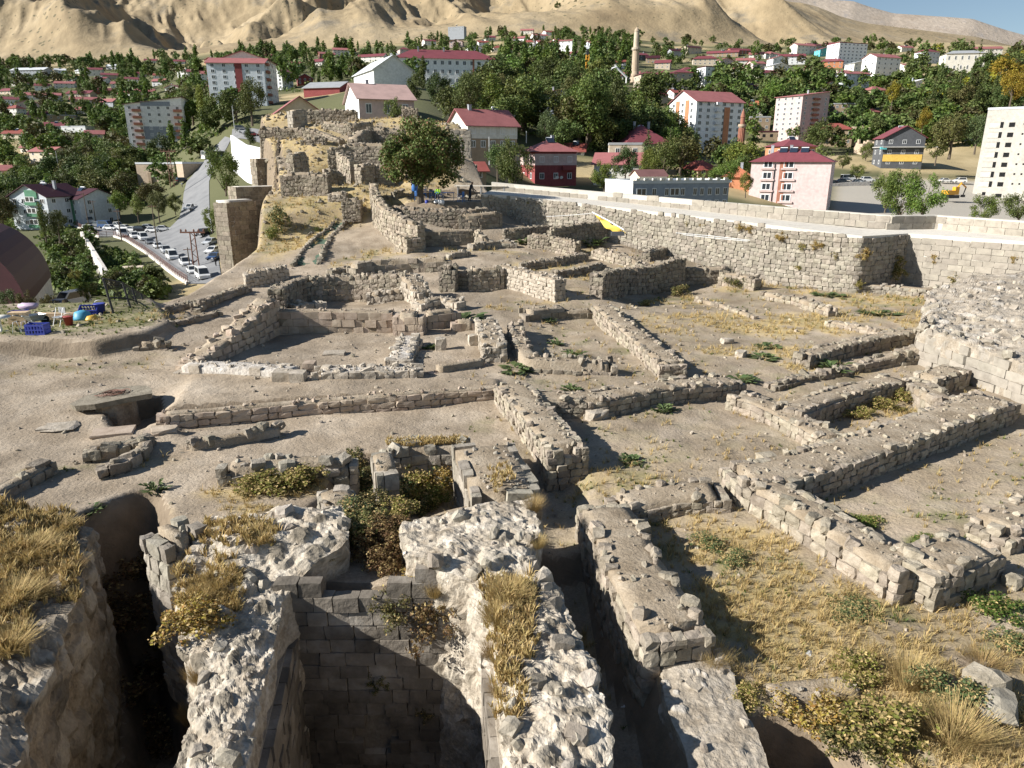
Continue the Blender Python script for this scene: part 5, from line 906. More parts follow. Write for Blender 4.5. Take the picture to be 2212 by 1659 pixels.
for a in [(B,'leaf_lime',575,1058,1.7,.75,'big olive-green bush below the wall of grey stones'),(B,'leaf_lime',655,1050,1.5,.8,'second olive-green bush, right neighbour of the biggest one'),(B,'leaf_lime',540,1062,.9,.55,'small olive bush at the left end of the bush row'),(B,'leaf_olive',770,1020,.9,1.0,'dark green bush in the gateway gap beside the grey pillar'),(B,'leaf_olive',880,1040,1.2,1.1,'rust-green bush behind the gateway pillar'),(B,'leaf_weed',925,1050,1.3,1.2,'tall feathery green bush in the middle of the gateway'),(B,'leaf_lime',985,1045,1.0,.9,'yellowing bush against the flat-topped pier'),(B,'leaf_dark',800,1130,1.3,1.0,'dark green thicket hanging into the pit'),
          (B,'leaf_weed',850,1140,1.1,.8,'grey-green thicket beside the hanging one'),(B,'leaf_brown',830,1240,1.5,1.2,'brown dry thicket hanging over the pit wall'),(B,'leaf_olive',905,1110,1.2,.7,'low green bush at the foot of the right ruin'),(B,'leaf_lime',1060,1060,.6,.5,'pale green tuft on the pier edge above the right ruin'),
          (B,'leaf_olive',790,1075,1.4,1.2,'olive thicket in the shade of the gateway, left side'),(B,'leaf_weed',845,1090,1.5,1.1,'pale green thicket in the middle of the gateway floor'),(B,'leaf_lime',905,1075,1.3,1.0,'yellow-green thicket right of the middle one'),(B,'leaf_rust',960,1065,1.2,1.0,'rusty thicket before the flat-topped pier'),(B,'leaf_olive',770,1180,1.3,1.3,'dark thicket creeping down the left of the pit head'),(B,'leaf_brown',860,1190,1.5,1.2,'brownish thicket on the pit head, right of the dark one'),(B,'leaf_brown',800,1215,1.4,1.3,'dense brown thicket at the lip of the pit'),(B,'leaf_bright',940,1090,1.0,.7,'fresh green clump near the right ruin'),
          (W_,'leaf_weed',198,1105,.8,.55,'dark glossy broad-leaved weed at the trench rim'),(W_,'leaf_weed',338,1062,.6,.6,'pale green thistle on the slope above the trench'),(W_,'leaf_weed',1238,770,1.0,.55,'leafy weed in the middle of the sunken weedy room'),(W_,'leaf_weed',1200,745,.8,.5,'leafy weed in the left shade of the sunken weedy room'),(W_,'leaf_weed',1185,695,.7,.5,'leafy weed at the far end of the sunken weedy room'),(W_,'leaf_weed',1110,800,1.6,.5,'dark leafy weed beside the upright boulder wall'),(W_,'leaf_weed',1432,888,.8,.6,'bright leafy weed at the foot of the wide shaded wall'),(W_,'leaf_weed',1365,998,.7,.55,'leafy weed at the edge of the wall shadow in the bare earth room'),(W_,'leaf_weed',1170,852,.7,.3,'leafy weed on top of the corner wall'),(W_,'leaf_weed',1235,842,.8,.35,'small weed on the wide wall top'),
          (W_,'leaf_weed',1800,800,1.4,.8,'silvery thistle beside the grass-topped wall'),(W_,'leaf_weed',1660,752,1.1,.5,'weed cluster in the dry field left of the thistle'),(W_,'leaf_weed',1650,775,1.2,.45,'second weed cluster in the dry field, lower one'),(W_,'leaf_weed',1600,820,1.3,.4,'spreading weed at the lower edge of the dry field'),(W_,'leaf_weed',1790,640,2.0,.6,'weed patch in the dry field near the knee-high wall'),(W_,'leaf_weed',1900,680,2.2,.6,'broad green weed patch near the bastion'),(W_,'leaf_weed',1130,525,1.6,.9,'tall green weed before the sunken cell'),(W_,'leaf_weed',1280,530,1.9,1.2,'big green weed on the corner of the straw platform'),(W_,'leaf_weed',1010,690,1.9,.6,'long green weed mat by the small cell'),(W_,'leaf_weed',930,752,.8,.5,'weed at the right of the white dividing wall'),
          (B,'leaf_dark',1660,592,2.0,2.4,'dark green bush climbing the enceinte foot'),(B,'leaf_weed',1640,560,1.6,1.6,'blue-green bush on the enceinte foot, upper one'),(B,'leaf_lime',1690,605,1.6,1.2,'yellow-green bush right of the dark bush'),(B,'leaf_weed',605,500,1.9,2.7,'upright young tree on the grassy slope'),(B,'leaf_bright',590,520,1.2,1.5,'low green bush at the foot of the young tree'),(B,'leaf_dark',690,500,.9,.5,'small dark bush beside the drain net'),(B,'leaf_olive',1470,640,1.6,1.0,'weed thicket at the foot of the tall retaining wall'),(B,'leaf_olive',1590,620,1.8,1.1,'weed thicket beside the sunlit stub'),(B,'leaf_lime',1395,660,1.2,.5,'low grass clump by the long tan wall'),
          (B,'leaf_lime',1850,1470,1.4,.7,'dry-green bush on the straw slope above the lower right pit'),(B,'leaf_weed',2010,1500,1.4,.9,'feathery green bush at the lower right'),(B,'leaf_rust',1740,1560,1.6,.9,'ochre bush hanging into the lower right pit'),(B,'leaf_lime',1930,1610,2.0,1.0,'large yellow-green bush at the bottom right'),(B,'leaf_weed',2090,1530,1.5,.8,'grey-green bush beside the boulders at the lower right'),(B,'leaf_lime',1620,1520,.9,.6,'small ochre bush at the left end of the grey coping'),(B,'leaf_olive',1860,1620,1.4,.8,'olive bush below the coping at the bottom'),(B,'leaf_bright',2150,1330,1.4,.7,'lush green weed bush near the right border'),(B,'leaf_weed',2190,1400,1.2,.6,'green weed bush below the lush one at the right border'),(B,'leaf_weed',1530,1180,1.3,.5,'green weed clump below the cross wall'),(B,'leaf_weed',1590,1215,1.2,.5,'green weed clump right of the first below the cross wall'),(B,'leaf_weed',1845,1320,1.6,.35,'flat grey-green weed patch on the trodden soil'),
          (B,'leaf_weed',1740,1010,.8,.6,'spindly weed at the foot of the longest wall'),(B,'leaf_bright',1870,1130,1.2,.45,'green weed clump inside the big right room'),(B,'leaf_bright',1990,1172,.9,.4,'green weed clump in the corner of the big right room'),(B,'leaf_lime',1900,885,1.4,.6,'leafy clump in the deep green rectangle'),(B,'leaf_lime',1850,900,1.2,.5,'second leafy clump in the deep green rectangle, nearer one'),(B,'leaf_lime',1940,868,1.2,.7,'third leafy clump in the deep green rectangle, far corner'),
          (D,'straw',1540,1440,1.1,.8,'dry straw tuft on the plastered wall strip'),(D,'straw',1960,1480,1.4,1.0,'tall dry straw tuft at the lower right'),(D,'straw',2060,1600,1.8,1.1,'large tuft of dry straw at the bottom right corner'),(D,'straw',1800,1520,1.0,.6,'dry tuft above the coping end'),(D,'straw_brown',2120,1440,1.2,.6,'dry brown tuft above the boulders'),(D,'straw_brown',1250,770,.5,.6,'dead stalks standing in the weedy room'),(D,'straw',1640,620,1.2,1.0,'dry reeds by the enceinte foot'),(D,'straw',1960,600,1.3,2.2,'dry reeds in the corner of the enceinte bend')]:
    _k = .6 if a[0] == D else (.85 if a[3] > 1100 else 1.15); shrub(a[0], a[1], a[2], a[3], a[4] * _k, a[5] * _k, a[6])
for co, a in ((coL, (B,'leaf_rust',425,1370,1.5,1.0,'bright ochre shrub on the outer side of the left ruined wall')),(coL, (B,'leaf_rust',400,1340,1.0,.7,'ochre shrub on the edge of the left ruined wall, upper one')),(coL, (D,'straw',470,1265,1.6,.7,'dry straw on the shoulder of the left ruined wall')),(coL, (D,'straw',430,1300,1.2,.6,'dry straw above the ochre shrub')),(coL, (D,'straw_brown',400,1560,.8,.8,'dead twigs on the left ruined wall, lowest')),(coL, (D,'straw_brown',430,1470,.9,.7,'dead twigs on the left ruined wall below the ochre shrub')),(coL, (D,'straw',560,1170,1.0,.4,'small dry tuft on the head of the left ruined wall')),
              (coR, (D,'straw',1095,1290,1.6,.6,'dry straw mat on the shoulder of the right ruined wall')),(coR, (D,'straw',1070,1340,1.2,.6,'dry straw along the inner edge of the right ruined wall')),(coR, (D,'straw_brown',1065,1420,1.0,.6,'dead twigs hanging from the inner edge of the right ruined wall')),(coR, (D,'straw_brown',1080,1500,.8,.5,'lower dead twigs on the inner edge of the right ruined wall')),(coR, (D,'straw',1160,1180,.8,.5,'tuft on the outer edge of the right ruined wall')),(coR, (D,'straw_brown',1150,1100,1.1,.7,'brown stalks beside the pier on the right ruined wall')),(coR, (D,'straw',940,1280,1.0,.7,'dry tuft hanging where the right ruined wall meets the pit')),
              (coM, (D,'straw',60,1200,2.4,.7,'wide mat of dry straw on the lower left cliff top')),(coM, (D,'straw',110,1150,2.0,.6,'dry straw at the head of the lower left cliff')),(coM, (D,'straw',20,1300,2.2,.7,'dry straw on the lower left cliff, middle')),(coM, (D,'straw_brown',70,1290,1.8,.6,'browner straw on the lower left cliff edge')),(coM, (D,'straw',10,1400,1.8,.6,'dry straw on the lower left cliff, lowest')),(coM, (D,'straw_brown',150,1230,1.4,.5,'sparse straw near the cliff rim'))):
    _k = .55 if a[0] == D else 1.; shrub(a[0], a[1], 0, 0, a[4] * _k, a[5] * _k, a[6], pos=onwall(co, a[2], a[3]))
# straw on the mound, the foreground ruins and the piers
def straw_on(label, co, boxes, n, hgt, mt='straw'):
    rs = np.random.default_rng(len(label)); q = co.reshape(-1, 3); a, b, c = proj(q); k = np.zeros(len(q), bool)
    for x0, x1, y0, y1 in boxes: k |= (a > x0) & (a < x1) & (b > y0) & (b < y1)
    k &= q[:, 2] > np.quantile(q[:, 2], .55); q = q[k]
    if len(q): p = q[rs.integers(0, len(q), n)] + rs.normal(0, .05, (n, 3)) * np.array([1, 1, 0]); grass_obj('dry_grass', label, p, .1 + .14 * rs.random(n), rs, 12, mt)
straw_on('dry grass rooted in the left ruined wall', coL, [(380,520,1200,1330),(430,600,1120,1180)], 420, .2)
straw_on('dry grass rooted in the right ruined wall', coR, [(1040,1160,1250,1420),(1040,1130,1420,1560)], 420, .2)
straw_on('thick dry grass on the lower left cliff', coM, [(-200,170,1080,1300),(-200,60,1300,1420)], 2000, .25)

_ep = proj(EI)
def on_enceinte(px, py):
    d = float(np.interp(px, _ep[0], EI[:, 1])); return atd(px, py, d - .12)
_nth = ['first', 'second', 'third', 'fourth', 'fifth', 'sixth', 'seventh', 'eighth', 'ninth', 'tenth', 'eleventh', 'twelfth', 'thirteenth', 'fourteenth', 'fifteenth', 'sixteenth', 'seventeenth', 'eighteenth']
for i, (px, py, w_, mt) in enumerate(sorted([(1141,436,.5,'leaf_lime'),(1162,437,.5,'leaf_lime'),(1485,480,.7,'leaf_lime'),(1522,482,.8,'leaf_rust'),(1600,488,.9,'leaf_rust'),(1622,492,.9,'leaf_rust'),(1690,508,1.1,'leaf_rust'),(1735,528,1.2,'leaf_lime'),(1768,525,1.1,'leaf_rust'),(1803,548,.9,'leaf_lime'),(1869,546,1.2,'leaf_rust'),(1940,560,1.1,'leaf_lime'),(1938,583,1.6,'leaf_lime'),(2025,552,1.2,'leaf_rust'),(2066,594,1.4,'leaf_lime'),(1725,574,1.0,'leaf_lime'),(2195,555,.9,'leaf_rust'),(1855,610,1.,'leaf_lime')])):
    shrub('bush', mt, 0, 0, w_, w_ * .9, _nth[i] + ' plant from the left rooted in the face of the castle wall', 'plants rooted in the castle wall', pos=on_enceinte(px, py) - np.array([0, 0, w_ * .4]))
for i, (x, y, w_, h_) in enumerate([(250, 1350, 2.4, 1.2), (300, 1480, 2.4, 1.0), (230, 1560, 2.2, 1.0), (180, 1450, 1.8, 1.2), (290, 1250, 2.0, 1.2), (330, 1600, 2.2, 1.0)]):
    shrub('bush', 'leaf_brown', x, y, w_, h_, ('topmost', 'central', 'lower', 'bank-side', 'upper', 'lowest')[i] + ' dead brown thicket on the dark trench floor', 'thickets on the trench floor')

for i, (px, py, z, w_, h_, mt, lab) in enumerate([(785,1150,.45,1.3,.7,'leaf_olive','olive thicket on the broken middle of the pit back wall'),(835,1160,.45,1.2,.8,'leaf_brown','brown thicket on the broken middle of the pit back wall, right part'),(760,1120,.3,1.2,.8,'leaf_weed','green thicket behind the broken middle of the pit wall'),(860,1120,.3,1.2,.8,'leaf_lime','yellow-green thicket behind the broken pit wall, right part'),(815,1105,.2,1.4,.8,'leaf_olive','olive thicket further behind the broken pit wall'),(900,1250,.35,.7,.5,'leaf_rust','ochre tuft on the right shoulder of the pit back wall'),(1000,1258,.35,.7,.4,'leaf_lime','pale tuft in the right corner of the pit back wall'),(700,1215,.35,.7,.4,'leaf_olive','olive tuft on the left shoulder of the pit back wall')]):
    shrub('bush', mt, 0, 0, w_, h_, lab, pos=atz(px, py, z))
for i, (x, z, w_) in enumerate([(-1.9, -.9, 1.3), (-2.6, -.5, 1.0), (-1.2, -.6, 1.0), (-3.0, -2.2, .6), (-1.0, -2.4, .6), (-2.0, -3.0, .5)]):
    shrub('bush', ('leaf_brown', 'leaf_olive')[i % 2], 0, 0, w_, w_ * 1.1, ('large brown', 'olive', 'brown', 'small olive upper', 'small olive right', 'small lowest')[i] + ' plant hanging on the face of the pit back wall' if i else 'largest brown plant hanging on the face of the pit back wall', 'plants on the pit wall', pos=np.array([x, _by - .1, z]))
_rs = np.random.default_rng(61)
def clumps(label, corners, z, n):
    c = np.array([atz(a, b, z) for a, b in corners]); u, v = _rs.random(n), _rs.random(n); q = (c[0] * (1 - u)[:, None] + c[1] * u[:, None]) * (1 - v)[:, None] + (c[3] * (1 - u)[:, None] + c[2] * u[:, None]) * v[:, None]; k = fbm(q[:, 0] * 1.7, q[:, 1] * 1.7, 3, 12) > .45; q = q[k]
    grass_obj('dry_grass', label, q, .05 + .13 * _rs.random(len(q)), _rs, 7, 'straw')
clumps('dry grass growing on the flat-topped pier', ((1025, 965), (1068, 952), (1122, 1055), (1072, 1068)), .74, 240); clumps('dry grass on the wall behind the gateway', ((838, 966), (1005, 958), (1010, 946), (836, 952)), .5, 420)
# ------------------------------------------------------------------ buildings
def _win():
    b = MB(); t = .09
    b.box(-.5, .5, -.06, .04, -.5, -.5 + t, 0).box(-.5, .5, -.06, .04, .5 - t, .5, 0).box(-.5, -.5 + t, -.06, .04, -.5 + t, .5 - t, 0).box(.5 - t, .5, -.06, .04, -.5 + t, .5 - t, 0).box(-.035, .035, -.05, .04, -.5 + t, .5 - t, 0)
    b.box(-.5 + t, .5 - t, -.025, .03, -.5 + t, .5 - t, 1); return b.me('window', [MT['pvc'], MT['glass']])
WIN = _win()
_wd = MB(); _wd.box(-.5, .5, -.05, .05, -.5, .5); WINDARK = _wd.me('opening', [MT['dark']])
HR = []
def house(label, px, py, d, wpx, dep, hpx, yaw=0, wall_='white', roof='gx', rc='maroon', rise=2.4, over=.7, fl=2, fc=3, sc_=2, ww=1.3, wh=1.35, wm=None, name='house', cat='house', group=None, side=True, found=6, chim=0, solar=0, win=None, noroofpart=False, f0=.5, snap=True):
    if d > 245 and snap:
        g_ = GV(px, py)
        if g_ is not None: d = min(max(g_[1], d * .75), d * 1.35)
    p = atd(px, py, d); w = wpx * d / F; h = hpx * d / F; root = tag(thing(name, label, cat, p, R(yaw), group), kind='thing'); W = MT['w_' + wall_] if isinstance(wall_, str) else wall_
    b = MB(); b.box(-w / 2, w / 2, 0, dep, -found, h)
    if roof == 'gx': b.prism([(0, h), (dep, h), (dep / 2, h + rise)], -w / 2, w / 2, ax=0)
    if roof == 'gy': b.prism([(-w / 2, h), (w / 2, h), (0, h + rise)], 0, dep, ax=1)
    if roof == 'shed': b.prism([(-w / 2, h), (w / 2, h), (w / 2, h + rise)], 0, dep, ax=1)
    b.build('wall', [W], root)
    r = MB(); o = over; t = .18; RM = MT['r_' + rc]
    def slab(q): r.poly(q + [(a, b_, c - t) for a, b_, c in q], [(0, 1, 2, 3)[:len(q)] if len(q) == 4 else (0, 1, 2), tuple(range(2 * len(q) - 1, len(q) - 1, -1))] + [(i, i + len(q), (i + 1) % len(q) + len(q), (i + 1) % len(q)) for i in range(len(q))])
    k = rise / (dep / 2) if roof == 'gx' else rise / (w / 2)
    if roof == 'gx':
        z0 = h - k * o + .12; z1 = h + rise + .12; xa, xb = -w / 2 - o, w / 2 + o; slab([(xa, -o, z0), (xb, -o, z0), (xb, dep / 2, z1), (xa, dep / 2, z1)]); slab([(xb, dep + o, z0), (xa, dep + o, z0), (xa, dep / 2, z1), (xb, dep / 2, z1)])
    elif roof == 'gy':
        z0 = h - k * o + .12; z1 = h + rise + .12; slab([(-w / 2 - o, dep + o, z0), (-w / 2 - o, -o, z0), (0, -o, z1), (0, dep + o, z1)]); slab([(w / 2 + o, -o, z0), (w / 2 + o, dep + o, z0), (0, dep + o, z1), (0, -o, z1)])
    elif roof == 'hip':
        m_ = min(w, dep) / 2; A_ = [(-w / 2 - o, -o, h), (w / 2 + o, -o, h), (w / 2 + o, dep + o, h), (-w / 2 - o, dep + o, h)]; z1 = h + rise
        R1, R2 = ((-w / 2 + m_, dep / 2, z1), (w / 2 - m_, dep / 2, z1)) if w >= dep else ((0, m_, z1), (0, dep - m_, z1))
        if w >= dep: r.poly(A_ + [R1, R2], [(0, 1, 5, 4), (1, 2, 5), (2, 3, 4, 5), (3, 0, 4), (3, 2, 1, 0)])
        else: r.poly(A_ + [R1, R2], [(0, 1, 4), (1, 2, 5, 4), (2, 3, 5), (3, 0, 4, 5), (3, 2, 1, 0)])
    elif roof == 'flat':
        r.box(-w / 2 + .2, w / 2 - .2, .2, dep - .2, h - .02, h + .06)
        for q in ((-w / 2 - .12, w / 2 + .12, -.12, .15), (-w / 2 - .12, w / 2 + .12, dep - .15, dep + .12), (-w / 2 - .12, -w / 2 + .15, .15, dep - .15), (w / 2 - .15, w / 2 + .12, .15, dep - .15)): r.box(*q, h - .15, h + .5)
    elif roof == 'shed':
        z0 = h + .1; z1 = h + rise + .1; slab([(-w / 2 - o, -o, z0), (w / 2 + o, -o, z1), (w / 2 + o, dep + o, z1), (-w / 2 - o, dep + o, z0)])
    rf = r.build('roof', [RM], root)
    rr = random.Random(int(px * 7 + py))
    for q in range(chim):
        c = MB(); x = rr.uniform(-w * .3, w * .3); y = dep * rr.uniform(.35, .65); c.box(x - .35, x + .35, y - .35, y + .35, h, h + rise + .9).box(x - .42, x + .42, y - .42, y + .42, h + rise + .9, h + rise + 1.02); c.build('chimney', [MT['w_grey']], rf)
    for q in range(solar):
        c = MB(); x = (q - (solar - 1) / 2) * 2.6 + rr.uniform(-.4, .4); y = dep * .4; z = h + rise * .75; c.poly([(x - .95, y - .8, z), (x + .95, y - .8, z), (x + .95, y + .3, z + 1.1), (x - .95, y + .3, z + 1.1), (x - .95, y - .75, z - .06), (x + .95, y - .75, z - .06), (x + .95, y + .36, z + 1.04), (x - .95, y + .36, z + 1.04)], [(0, 1, 2, 3), (7, 6, 5, 4), (0, 4, 5, 1), (1, 5, 6, 2), (2, 6, 7, 3), (3, 7, 4, 0)], 0)
        c.tube([(x - .9, y + .7, z + 1.0), (x + .9, y + .7, z + 1.0)], .28, 8, 1).box(x - .85, x - .78, y + .3, y + .37, z - 1.2, z + 1, 1).box(x + .78, x + .85, y + .3, y + .37, z - 1.2, z + 1, 1); c.build('solar_heater', [MT['panel'], MT['pvc']], rf)
    wm_ = win or WIN; fh = (h - f0) / fl
    if fc:
        for i in range(fl):
            z = f0 + fh * i + fh * .55
            for j in range(fc): ob('window', wm_, root, (-w / 2 + w * (j + .5) / fc, -.02, z), (0, 0, 0), (ww, 1, wh))
            if side:
                for j in range(sc_):
                    for s in (-1, 1):
                        if s * (p[0] + s * 0) > 0 and abs(yaw) < 8: continue      # the flank turned away from the photograph
                        ob('window', wm_, root, (s * (w / 2 + .02), dep * (j + .5) / sc_, z), (0, 0, s * math.pi / 2), (ww, 1, wh))
    root['w'] = w; root['h'] = h; root['dep'] = dep; HR.append((px - wpx * .62, px + wpx * .62, py - hpx * 1.05, py - hpx * .15, d))
    return root
def dims(r): return r['w'], r['h'], r['dep']
def part(root, name, mt, *boxes):
    b = MB()
    for q in boxes: b.box(*q)
    return b.build(name, [MT[mt]], root)
# -- big named ones, left to right
r = house('tall white apartment block with a dark red stripe down its front', 518, 238, 397, 110, 15, 88, 6, 'paleblue', 'gx', 'pinkred', 2.6, fl=8, fc=5, sc_=3, ww=1.5, wh=1.3, name='apartment_block', cat='apartment block', found=14)
w_, h_, dp = dims(r); part(r, 'stair_stripe', 'w_maroonwall', (-.2, 2.6, -.22, -.03, 1, h_ - .1)); [part(r, 'balcony', 'w_brick', (w_ / 2 + .02, w_ / 2 + 1.2, 3, 7, z, z + 1)) for z in (3, 6, 9, 12, 15, 18)]; [part(r, 'balcony', 'w_brick', (-w_ / 2 - 1, -w_ / 2 - .02, 3, 7, z, z + 1)) for z in (3, 6, 9, 12, 15, 18)]
house('gabled grey apartment block rising behind the red-striped one', 535, 228, 425, 100, 14, 84, 6, 'offwhite', 'gy', 'maroon', 3.6, fl=7, fc=4, sc_=3, name='apartment_block', cat='apartment block', found=14)
house('white apartment block with balconies right of the red-striped one', 597, 195, 520, 30, 12, 36, -15, 'white', 'gy', 'pinkred', 2, fl=5, fc=3, name='apartment_block', cat='apartment block', found=12)
r = house('white and grey apartment block with red balconies and sloping roofs', 345, 330, 340, 108, 15, 92, 12, 'white', 'shed', 'tile', 3.6, fl=7, fc=6, sc_=2, name='apartment_block', cat='apartment block', found=12)
w_, h_, dp = dims(r); part(r, 'grey_panel', 'w_bluegrey', (-w_ / 2 + 7, w_ / 2 - .05, -.06, -.015, 5.9, 11.6)); part(r, 'top_panel', 'w_bluegrey', (-w_ / 2 + 7, w_ / 2 - 5, -.06, -.015, h_ - .5, h_ + 1.4)); part(r, 'cream_panel', 'w_cream', (-w_ / 2 + .05, w_ / 2 - .05, -.05, -.012, -4, 2.4))
for i in range(7): part(r, 'balcony', 'w_brick', (-w_ / 2 + 3.2, -w_ / 2 + 6.8, -1.1, -.05, .4 + i * (h_ - .5) / 7, 1.5 + i * (h_ - .5) / 7)); part(r, 'balcony', 'w_brick', (w_ / 2 - 3.8, w_ / 2 - .2, -1.1, -.05, .4 + i * (h_ - .5) / 7, 1.5 + i * (h_ - .5) / 7))
r = house('white and green four-storey house with a dark gabled roof', 78, 520, 215, 95, 14, 92, -14, 'paleblue', 'gy', 'dark', 3.2, fl=4, fc=4, sc_=3, ww=1.5, wh=1.3, name='apartment_house', cat='house', solar=1, chim=2, found=10)
w_, h_, dp = dims(r)
for i in range(4): part(r, 'bay', 'w_green', (-.6, 3.6, -.9, -.03, .6 + i * h_ / 4, 1.5 + i * h_ / 4)); ob('window', WIN, r, (1.5, -.9, 2.35 + i * h_ / 4), (0, 0, 0), (3.4, 1, 1.5))
part(r, 'green_gable', 'w_green', (-.6, 3.6, -.3, -.02, h_ - .6, h_ + 1.7))
r = house('white wing of the green-trimmed house with a dark roof', 160, 512, 222, 70, 13, 80, -24, 'paleblue', 'gx', 'dark', 2.6, fl=4, fc=2, sc_=2, name='apartment_house', cat='house', solar=1, found=10)
w_, h_, dp = dims(r); part(r, 'stair_stripe', 'w_green', (1.0, 2.4, -.12, -.02, 0, h_))
r = house('tan stone bathhouse with flat roof and an arched doorway by the road', 340, 395, 262, 86, 12, 38, -8, 'tan', 'flat', 'silver', .5, fl=1, fc=0, name='bathhouse', cat='building', found=6)
w_, h_, dp = dims(r); b = MB(); b.prism([(2.6, 0), (4.8, 0), (4.8, 1.5), (4.4, 2.2), (3.7, 2.6), (3.0, 2.2), (2.6, 1.5)], -.05, .2, ax=1); b.build('doorway', [MT['dark']], r); ob('window', WINDARK, r, (3.7, -.02, 4.4), (0, 0, 0), (.6, 1, .9)); ob('window', WINDARK, r, (-1, -.02, 3), (0, 0, 0), (.8, 1, .8)); part(r, 'buttress', 'w_brownstone', (-3, -1.8, -.7, -.02, -2, 3.6))
house('flat-roofed annex joined to the tan bathhouse along the road', 392, 392, 275, 26, 16, 36, -38, 'tan', 'flat', 'silver', .5, fl=1, fc=0, name='annex', cat='building')
house('cream house with a maroon roof among the trees at the left', 92, 355, 300, 66, 10, 26, -20, 'cream', 'gx', 'pinkred', 2, fl=2, fc=3, chim=0)
house('cream hall with a round-arched pair of windows and pink roof left of the mound', 652, 278, 178, 92, 14, 30, 24, 'beige', 'gy', 'pinkred', 3.6, fl=1, fc=2, sc_=0, ww=.9, wh=2.0, name='hall', cat='hall', found=14)
r = house('white gabled hall with a faded pink roof just behind the mound', 838, 266, 190, 112, 20, 46, 22, 'rose', 'gx', 'pale', 4.2, fl=1, fc=3, sc_=0, ww=1.5, wh=2.4, name='hall', cat='hall', found=14, chim=1)
w_, h_, dp = dims(r); b = MB(); b.prism([(0, 0), (dp, 0), (dp, h_), (dp / 2, h_ + 4.2), (0, h_)], -w_ / 2 - .06, -w_ / 2 - .02, ax=0); b.build('gable_wall', [MT['w_white']], r)  # sunlit gable coloured white, shaded long walls a darker rose
r = house('long white school with a maroon hipped roof on the hillside', 965, 186, 330, 205, 18, 50, 10, 'white', 'hip', 'maroon', 5, fl=3, fc=14, sc_=3, ww=1.6, wh=1.9, name='school', cat='school', found=14, chim=2)
w_, h_, dp = dims(r); part(r, 'pilaster', 'w_brick', (w_ / 2 - 12, w_ / 2 - 11.2, -.3, -.02, 0, h_)); part(r, 'pilaster', 'w_brick', (w_ / 2 - .8, w_ / 2 + .1, -.3, -.02, 0, h_))
house('white sports hall with a silver roof in front of the school', 852, 195, 270, 82, 26, 38, 28, 'white', 'gy', 'silver', 5, fl=1, fc=0, name='sports_hall', cat='hall', found=14)
house('low silver-roofed hall beyond the mound left of the sports hall', 695, 205, 265, 80, 16, 14, -15, 'maroonwall', 'gx', 'grey', 3, fl=1, fc=0, name='hall', cat='hall', found=10)
r = house('stone house with a glossy pink roof right of the walnut', 1065, 332, 168, 112, 11, 56, 28, 'brownstone', 'gx', 'pinkred', 3.4, fl=2, fc=5, sc_=2, ww=1.2, wh=1.5, chim=1, found=12)
w_, h_, dp = dims(r); part(r, 'upper_storey', 'w_offwhite', (-w_ / 2 - .05, w_ / 2 + .05, -.06, dp + .05, h_ * .52, h_ - .02)); b = MB(); b.prism([(0, h_), (dp, h_), (dp / 2, h_ + 3.3)], -w_ / 2 - .06, -w_ / 2 - .02, ax=0); b.build('gable_wall', [MT['w_offwhite']], r)
house('dark stone outbuilding with a red roof below the pink-roofed house', 1020, 392, 150, 60, 8, 22, 15, 'brownstone', 'gx', 'red', 1.6, fl=1, fc=2)
r = house('grey-blue house with two rows of white windows among dark trees', 1192, 250, 290, 62, 11, 40, -8, 'bluegrey', 'shed', 'maroon', 2.5, fl=2, fc=2, sc_=2, ww=1.7, wh=1.8, chim=1)
r = house('maroon two-tone house with a red roof and satellite dishes', 1200, 404, 185, 92, 11, 70, 18, 'maroonwall', 'hip', 'pinkred', 3, fl=2, fc=3, sc_=2, solar=1, chim=1, ww=1.2, wh=1.5)
w_, h_, dp = dims(r); part(r, 'cream_band', 'w_rose', (-w_ / 2 - .04, w_ / 2 + .04, -.05, dp + .04, h_ * .62, h_ * .94)); part(r, 'balcony', 'w_maroonwall', (1.5, 4.6, -1.3, -.06, h_ * .48, h_ * .60))
for x in (.2, 1.3): b = MB(); b.lathe([(.02, 0), (.35, .05), (.42, .14)], 10); ob('satellite_dish', b.me('dish', [MT['pvc']]), r, (x, -.5, h_ * .28), (R(110), 0, 0))
house('red-roofed low house next to the maroon two-tone house', 1330, 388, 188, 92, 12, 32, -14, 'offwhite', 'gx', 'pinkred', 2.6, fl=1, fc=3, sc_=2)
house('big old house with a broad maroon hipped roof above the trees', 1400, 335, 235, 95, 16, 22, 12, 'beige', 'hip', 'maroon', 6, fl=1, fc=4, solar=1, chim=2)
house('flat-topped stone house with a round window below the maroon hipped roof', 1352, 345, 215, 70, 10, 30, -6, 'beige', 'flat', 'grey', .4, fl=1, fc=2)
r = house('white tower block with orange stripes behind the brick minaret', 1548, 330, 375, 118, 17, 98, 24, 'white', 'gx', 'pinkred', 4.2, fl=8, fc=6, sc_=3, ww=1.5, wh=1.4, name='apartment_block', cat='apartment block', found=12)
w_, h_, dp = dims(r); [part(r, 'stripe', 'w_orange', (x, x + 2.6, -.25, -.03, 1, h_ - 2)) for x in (2, )]; [part(r, 'stripe', 'w_orange', (-w_ / 2 - .2, -w_ / 2 - .02, y, y + 2.2, 1, h_ + .5)) for y in (4.5, 10.5)]; [part(r, 'balcony', 'w_white', (-2.6, -.2, -1.3, -.05, 1 + i * h_ / 8, 2 + i * h_ / 8)) for i in range(8)]
r = house('pale pink tower block with stepped red roofs', 1752, 308, 375, 84, 15, 88, 32, 'rose', 'shed', 'pinkred', 2.6, fl=9, fc=4, sc_=4, ww=1.2, wh=1.3, name='apartment_block', cat='apartment block', found=12, chim=1)
w_, h_, dp = dims(r); [part(r, 'balcony', 'w_brick', (-2.2, 1.8, -1.2, -.05, .6 + i * h_ / 9, 1.5 + i * h_ / 9)) for i in range(9)]
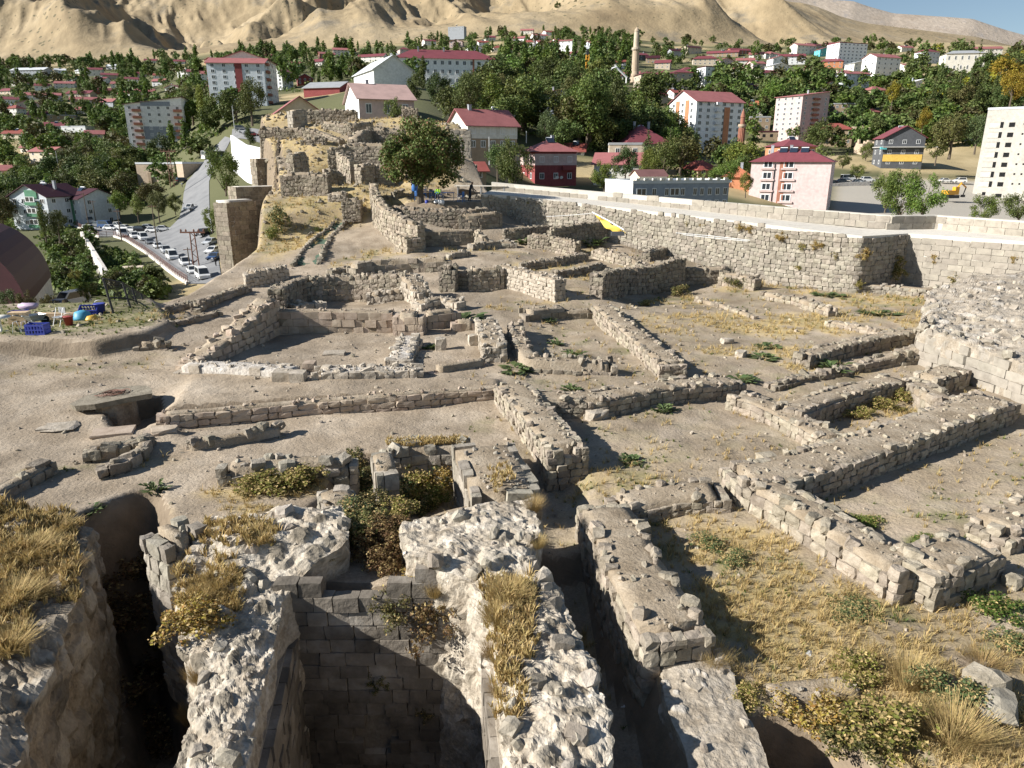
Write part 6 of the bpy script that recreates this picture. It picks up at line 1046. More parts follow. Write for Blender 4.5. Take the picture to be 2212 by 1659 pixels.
r = house('pink apartment house with a maroon roof close behind the parapet', 1695, 470, 190, 156, 13, 112, -27, 'pink', 'hip', 'maroon', 3.2, fl=5, fc=0, solar=3, chim=2, name='apartment_house', cat='apartment house', found=6)
w_, h_, dp = dims(r)
for i in range(5):
    z = 1.6 + i * h_ / 5
    ob('window', WIN, r, (-w_ / 2 + 4.2, -.02, z + .6), (0, 0, 0), (2.3, 1, 1.7)); ob('window', WIN, r, (-.4, -.02, z + .6), (0, 0, 0), (2.6, 1, 1.7)); part(r, 'balcony_slab', 'w_rose', (-w_ / 2 + 2.6, -w_ / 2 + 6, -.35, -.03, z - .75, z - .3)); part(r, 'balcony_slab', 'w_rose', (-2.2, 1.4, -.35, -.03, z - .75, z - .3))
    [ob('window', WIN, r, (w_ / 2 + .02, dp * q, z + .5), (0, 0, math.pi / 2), (1.2, 1, 1.3)) for q in (.3, .7)]
part(r, 'recess_stripe', 'w_brick', (-w_ / 2 + 7.1, -w_ / 2 + 8.6, -.05, -.02, 0, h_ - .1)); b = MB(); b.tube([(-3.8, -.15, 0), (-3.8, -.15, h_ - .5)], .12, 6); b.build('downpipe', [MT['steel_dark']], r)
r = house('flat-roofed office with battlement parapet just behind the castle wall', 1470, 452, 150, 222, 14, 54, 16, 'bluegrey', 'flat', 'silver', .4, fl=2, fc=0, sc_=2, name='office_building', cat='building', found=6)
w_, h_, dp = dims(r); part(r, 'lit_side_wall', 'w_offwhite', (-w_ / 2 - .06, -w_ / 2 - .02, 0, dp, 0, h_)); [part(r, 'battlement', 'w_offwhite', (-w_ / 2 + .5 + i * w_ / 12, -w_ / 2 + 1.3 + i * w_ / 12, -.3, .2, h_ + .5, h_ + .9)) for i in range(12)]  # sun and shade put into colour: off-white lit flank, blue-grey shaded front
for i, x in enumerate((-9, -6.2, -3.4, -1.6, .2, 3.0, 4.6, 6.4, 8.2, 10)): ob('window', WIN, r, (x, -.02, h_ * .66), (0, 0, 0), ((2.2 if i in (0, 3) else .95), 1, 1.5)); ob('window', WIN, r, (x, -.02, h_ * .2), (0, 0, 0), (.95, 1, 1.5))
pr = atd(1410, 402, 157); pent = tag(thing('roof_room', 'small roof room with a ridged tile roof on the flat office', 'roof room', pr, R(16)), kind='thing'); b = MB(); b.box(-3.2, 3.2, 0, 4.5, -.4, 2.0).prism([(0, 2.0), (4.5, 2.0), (2.25, 3.2)], -3.2, 3.2, ax=0); b.build('wall', [MT['w_cream']], pent); part(pent, 'doorway', 'dark', (2.0, 2.8, -.05, .2, -.3, 1.6))
b = MB(); b.poly([(-3.6, -.4, 1.95), (3.6, -.4, 1.95), (3.6, 2.25, 3.4), (-3.6, 2.25, 3.4), (-3.6, 4.9, 1.95), (3.6, 4.9, 1.95)], [(0, 1, 2, 3), (3, 2, 5, 4)]); b.build('roof', [MT['r_tile']], pent)
r = house('unfinished raw concrete tower block with empty window holes at the right border', 2200, 438, 227, 170, 16, 186, -36, 'rawconc', 'flat', 'silver', .4, fl=8, fc=0, name='concrete_tower', cat='apartment block', found=6)
w_, h_, dp = dims(r)
for i in range(7):
    z = h_ - 4.6 - i * 2.92; ob('opening', WINDARK, r, (-w_ / 2 + 2.9, -.02, z), (0, 0, 0), (4.4 if False else 3.6, 1, 1.7)); ob('opening', WINDARK, r, (-w_ / 2 + 6.9, -.02, z), (0, 0, 0), (1.5, 1, 1.3)); part(r, 'infill', 'w_rawconc', (-w_ / 2 + 1.1, -w_ / 2 + 3.9, -.12, -.04, z - .85, z + .8)); [ob('opening', WINDARK, r, (-w_ / 2 + x, -.02, z + .2), (0, 0, 0), (.45, 1, .5)) for x in (10, 11.8)]; ob('opening', WINDARK, r, (-w_ / 2 + 15, -.02, z), (0, 0, 0), (1.5, 1, 1.3))
ob('opening', WINDARK, r, (-w_ / 2 + 3, -.02, 2), (0, 0, 0), (.9, 1, 2)); ob('opening', WINDARK, r, (-w_ / 2 + 7, -.02, 2), (0, 0, 0), (1.6, 1, 1.1))
r = house('dark grey house with a yellow band and a gabled roof', 1945, 365, 290, 78, 12, 62, -10, 'dkgrey', 'gy', 'maroon', 4, fl=3, fc=3, ww=1.4, wh=1.5, solar=1); w_, h_, dp = dims(r); part(r, 'yellow_band', 'w_yellow', (-w_ / 2 + .3, w_ / 2 - .3, -.2, -.03, h_ * .24, h_ * .46)); part(r, 'balcony', 'w_teal', (-w_ / 2 - 1.2, -w_ / 2 + 1, -1, -.02, h_ * .62, h_ * .7)); part(r, 'terrace_slab', 'concrete', (-w_ / 2 - .5, w_ / 2 + 5, -1.2, dp, h_ * .68, h_ * .71))
house('stone house with a dark red roof beside the ruined terraces', 1800, 318, 320, 66, 11, 34, -18, 'brownstone', 'hip', 'red', 3, fl=2, fc=5, ww=.9, wh=1.3)
house('round-fronted orange house with a maroon roof right of the minaret', 1725, 345, 235, 70, 12, 26, 8, 'orange', 'hip', 'maroon', 2.6, fl=1, fc=5, solar=1, wm=None)
house('white and pink stepped house above the pink tower block', 1850, 192, 430, 56, 12, 28, 14, 'paleblue', 'gx', 'pinkred', 2, fl=3, fc=3)
house('white hotel block with rows of balconies on the upper slope', 1838, 146, 600, 66, 16, 44, 16, 'white', 'flat', 'maroon', 1, fl=7, fc=7, sc_=3, ww=1.6, wh=1.2, name='hotel', cat='hotel', found=15)
house('white gabled office block on the upper right slope', 1915, 164, 520, 62, 14, 34, 20, 'white', 'gx', 'pinkred', 3, fl=4, fc=4, sc_=2, name='office_building', cat='building', found=12)
house('white townhouse with a red roof high above the terraces', 1741, 121, 650, 46, 12, 19, 20, 'offwhite', 'gx', 'pinkred', 2.5, fl=3, fc=5)
house('square white villa with a red roof in the upper right trees', 2011, 138, 600, 38, 12, 22, 20, 'paleblue', 'hip', 'maroon', 3, fl=3, fc=4)
house('white public building with tall columns in the upper right trees', 2080, 158, 500, 72, 14, 36, -10, 'offwhite', 'hip', 'grey', 3, fl=2, fc=6, ww=1.4, wh=3.2, name='public_building', cat='building')
house('white and red school on the ridge at the upper right', 2128, 124, 620, 60, 12, 16, -8, 'offwhite', 'gx', 'pinkred', 2.5, fl=2, fc=8)
house('pale green house with an orange roof at the upper right border', 2205, 178, 400, 60, 12, 24, -25, 'offwhite', 'gx', 'orange', 3, fl=2, fc=2)
for i, x in enumerate((1403, 1440, 1474)): house(('leftmost', 'middle', 'rightmost')[i] + ' of three joined beige blocks with maroon hipped roofs', x, 205 - i * 2, 410, 40, 12, 38, 12, 'beige', 'hip', 'maroon', 2.5, fl=3, fc=3, name='apartment_house', cat='apartment house')
house('white four-storey block with a dark side behind the grove', 1542, 192, 430, 46, 13, 40, 22, 'white', 'flat', 'dark', 1, fl=4, fc=3, sc_=4, name='apartment_block', cat='apartment block')
house('pale stone cottage with a maroon roof in the central grove', 1425, 228, 335, 36, 9, 20, 14, 'beige', 'hip', 'maroon', 2.4, fl=1, fc=1)
house('white gabled house beside the old minaret', 1290, 122, 620, 34, 11, 24, 20, 'paleblue', 'gx', 'pinkred', 2, fl=3, fc=2); house('white slab house on the slope above the poplars', 1222, 112, 640, 26, 10, 20, -22, 'white', 'gx', 'pinkred', 1.5, fl=3, fc=2)
house('orange-roofed white house behind the white tower block', 1625, 252, 400, 40, 10, 22, -5, 'offwhite', 'gx', 'orange', 2.4, fl=2, fc=2, solar=1); house('stone flat-roofed house right of the brick minaret', 1640, 285, 350, 40, 10, 28, -8, 'brownstone', 'flat', 'grey', .4, fl=2, fc=3); house('ruined roofless stone house below the flat-roofed stone house', 1665, 305, 330, 44, 9, 18, -8, 'brownstone', 'flat', 'dark', .2, fl=1, fc=3, win=WINDARK)
house('dark stone row house with pale windows right of the pink tower', 1825, 252, 390, 46, 10, 24, -8, 'brownstone', 'flat', 'grey', .4, fl=2, fc=4); house('long grey school with a silver roof at the far left', 62, 172, 640, 74, 14, 18, -8, 'grey', 'gx', 'silver', 3, fl=3, fc=11, ww=1.8, wh=1.5, name='school', cat='school')
# -- smaller houses over the slopes: pixel, distance, size, colours
_hs = [(20,250,450,46,17,'offwhite','red','hip'),(62,236,480,40,15,'rose','pinkred','gy'),(112,222,520,34,18,'grey','pinkred','gx'),(40,188,640,30,10,'offwhite','maroon','gy'),(130,160,780,20,9,'white','silver','gx'),(172,160,780,22,8,'white','silver','gx'),(205,165,720,28,16,'offwhite','maroon','gx'),(238,172,680,30,11,'beige','maroon','gx'),(170,212,540,52,12,'beige','maroon','gx'),(185,226,500,54,12,'rose','pinkred','gx'),(232,232,490,32,14,'grey','pinkred','gx'),(140,192,620,36,13,'offwhite','pinkred','gx'),(228,204,580,36,10,'brick','maroon','gx'),(160,288,390,54,16,'white','silver','flat'),(180,320,340,36,10,'beige','dark','gx'),(395,167,760,26,14,'white','dark','gy'),(425,166,770,34,12,'cream','maroon','gx'),(450,178,640,26,20,'white','pinkred','gx'),(372,200,600,30,12,'offwhite','pinkred','gy'),(388,140,900,20,8,'white','maroon','gx'),(452,138,880,22,10,'brick','pinkred','gy'),(325,138,930,22,8,'offwhite','maroon','gx'),(310,168,760,26,9,'rose','maroon','gx'),(240,150,840,20,8,'white','silver','gx'),(310,206,580,40,10,'cream','pinkred','gx'),(12,205,580,30,10,'beige','maroon','gx'),(85,260,430,40,14,'beige','dark','gx'),(135,262,430,50,14,'brownstone','grey','flat'),(30,300,370,50,14,'cream','red','gx'),(10,378,280,30,12,'rose','pinkred','gx'),(330,300,380,60,14,'offwhite','grey','flat'),
 (745,122,820,44,15,'offwhite','pinkred','gx'),(708,128,800,30,12,'brick','pinkred','gx'),(580,130,830,18,10,'rose','maroon','gx'),(660,185,520,30,18,'maroonwall','silver','gy'),(800,135,560,60,14,'offwhite','maroon','gx'),(870,132,540,44,12,'grey','grey','gx'),(875,118,760,20,12,'rose','maroon','hip'),(985,103,820,26,14,'rose','pinkred','gy'),(1027,115,760,28,14,'white','pinkred','gy'),(985,68,980,34,10,'grey','grey','flat'),(1080,112,800,26,9,'offwhite','red','hip'),(1105,116,780,24,10,'white','pinkred','hip'),(1138,74,980,24,9,'offwhite','pinkred','gx'),(1168,86,900,30,10,'white','pinkred','gx'),(1140,105,760,24,14,'white','red','hip'),(1184,106,740,42,15,'paleblue','pinkred','gx'),(1190,77,960,22,8,'white','red','gx'),(1270,105,760,24,9,'offwhite','red','gy'),(1150,170,480,24,12,'brick','red','gx'),(1160,100,820,20,9,'white','silver','gx'),(1060,88,920,20,8,'offwhite','maroon','gx'),(1210,96,880,20,8,'white','red','gx'),
 (1340,148,600,24,14,'white','red','gx'),(1390,132,660,20,14,'dkgrey','maroon','gx'),(1430,150,610,30,16,'beige','maroon','gx'),(1465,125,720,30,16,'grey','dark','gx'),(1500,118,760,34,16,'beige','dark','gx'),(1522,142,620,46,16,'beige','maroon','hip'),(1495,165,520,42,14,'offwhite','maroon','hip'),(1560,125,740,60,12,'brownstone','maroon','gx'),(1600,118,780,44,10,'brick','maroon','gx'),(1570,142,660,34,12,'rose','pinkred','gy'),(1610,143,640,34,14,'offwhite','pinkred','gx'),(1640,150,600,30,14,'rose','pinkred','gx'),(1640,128,720,40,12,'offwhite','pinkred','gx'),(1685,145,610,34,20,'white','pinkred','gy'),(1670,128,700,40,12,'offwhite','pinkred','hip'),(1710,140,620,50,20,'white','maroon','gx'),(1688,155,560,40,14,'offwhite','grey','gy'),(1795,148,560,42,16,'orange','maroon','hip'),(1785,122,640,30,16,'teal','pinkred','gy'),(1765,105,740,40,8,'rose','maroon','gx'),(1800,103,760,30,8,'offwhite','maroon','gx'),(1865,154,530,48,18,'offwhite','grey','gy'),(1905,130,640,24,8,'rose','pinkred','gx'),(1960,112,720,28,10,'offwhite','pinkred','gx'),(1970,158,520,40,16,'offwhite','pinkred','gx'),(1795,200,440,30,18,'white','pinkred','gy'),(1900,208,420,44,14,'brownstone','pinkred','hip'),(1770,212,420,44,12,'paleblue','silver','flat'),(1980,195,430,22,18,'white','silver','shed'),(1885,250,380,36,10,'rose','pinkred','gx'),(1410,138,640,26,14,'brownstone','dark','gx'),(1465,215,430,20,16,'white','red','gx'),(1360,175,500,36,14,'white','pinkred','gx'),(1390,178,480,30,12,'rose','maroon','gx'),(1620,195,470,34,12,'brownstone','maroon','gx'),(1240,340,230,40,16,'offwhite','red','gx'),(1530,380,215,50,14,'brownstone','red','hip'),(1590,400,200,56,20,'orange','orange','hip'),(1040,215,300,40,14,'brownstone','grey','flat'),(1085,265,230,56,16,'brownstone','grey','flat'),(1185,275,250,60,16,'rose','silver','flat'),(92,196,610,26,12,'white','maroon','gx'),(152,176,700,24,10,'white','pinkred','gx'),(258,192,620,30,12,'offwhite','pinkred','gx'),(285,182,660,24,12,'white','maroon','gx'),(342,186,640,26,12,'white','pinkred','gx'),(62,216,560,30,12,'offwhite','pinkred','gx'),(270,214,560,34,14,'white','pinkred','gx'),(345,172,720,22,10,'white','red','gx'),(20,226,520,34,13,'white','maroon','gx'),(180,250,450,38,14,'offwhite','pinkred','gx'),(120,284,400,40,14,'white','maroon','gx'),(60,330,330,40,14,'offwhite','pinkred','gx'),(250,312,350,36,14,'white','grey','flat'),(205,300,370,34,12,'cream','pinkred','gx'),(215,180,660,26,10,'white','maroon','gx'),(640,150,720,26,13,'white','pinkred','gx'),(685,142,760,24,10,'offwhite','maroon','gx'),(770,155,600,34,14,'white','pinkred','gx'),(610,165,600,30,14,'offwhite','pinkred','gx'),(1240,128,700,26,13,'white','pinkred','gx'),(1310,100,820,22,10,'white','red','gx'),(1120,92,880,22,10,'white','pinkred','gx'),(1045,100,860,20,9,'white','red','gx'),(930,98,900,24,10,'offwhite','maroon','gx'),(1760,160,560,30,13,'white','pinkred','gx'),(1830,170,500,30,14,'offwhite','pinkred','gx'),(1585,160,580,30,13,'white','pinkred','gx'),(1660,170,540,34,14,'offwhite','maroon','gx')]
_pos = {'gx': 'ridge roof', 'gy': 'gable end', 'hip': 'hipped roof', 'flat': 'flat roof', 'shed': 'sloping roof'}
_cn = dict(offwhite='off-white', dkgrey='charcoal', brownstone='brown stone', paleblue='bluish white', maroonwall='dark red', brick='brick-red', rose='pale rose', tan='tan', cream='cream')
_used = set()
def region(px, py):
    h_ = 'far left' if px < 350 else 'left' if px < 700 else 'middle' if px < 1250 else 'right' if px < 1800 else 'far right'
    v_ = 'slope under the mountain' if py < 125 else 'upper slope' if py < 175 else 'middle slope' if py < 230 else 'valley'
    return h_, v_
for i, (px, py, d, wp, hp, wc, rc, rt) in enumerate(_hs):
    hh, vv = region(px, py); dep = 8 + (i * 37 % 5); base = f"{'big' if wp * d > 24000 else 'small'} {_cn.get(wc, wc)} house, {rc.replace('pinkred', 'pinkish').replace('pale', 'faded')} {_pos[rt]}, {hh} {vv}"
    k = 0; lab = base
    near = ['beside trees', 'between two neighbours', 'facing the valley', 'lowest of its cluster', 'highest of its cluster']
    while lab in _used: lab = base + ', ' + near[k]; k += 1
    _used.add(lab)
    house(lab, px, py, d, wp, dep, hp * .8, [-20, 14, 24, -8, 18][i % 5], wc, rt, rc, 2.3 if rt != 'hip' else 2.8, fl=max(1, round(hp * d / F / 3.2)), fc=max(2, round(wp * d / F / 4)), sc_=2, ww=1.2, wh=1.2, group='houses on the town slopes', solar=1 if i % 4 == 0 else 0, chim=1 if i % 3 == 0 else 0, found=9)
# ------------------------------------------------------------------ minarets, crane, vault, ruins in town
p = atd(1596, 352, 255); mi = tag(thing('minaret', 'reddish fluted brick minaret with a pointed cone and one balcony', 'minaret', p), kind='thing'); H_ = 105 * 255 / F; k = H_ / 17.5
b = MB(); n = 24; prof = [(1.75, -2), (1.75, .6), (1.25, 2.4), (1.15, 3), (.98, 11.3)]
b.lathe([(r_ * k, z * k) for r_, z in prof], 24); b.build('base', [MT['w_brick']], mi)
for q in range(14): a = q / 14 * 6.283; c = MB(); c.tube([(math.cos(a) * 1.14 * k, math.sin(a) * 1.14 * k, 3 * k), (math.cos(a) * .97 * k, math.sin(a) * .97 * k, 11.2 * k)], .16 * k, 6); c.build('flute', [MT['w_brick']], mi)
b = MB(); b.lathe([(1.0 * k, 11.3 * k), (1.35 * k, 11.8 * k), (1.35 * k, 12.5 * k), (1.25 * k, 12.5 * k), (1.25 * k, 12.0 * k)], 20); b.build('balcony', [MT['w_tan']], mi); b = MB(); b.lathe([(.78 * k, 11.8 * k), (.74 * k, 14.6 * k), (.86 * k, 14.7 * k)], 16); b.build('upper_shaft', [MT['w_brick']], mi); b = MB(); b.lathe([(.88 * k, 14.7 * k), (.5 * k, 16.2 * k), (.03 * k, 17.5 * k)], 16); b.build('cone_roof', [MT['w_brick']], mi)
p = atd(1371, 168, 520); mi = tag(thing('minaret', 'tall weathered stone minaret without a cap on the far slope', 'minaret', p), kind='thing'); H_ = 88 * 520 / F; b = MB(); b.lathe([(3.2, -3), (3.0, 2), (2.5, 4), (2.2, H_ * .55)], 14); b.build('lower_shaft', [MT['w_tan']], mi); b = MB(); b.lathe([(2.2, H_ * .55), (2.9, H_ * .58), (2.9, H_ * .62), (1.9, H_ * .63), (1.7, H_ * .95)], 14); b.build('upper_shaft', [MT['w_beige']], mi); b = MB(); b.lathe([(1.9, H_ * .95), (1.2, H_), (.1, H_ * 1.04)], 12); b.build('broken_top', [MT['w_tan']], mi)
p = atd(1268, 168, 480); cr = tag(thing('tower_crane', 'orange lattice crane mast with a thin black top among the poplars', 'crane', p), kind='thing'); hm = 42 * 480 / F; b = MB()
for sx in (-.9, .9):
    for sy in (-.9, .9): b.tube([(sx, sy, -2), (sx, sy, hm)], .16, 4)
for q in range(8):
    z0 = hm * q / 8; z1 = hm * (q + 1) / 8; s = 1 if q % 2 else -1
    for sy in (-.9, .9): b.tube([(-.9 * s, sy, z0), (.9 * s, sy, z1)], .12, 4); b.tube([(sy, -.9 * s, z0), (sy, .9 * s, z1)], .12, 4)
b.build('mast', [MT['c_orange']], cr); b = MB(); b.tube([(0, 0, hm), (.1, 0, hm + 7.5)], .25, 5).box(-.8, .8, -.8, .8, hm, hm + 2); b.build('top', [MT['steel_dark']], cr)
p = atd(1430, 0, 480)
p = atd(1330, 172, 470); ar = tag(thing('white_arch', 'white angular gantry frame below the old minaret', 'gantry', p), kind='thing'); b = MB(); b.tube([(-7, 0, 1), (-2, 0, 6.5), (0, 0, 7), (7, 0, 1)], .6, 4); b.build('beam', [MT['pvc']], ar); b = MB(); b.tube([(-6, 0, -2), (-6, 0, 1.5)], .4, 4).tube([(6.5, 0, -2), (6.5, 0, 1.4)], .4, 4); b.build('post', [MT['pvc']], ar)
# vaulted maroon roof at the left border
p = atd(-92, 664, 84); vb = tag(thing('vaulted_hall', 'hall with a huge dark maroon barrel roof at the left border', 'hall', p), kind='thing'); b = MB(); Rr = 8.4; pts = [(Rr * math.cos(math.pi * i / 20), Rr * .98 * math.sin(math.pi * i / 20)) for i in range(21)]
for i in range(20): (x0, z0), (x1, z1) = pts[i], pts[i + 1]; b.poly([(x0, 0, z0), (x1, 0, z1), (x1 - 12, 24, z1), (x0 - 12, 24, z0)], [(0, 1, 2, 3)])
b.poly([(x, 0, z) for x, z in pts], [list(range(21))[::-1]]); b.build('roof', [MT['r_dark']], vb); b = MB(); b.prism([(-Rr + .1, .05), (Rr - .1, .05), (Rr - 12.1, 23.9), (-Rr - 12, 23.9)], -7, 0, ax=2); b.build('wall', [MT['w_offwhite']], vb)
# roofless terraces of old stone houses on the right slope
for i, (px, py, d, wp, hp) in enumerate([(1860, 300, 345, 34, 26), (1893, 305, 350, 30, 20), (1920, 322, 335, 40, 24), (1880, 325, 320, 36, 22), (1955, 300, 350, 30, 22)]):
    q = atd(px, py, d); w_ = wp * d / F; h_ = hp * d / F; rt = tag(thing('ruined_house', ('leftmost', 'second', 'large central', 'lowest', 'rightmost')[i] + ' of the roofless tan ruins on the terraced right slope', 'ruin', q, R(-14 + 6 * i), 'roofless ruins on the terraced slope'), kind='thing'); b = MB(); rr = random.Random(i)
    for x0, x1, y0, y1 in ((-w_ / 2, w_ / 2, 0, .7), (-w_ / 2, w_ / 2, 6, 6.7), (-w_ / 2, -w_ / 2 + .7, .7, 6), (w_ / 2 - .7, w_ / 2, .7, 6), (-.3, .4, .7, 6)):
        n = 4
        for k in range(n):
            hh = h_ * rr.uniform(.45, 1)
            if x1 - x0 > 1: b.box(x0 + (x1 - x0) * k / n, x0 + (x1 - x0) * (k + 1) / n, y0, y1, -3, hh)
            else: b.box(x0, x1, y0 + (y1 - y0) * k / n, y0 + (y1 - y0) * (k + 1) / n, -3, hh)
    b.build('wall', [MT['w_tan']], rt); ob('opening', WINDARK, rt, (-w_ * .2, -.03, h_ * .25), (0, 0, 0), (1, 1, 1.6)); ob('opening', WINDARK, rt, (w_ * .25, -.03, h_ * .25), (0, 0, 0), (.8, 1, 1.2))
# ------------------------------------------------------------------ trees of the town
NAMED = [(545,268,205,11.5,.62,'broad','leaf','rounded walnut in front of the red-striped block'),(850,262,92,3.4,.62,'bush','leaf','dense round green bush on top of the mound'),(488,418,150,10.5,.62,'bush','leaf_bright','bright green tree beside the road at the castle foot'),(459,500,118,4.5,.6,'bush','leaf_bright','small green tree at the foot of the west tower'),(1110,408,125,10,.6,'bush','leaf','tall round poplar-like tree right of the terrace'),(1075,390,140,7,.6,'broad','leaf_dark','dark tree behind the tall round tree'),(1010,255,175,10,.62,'broad','leaf_dark','dark tree beyond the white hall'),(900,232,250,10.5,.6,'broad','leaf_dark','dark broad tree in front of the sports hall, left'),(950,238,240,11.5,.62,'broad','leaf_dark','huge dark tree in front of the sports hall, right'),(915,190,285,11,.25,'poplar','leaf','slim poplar before the silver sports hall roof'),
 (1010,240,260,12,.66,'broad','leaf_dark','dark spreading tree below the school'),(1090,245,270,13.5,.66,'broad','leaf_olive','spreading olive-green tree right of the school'),(1275,300,240,19,.62,'broad','leaf','tall leafy tree in the central grove'),(1330,280,250,16,.6,'broad','leaf_dark','dark tree in the central grove, right'),(1240,255,300,16,.6,'broad','leaf_olive','olive-green tree behind the grey-blue house'),(1180,320,215,10,.55,'broad','leaf_weed','silvery tree above the maroon house'),(1305,412,165,8,.7,'bush','leaf_bright','bright green tree before the red-roofed house'),(1430,390,200,13,.75,'bush','leaf','tall green tree left of the flat office'),(1400,395,185,8,.6,'broad','leaf_bright','green tree behind the roof room'),(1350,400,180,9,.6,'broad','leaf_dark','dark tree between the red-roofed house and the office'),(1562,405,175,7,1.0,'bush','leaf_bright','light green spreading tree right of the flat office'),(1610,425,150,5,.5,'broad','leaf_lime','small yellow-green tree between office and pink house'),(1500,345,260,11,.4,'conifer','leaf_dark','conifer below the white tower block'),(1470,345,255,11,.4,'conifer','leaf_dark','second conifer below the white tower block, left one'),
 (1940,470,175,13,.62,'bush','leaf_bright','big bright green tree behind the parapet, left of two'),(1992,470,170,12,.7,'bush','leaf_bright','bright green tree behind the parapet, right of two'),(1912,455,180,11,.6,'bush','leaf','green tree behind the pair at the parapet'),(2122,480,150,6.5,.8,'bush','leaf_bright','small round tree behind the right part of the parapet'),(2200,478,160,8,.8,'bush','leaf','leafy tree at the right border behind the parapet'),(2050,340,260,15,.75,'broad','leaf_olive','large olive-green tree left of the concrete tower'),(2105,330,255,12,.6,'broad','leaf_weed','grey-green tree beside the concrete tower'),(2020,355,262,9,.7,'broad','leaf','bushy tree at the foot of the terraced slope'),(2180,235,370,19,.6,'broad','leaf_yellow','bright yellow tree near the right border'),(1990,290,330,11,.5,'broad','leaf_yellow','yellow-green tree on the right slope'),(1925,235,410,14,.5,'broad','leaf_yellow','yellowing tree in front of the right conifers'),(1870,345,300,8,.7,'bush','leaf','green shrub mass below the stone ruins'),(1850,385,240,5,1.,'bush','leaf','dark bush above the minibus road'),(1820,362,270,6,.9,'bush','leaf','bush left of the dark grey house'),
 (130,522,165,7.5,.6,'broad','leaf_dark','dark round tree before the green-trimmed house'),(100,520,150,8,.2,'poplar','leaf_bright','slim young poplar left of the retaining wall'),(60,672,60,2.2,.6,'bush','leaf_olive','olive bush behind the tool dump'),(20,674,62,2.4,.6,'bush','leaf_weed','grey-green bush at the left border behind the tool dump'),(110,676,64,2.0,.7,'bush','leaf_olive','low olive bush before the vaulted hall'),(300,480,215,8,.5,'broad','leaf','green tree beside the junction, left'),(345,478,212,9,.5,'broad','leaf_olive','thin-crowned tree beside the junction, right'),(260,470,225,8,.6,'broad','leaf_bright','bright tree above the parked cars'),(380,470,220,7,.6,'broad','leaf','tree on the corner island of the junction'),(540,310,105,3.2,.5,'conifer','leaf_dark','small dark cypress on the white terrace wall'),(205,632,112,2.0,.6,'bush','leaf_olive','scrubby tree beside the vaulted hall'),(165,606,120,2.4,.8,'bush','leaf_lime','yellowish scrub below the retaining wall'),(190,650,100,3,.7,'bush','leaf_bright','bright scrub left of the black fence')]
for i, (px, py, d, h, w_, kd, mt, lab) in enumerate(NAMED):
    p = atd(px, py, d); tree(p, h, w_ / (.72 if kd in ('broad',) else .25 if kd == 'poplar' else .5 if kd == 'conifer' else .9) * (1 if kd != 'bush' else 1), kd, mt, i % 3, 2 if h * F / d > 60 else 1, lab)
# scattered ones: region polygon box in pixels, count, height, kinds, words. Depth comes from the valley slope.
REG = [((0,140,330,215),130,(8,13),'bpb','leafy tree between the far left houses'),((0,215,270,300),90,(7,12),'bbp','leafy tree in the gardens of the far left valley'),((0,300,290,420),80,(7,11),'bbb','garden tree below the far left houses'),((150,330,480,420),34,(7,11),'bbb','tree around the stone bathhouse'),((330,130,640,200),80,(8,13),'bpb','tree around the red-striped block'),((270,200,520,330),60,(9,14),'bbp','tree beside the road below the apartment blocks'),((520,110,900,190),90,(8,13),'bpc','tree on the slope behind the mound'),((880,70,1380,130),90,(7,11),'bpb','tree among the high houses in the middle'),((1080,120,1360,200),80,(10,17),'ppb','poplar or leafy tree in the central park'),((980,190,1200,300),40,(11,16),'bbb','dark tree in the grove below the school'),((1190,200,1480,330),80,(10,16),'bbc','tree in the central grove'),((1380,330,1600,400),24,(7,10),'bbc','tree between the roofs behind the castle wall'),((1480,170,1760,250),80,(9,14),'bbb','tree in the belt above the white tower block'),((1700,170,2050,260),110,(9,14),'bbc','tree in the belt below the upper right houses'),((1600,250,1900,340),45,(7,11),'bbb','tree around the pink tower block'),((1960,120,2212,260),110,(11,17),'ccb','dark conifer on the right hillside'),((1800,240,2110,320),60,(6,10),'bbb','tree on the terraced right slope'),((1400,95,2000,150),70,(6,10),'bbb','tree among the upper right houses'),((60,410,330,470),26,(6,9),'bbb','garden tree right of the green-trimmed house'),((0,430,60,500),14,(8,11),'bbb','tree at the left border behind the green-trimmed house'),((130,600,190,640),6,(2,3),'bbb','scrub tree in the shaded gully by the vaulted hall'),((100,480,200,560),26,(2.5,4.5),'bbb','scrub on the bank below the green-trimmed house'),((215,545,300,600),14,(1.6,2.6),'bbb','scrub between the two pale walls'),((110,560,200,640),14,(2,3.4),'bbb','scrub in the gully by the vaulted hall'),((240,622,345,650),16,(2.6,3.6),'bbb','young tree in the row below the railing')]
far = []; allt = []; ROADPX = [(160,468),(240,452),(388,468),(392,400),(440,345),(480,296),(510,296),(575,330),(475,480),(478,610),(400,618),(165,505)]
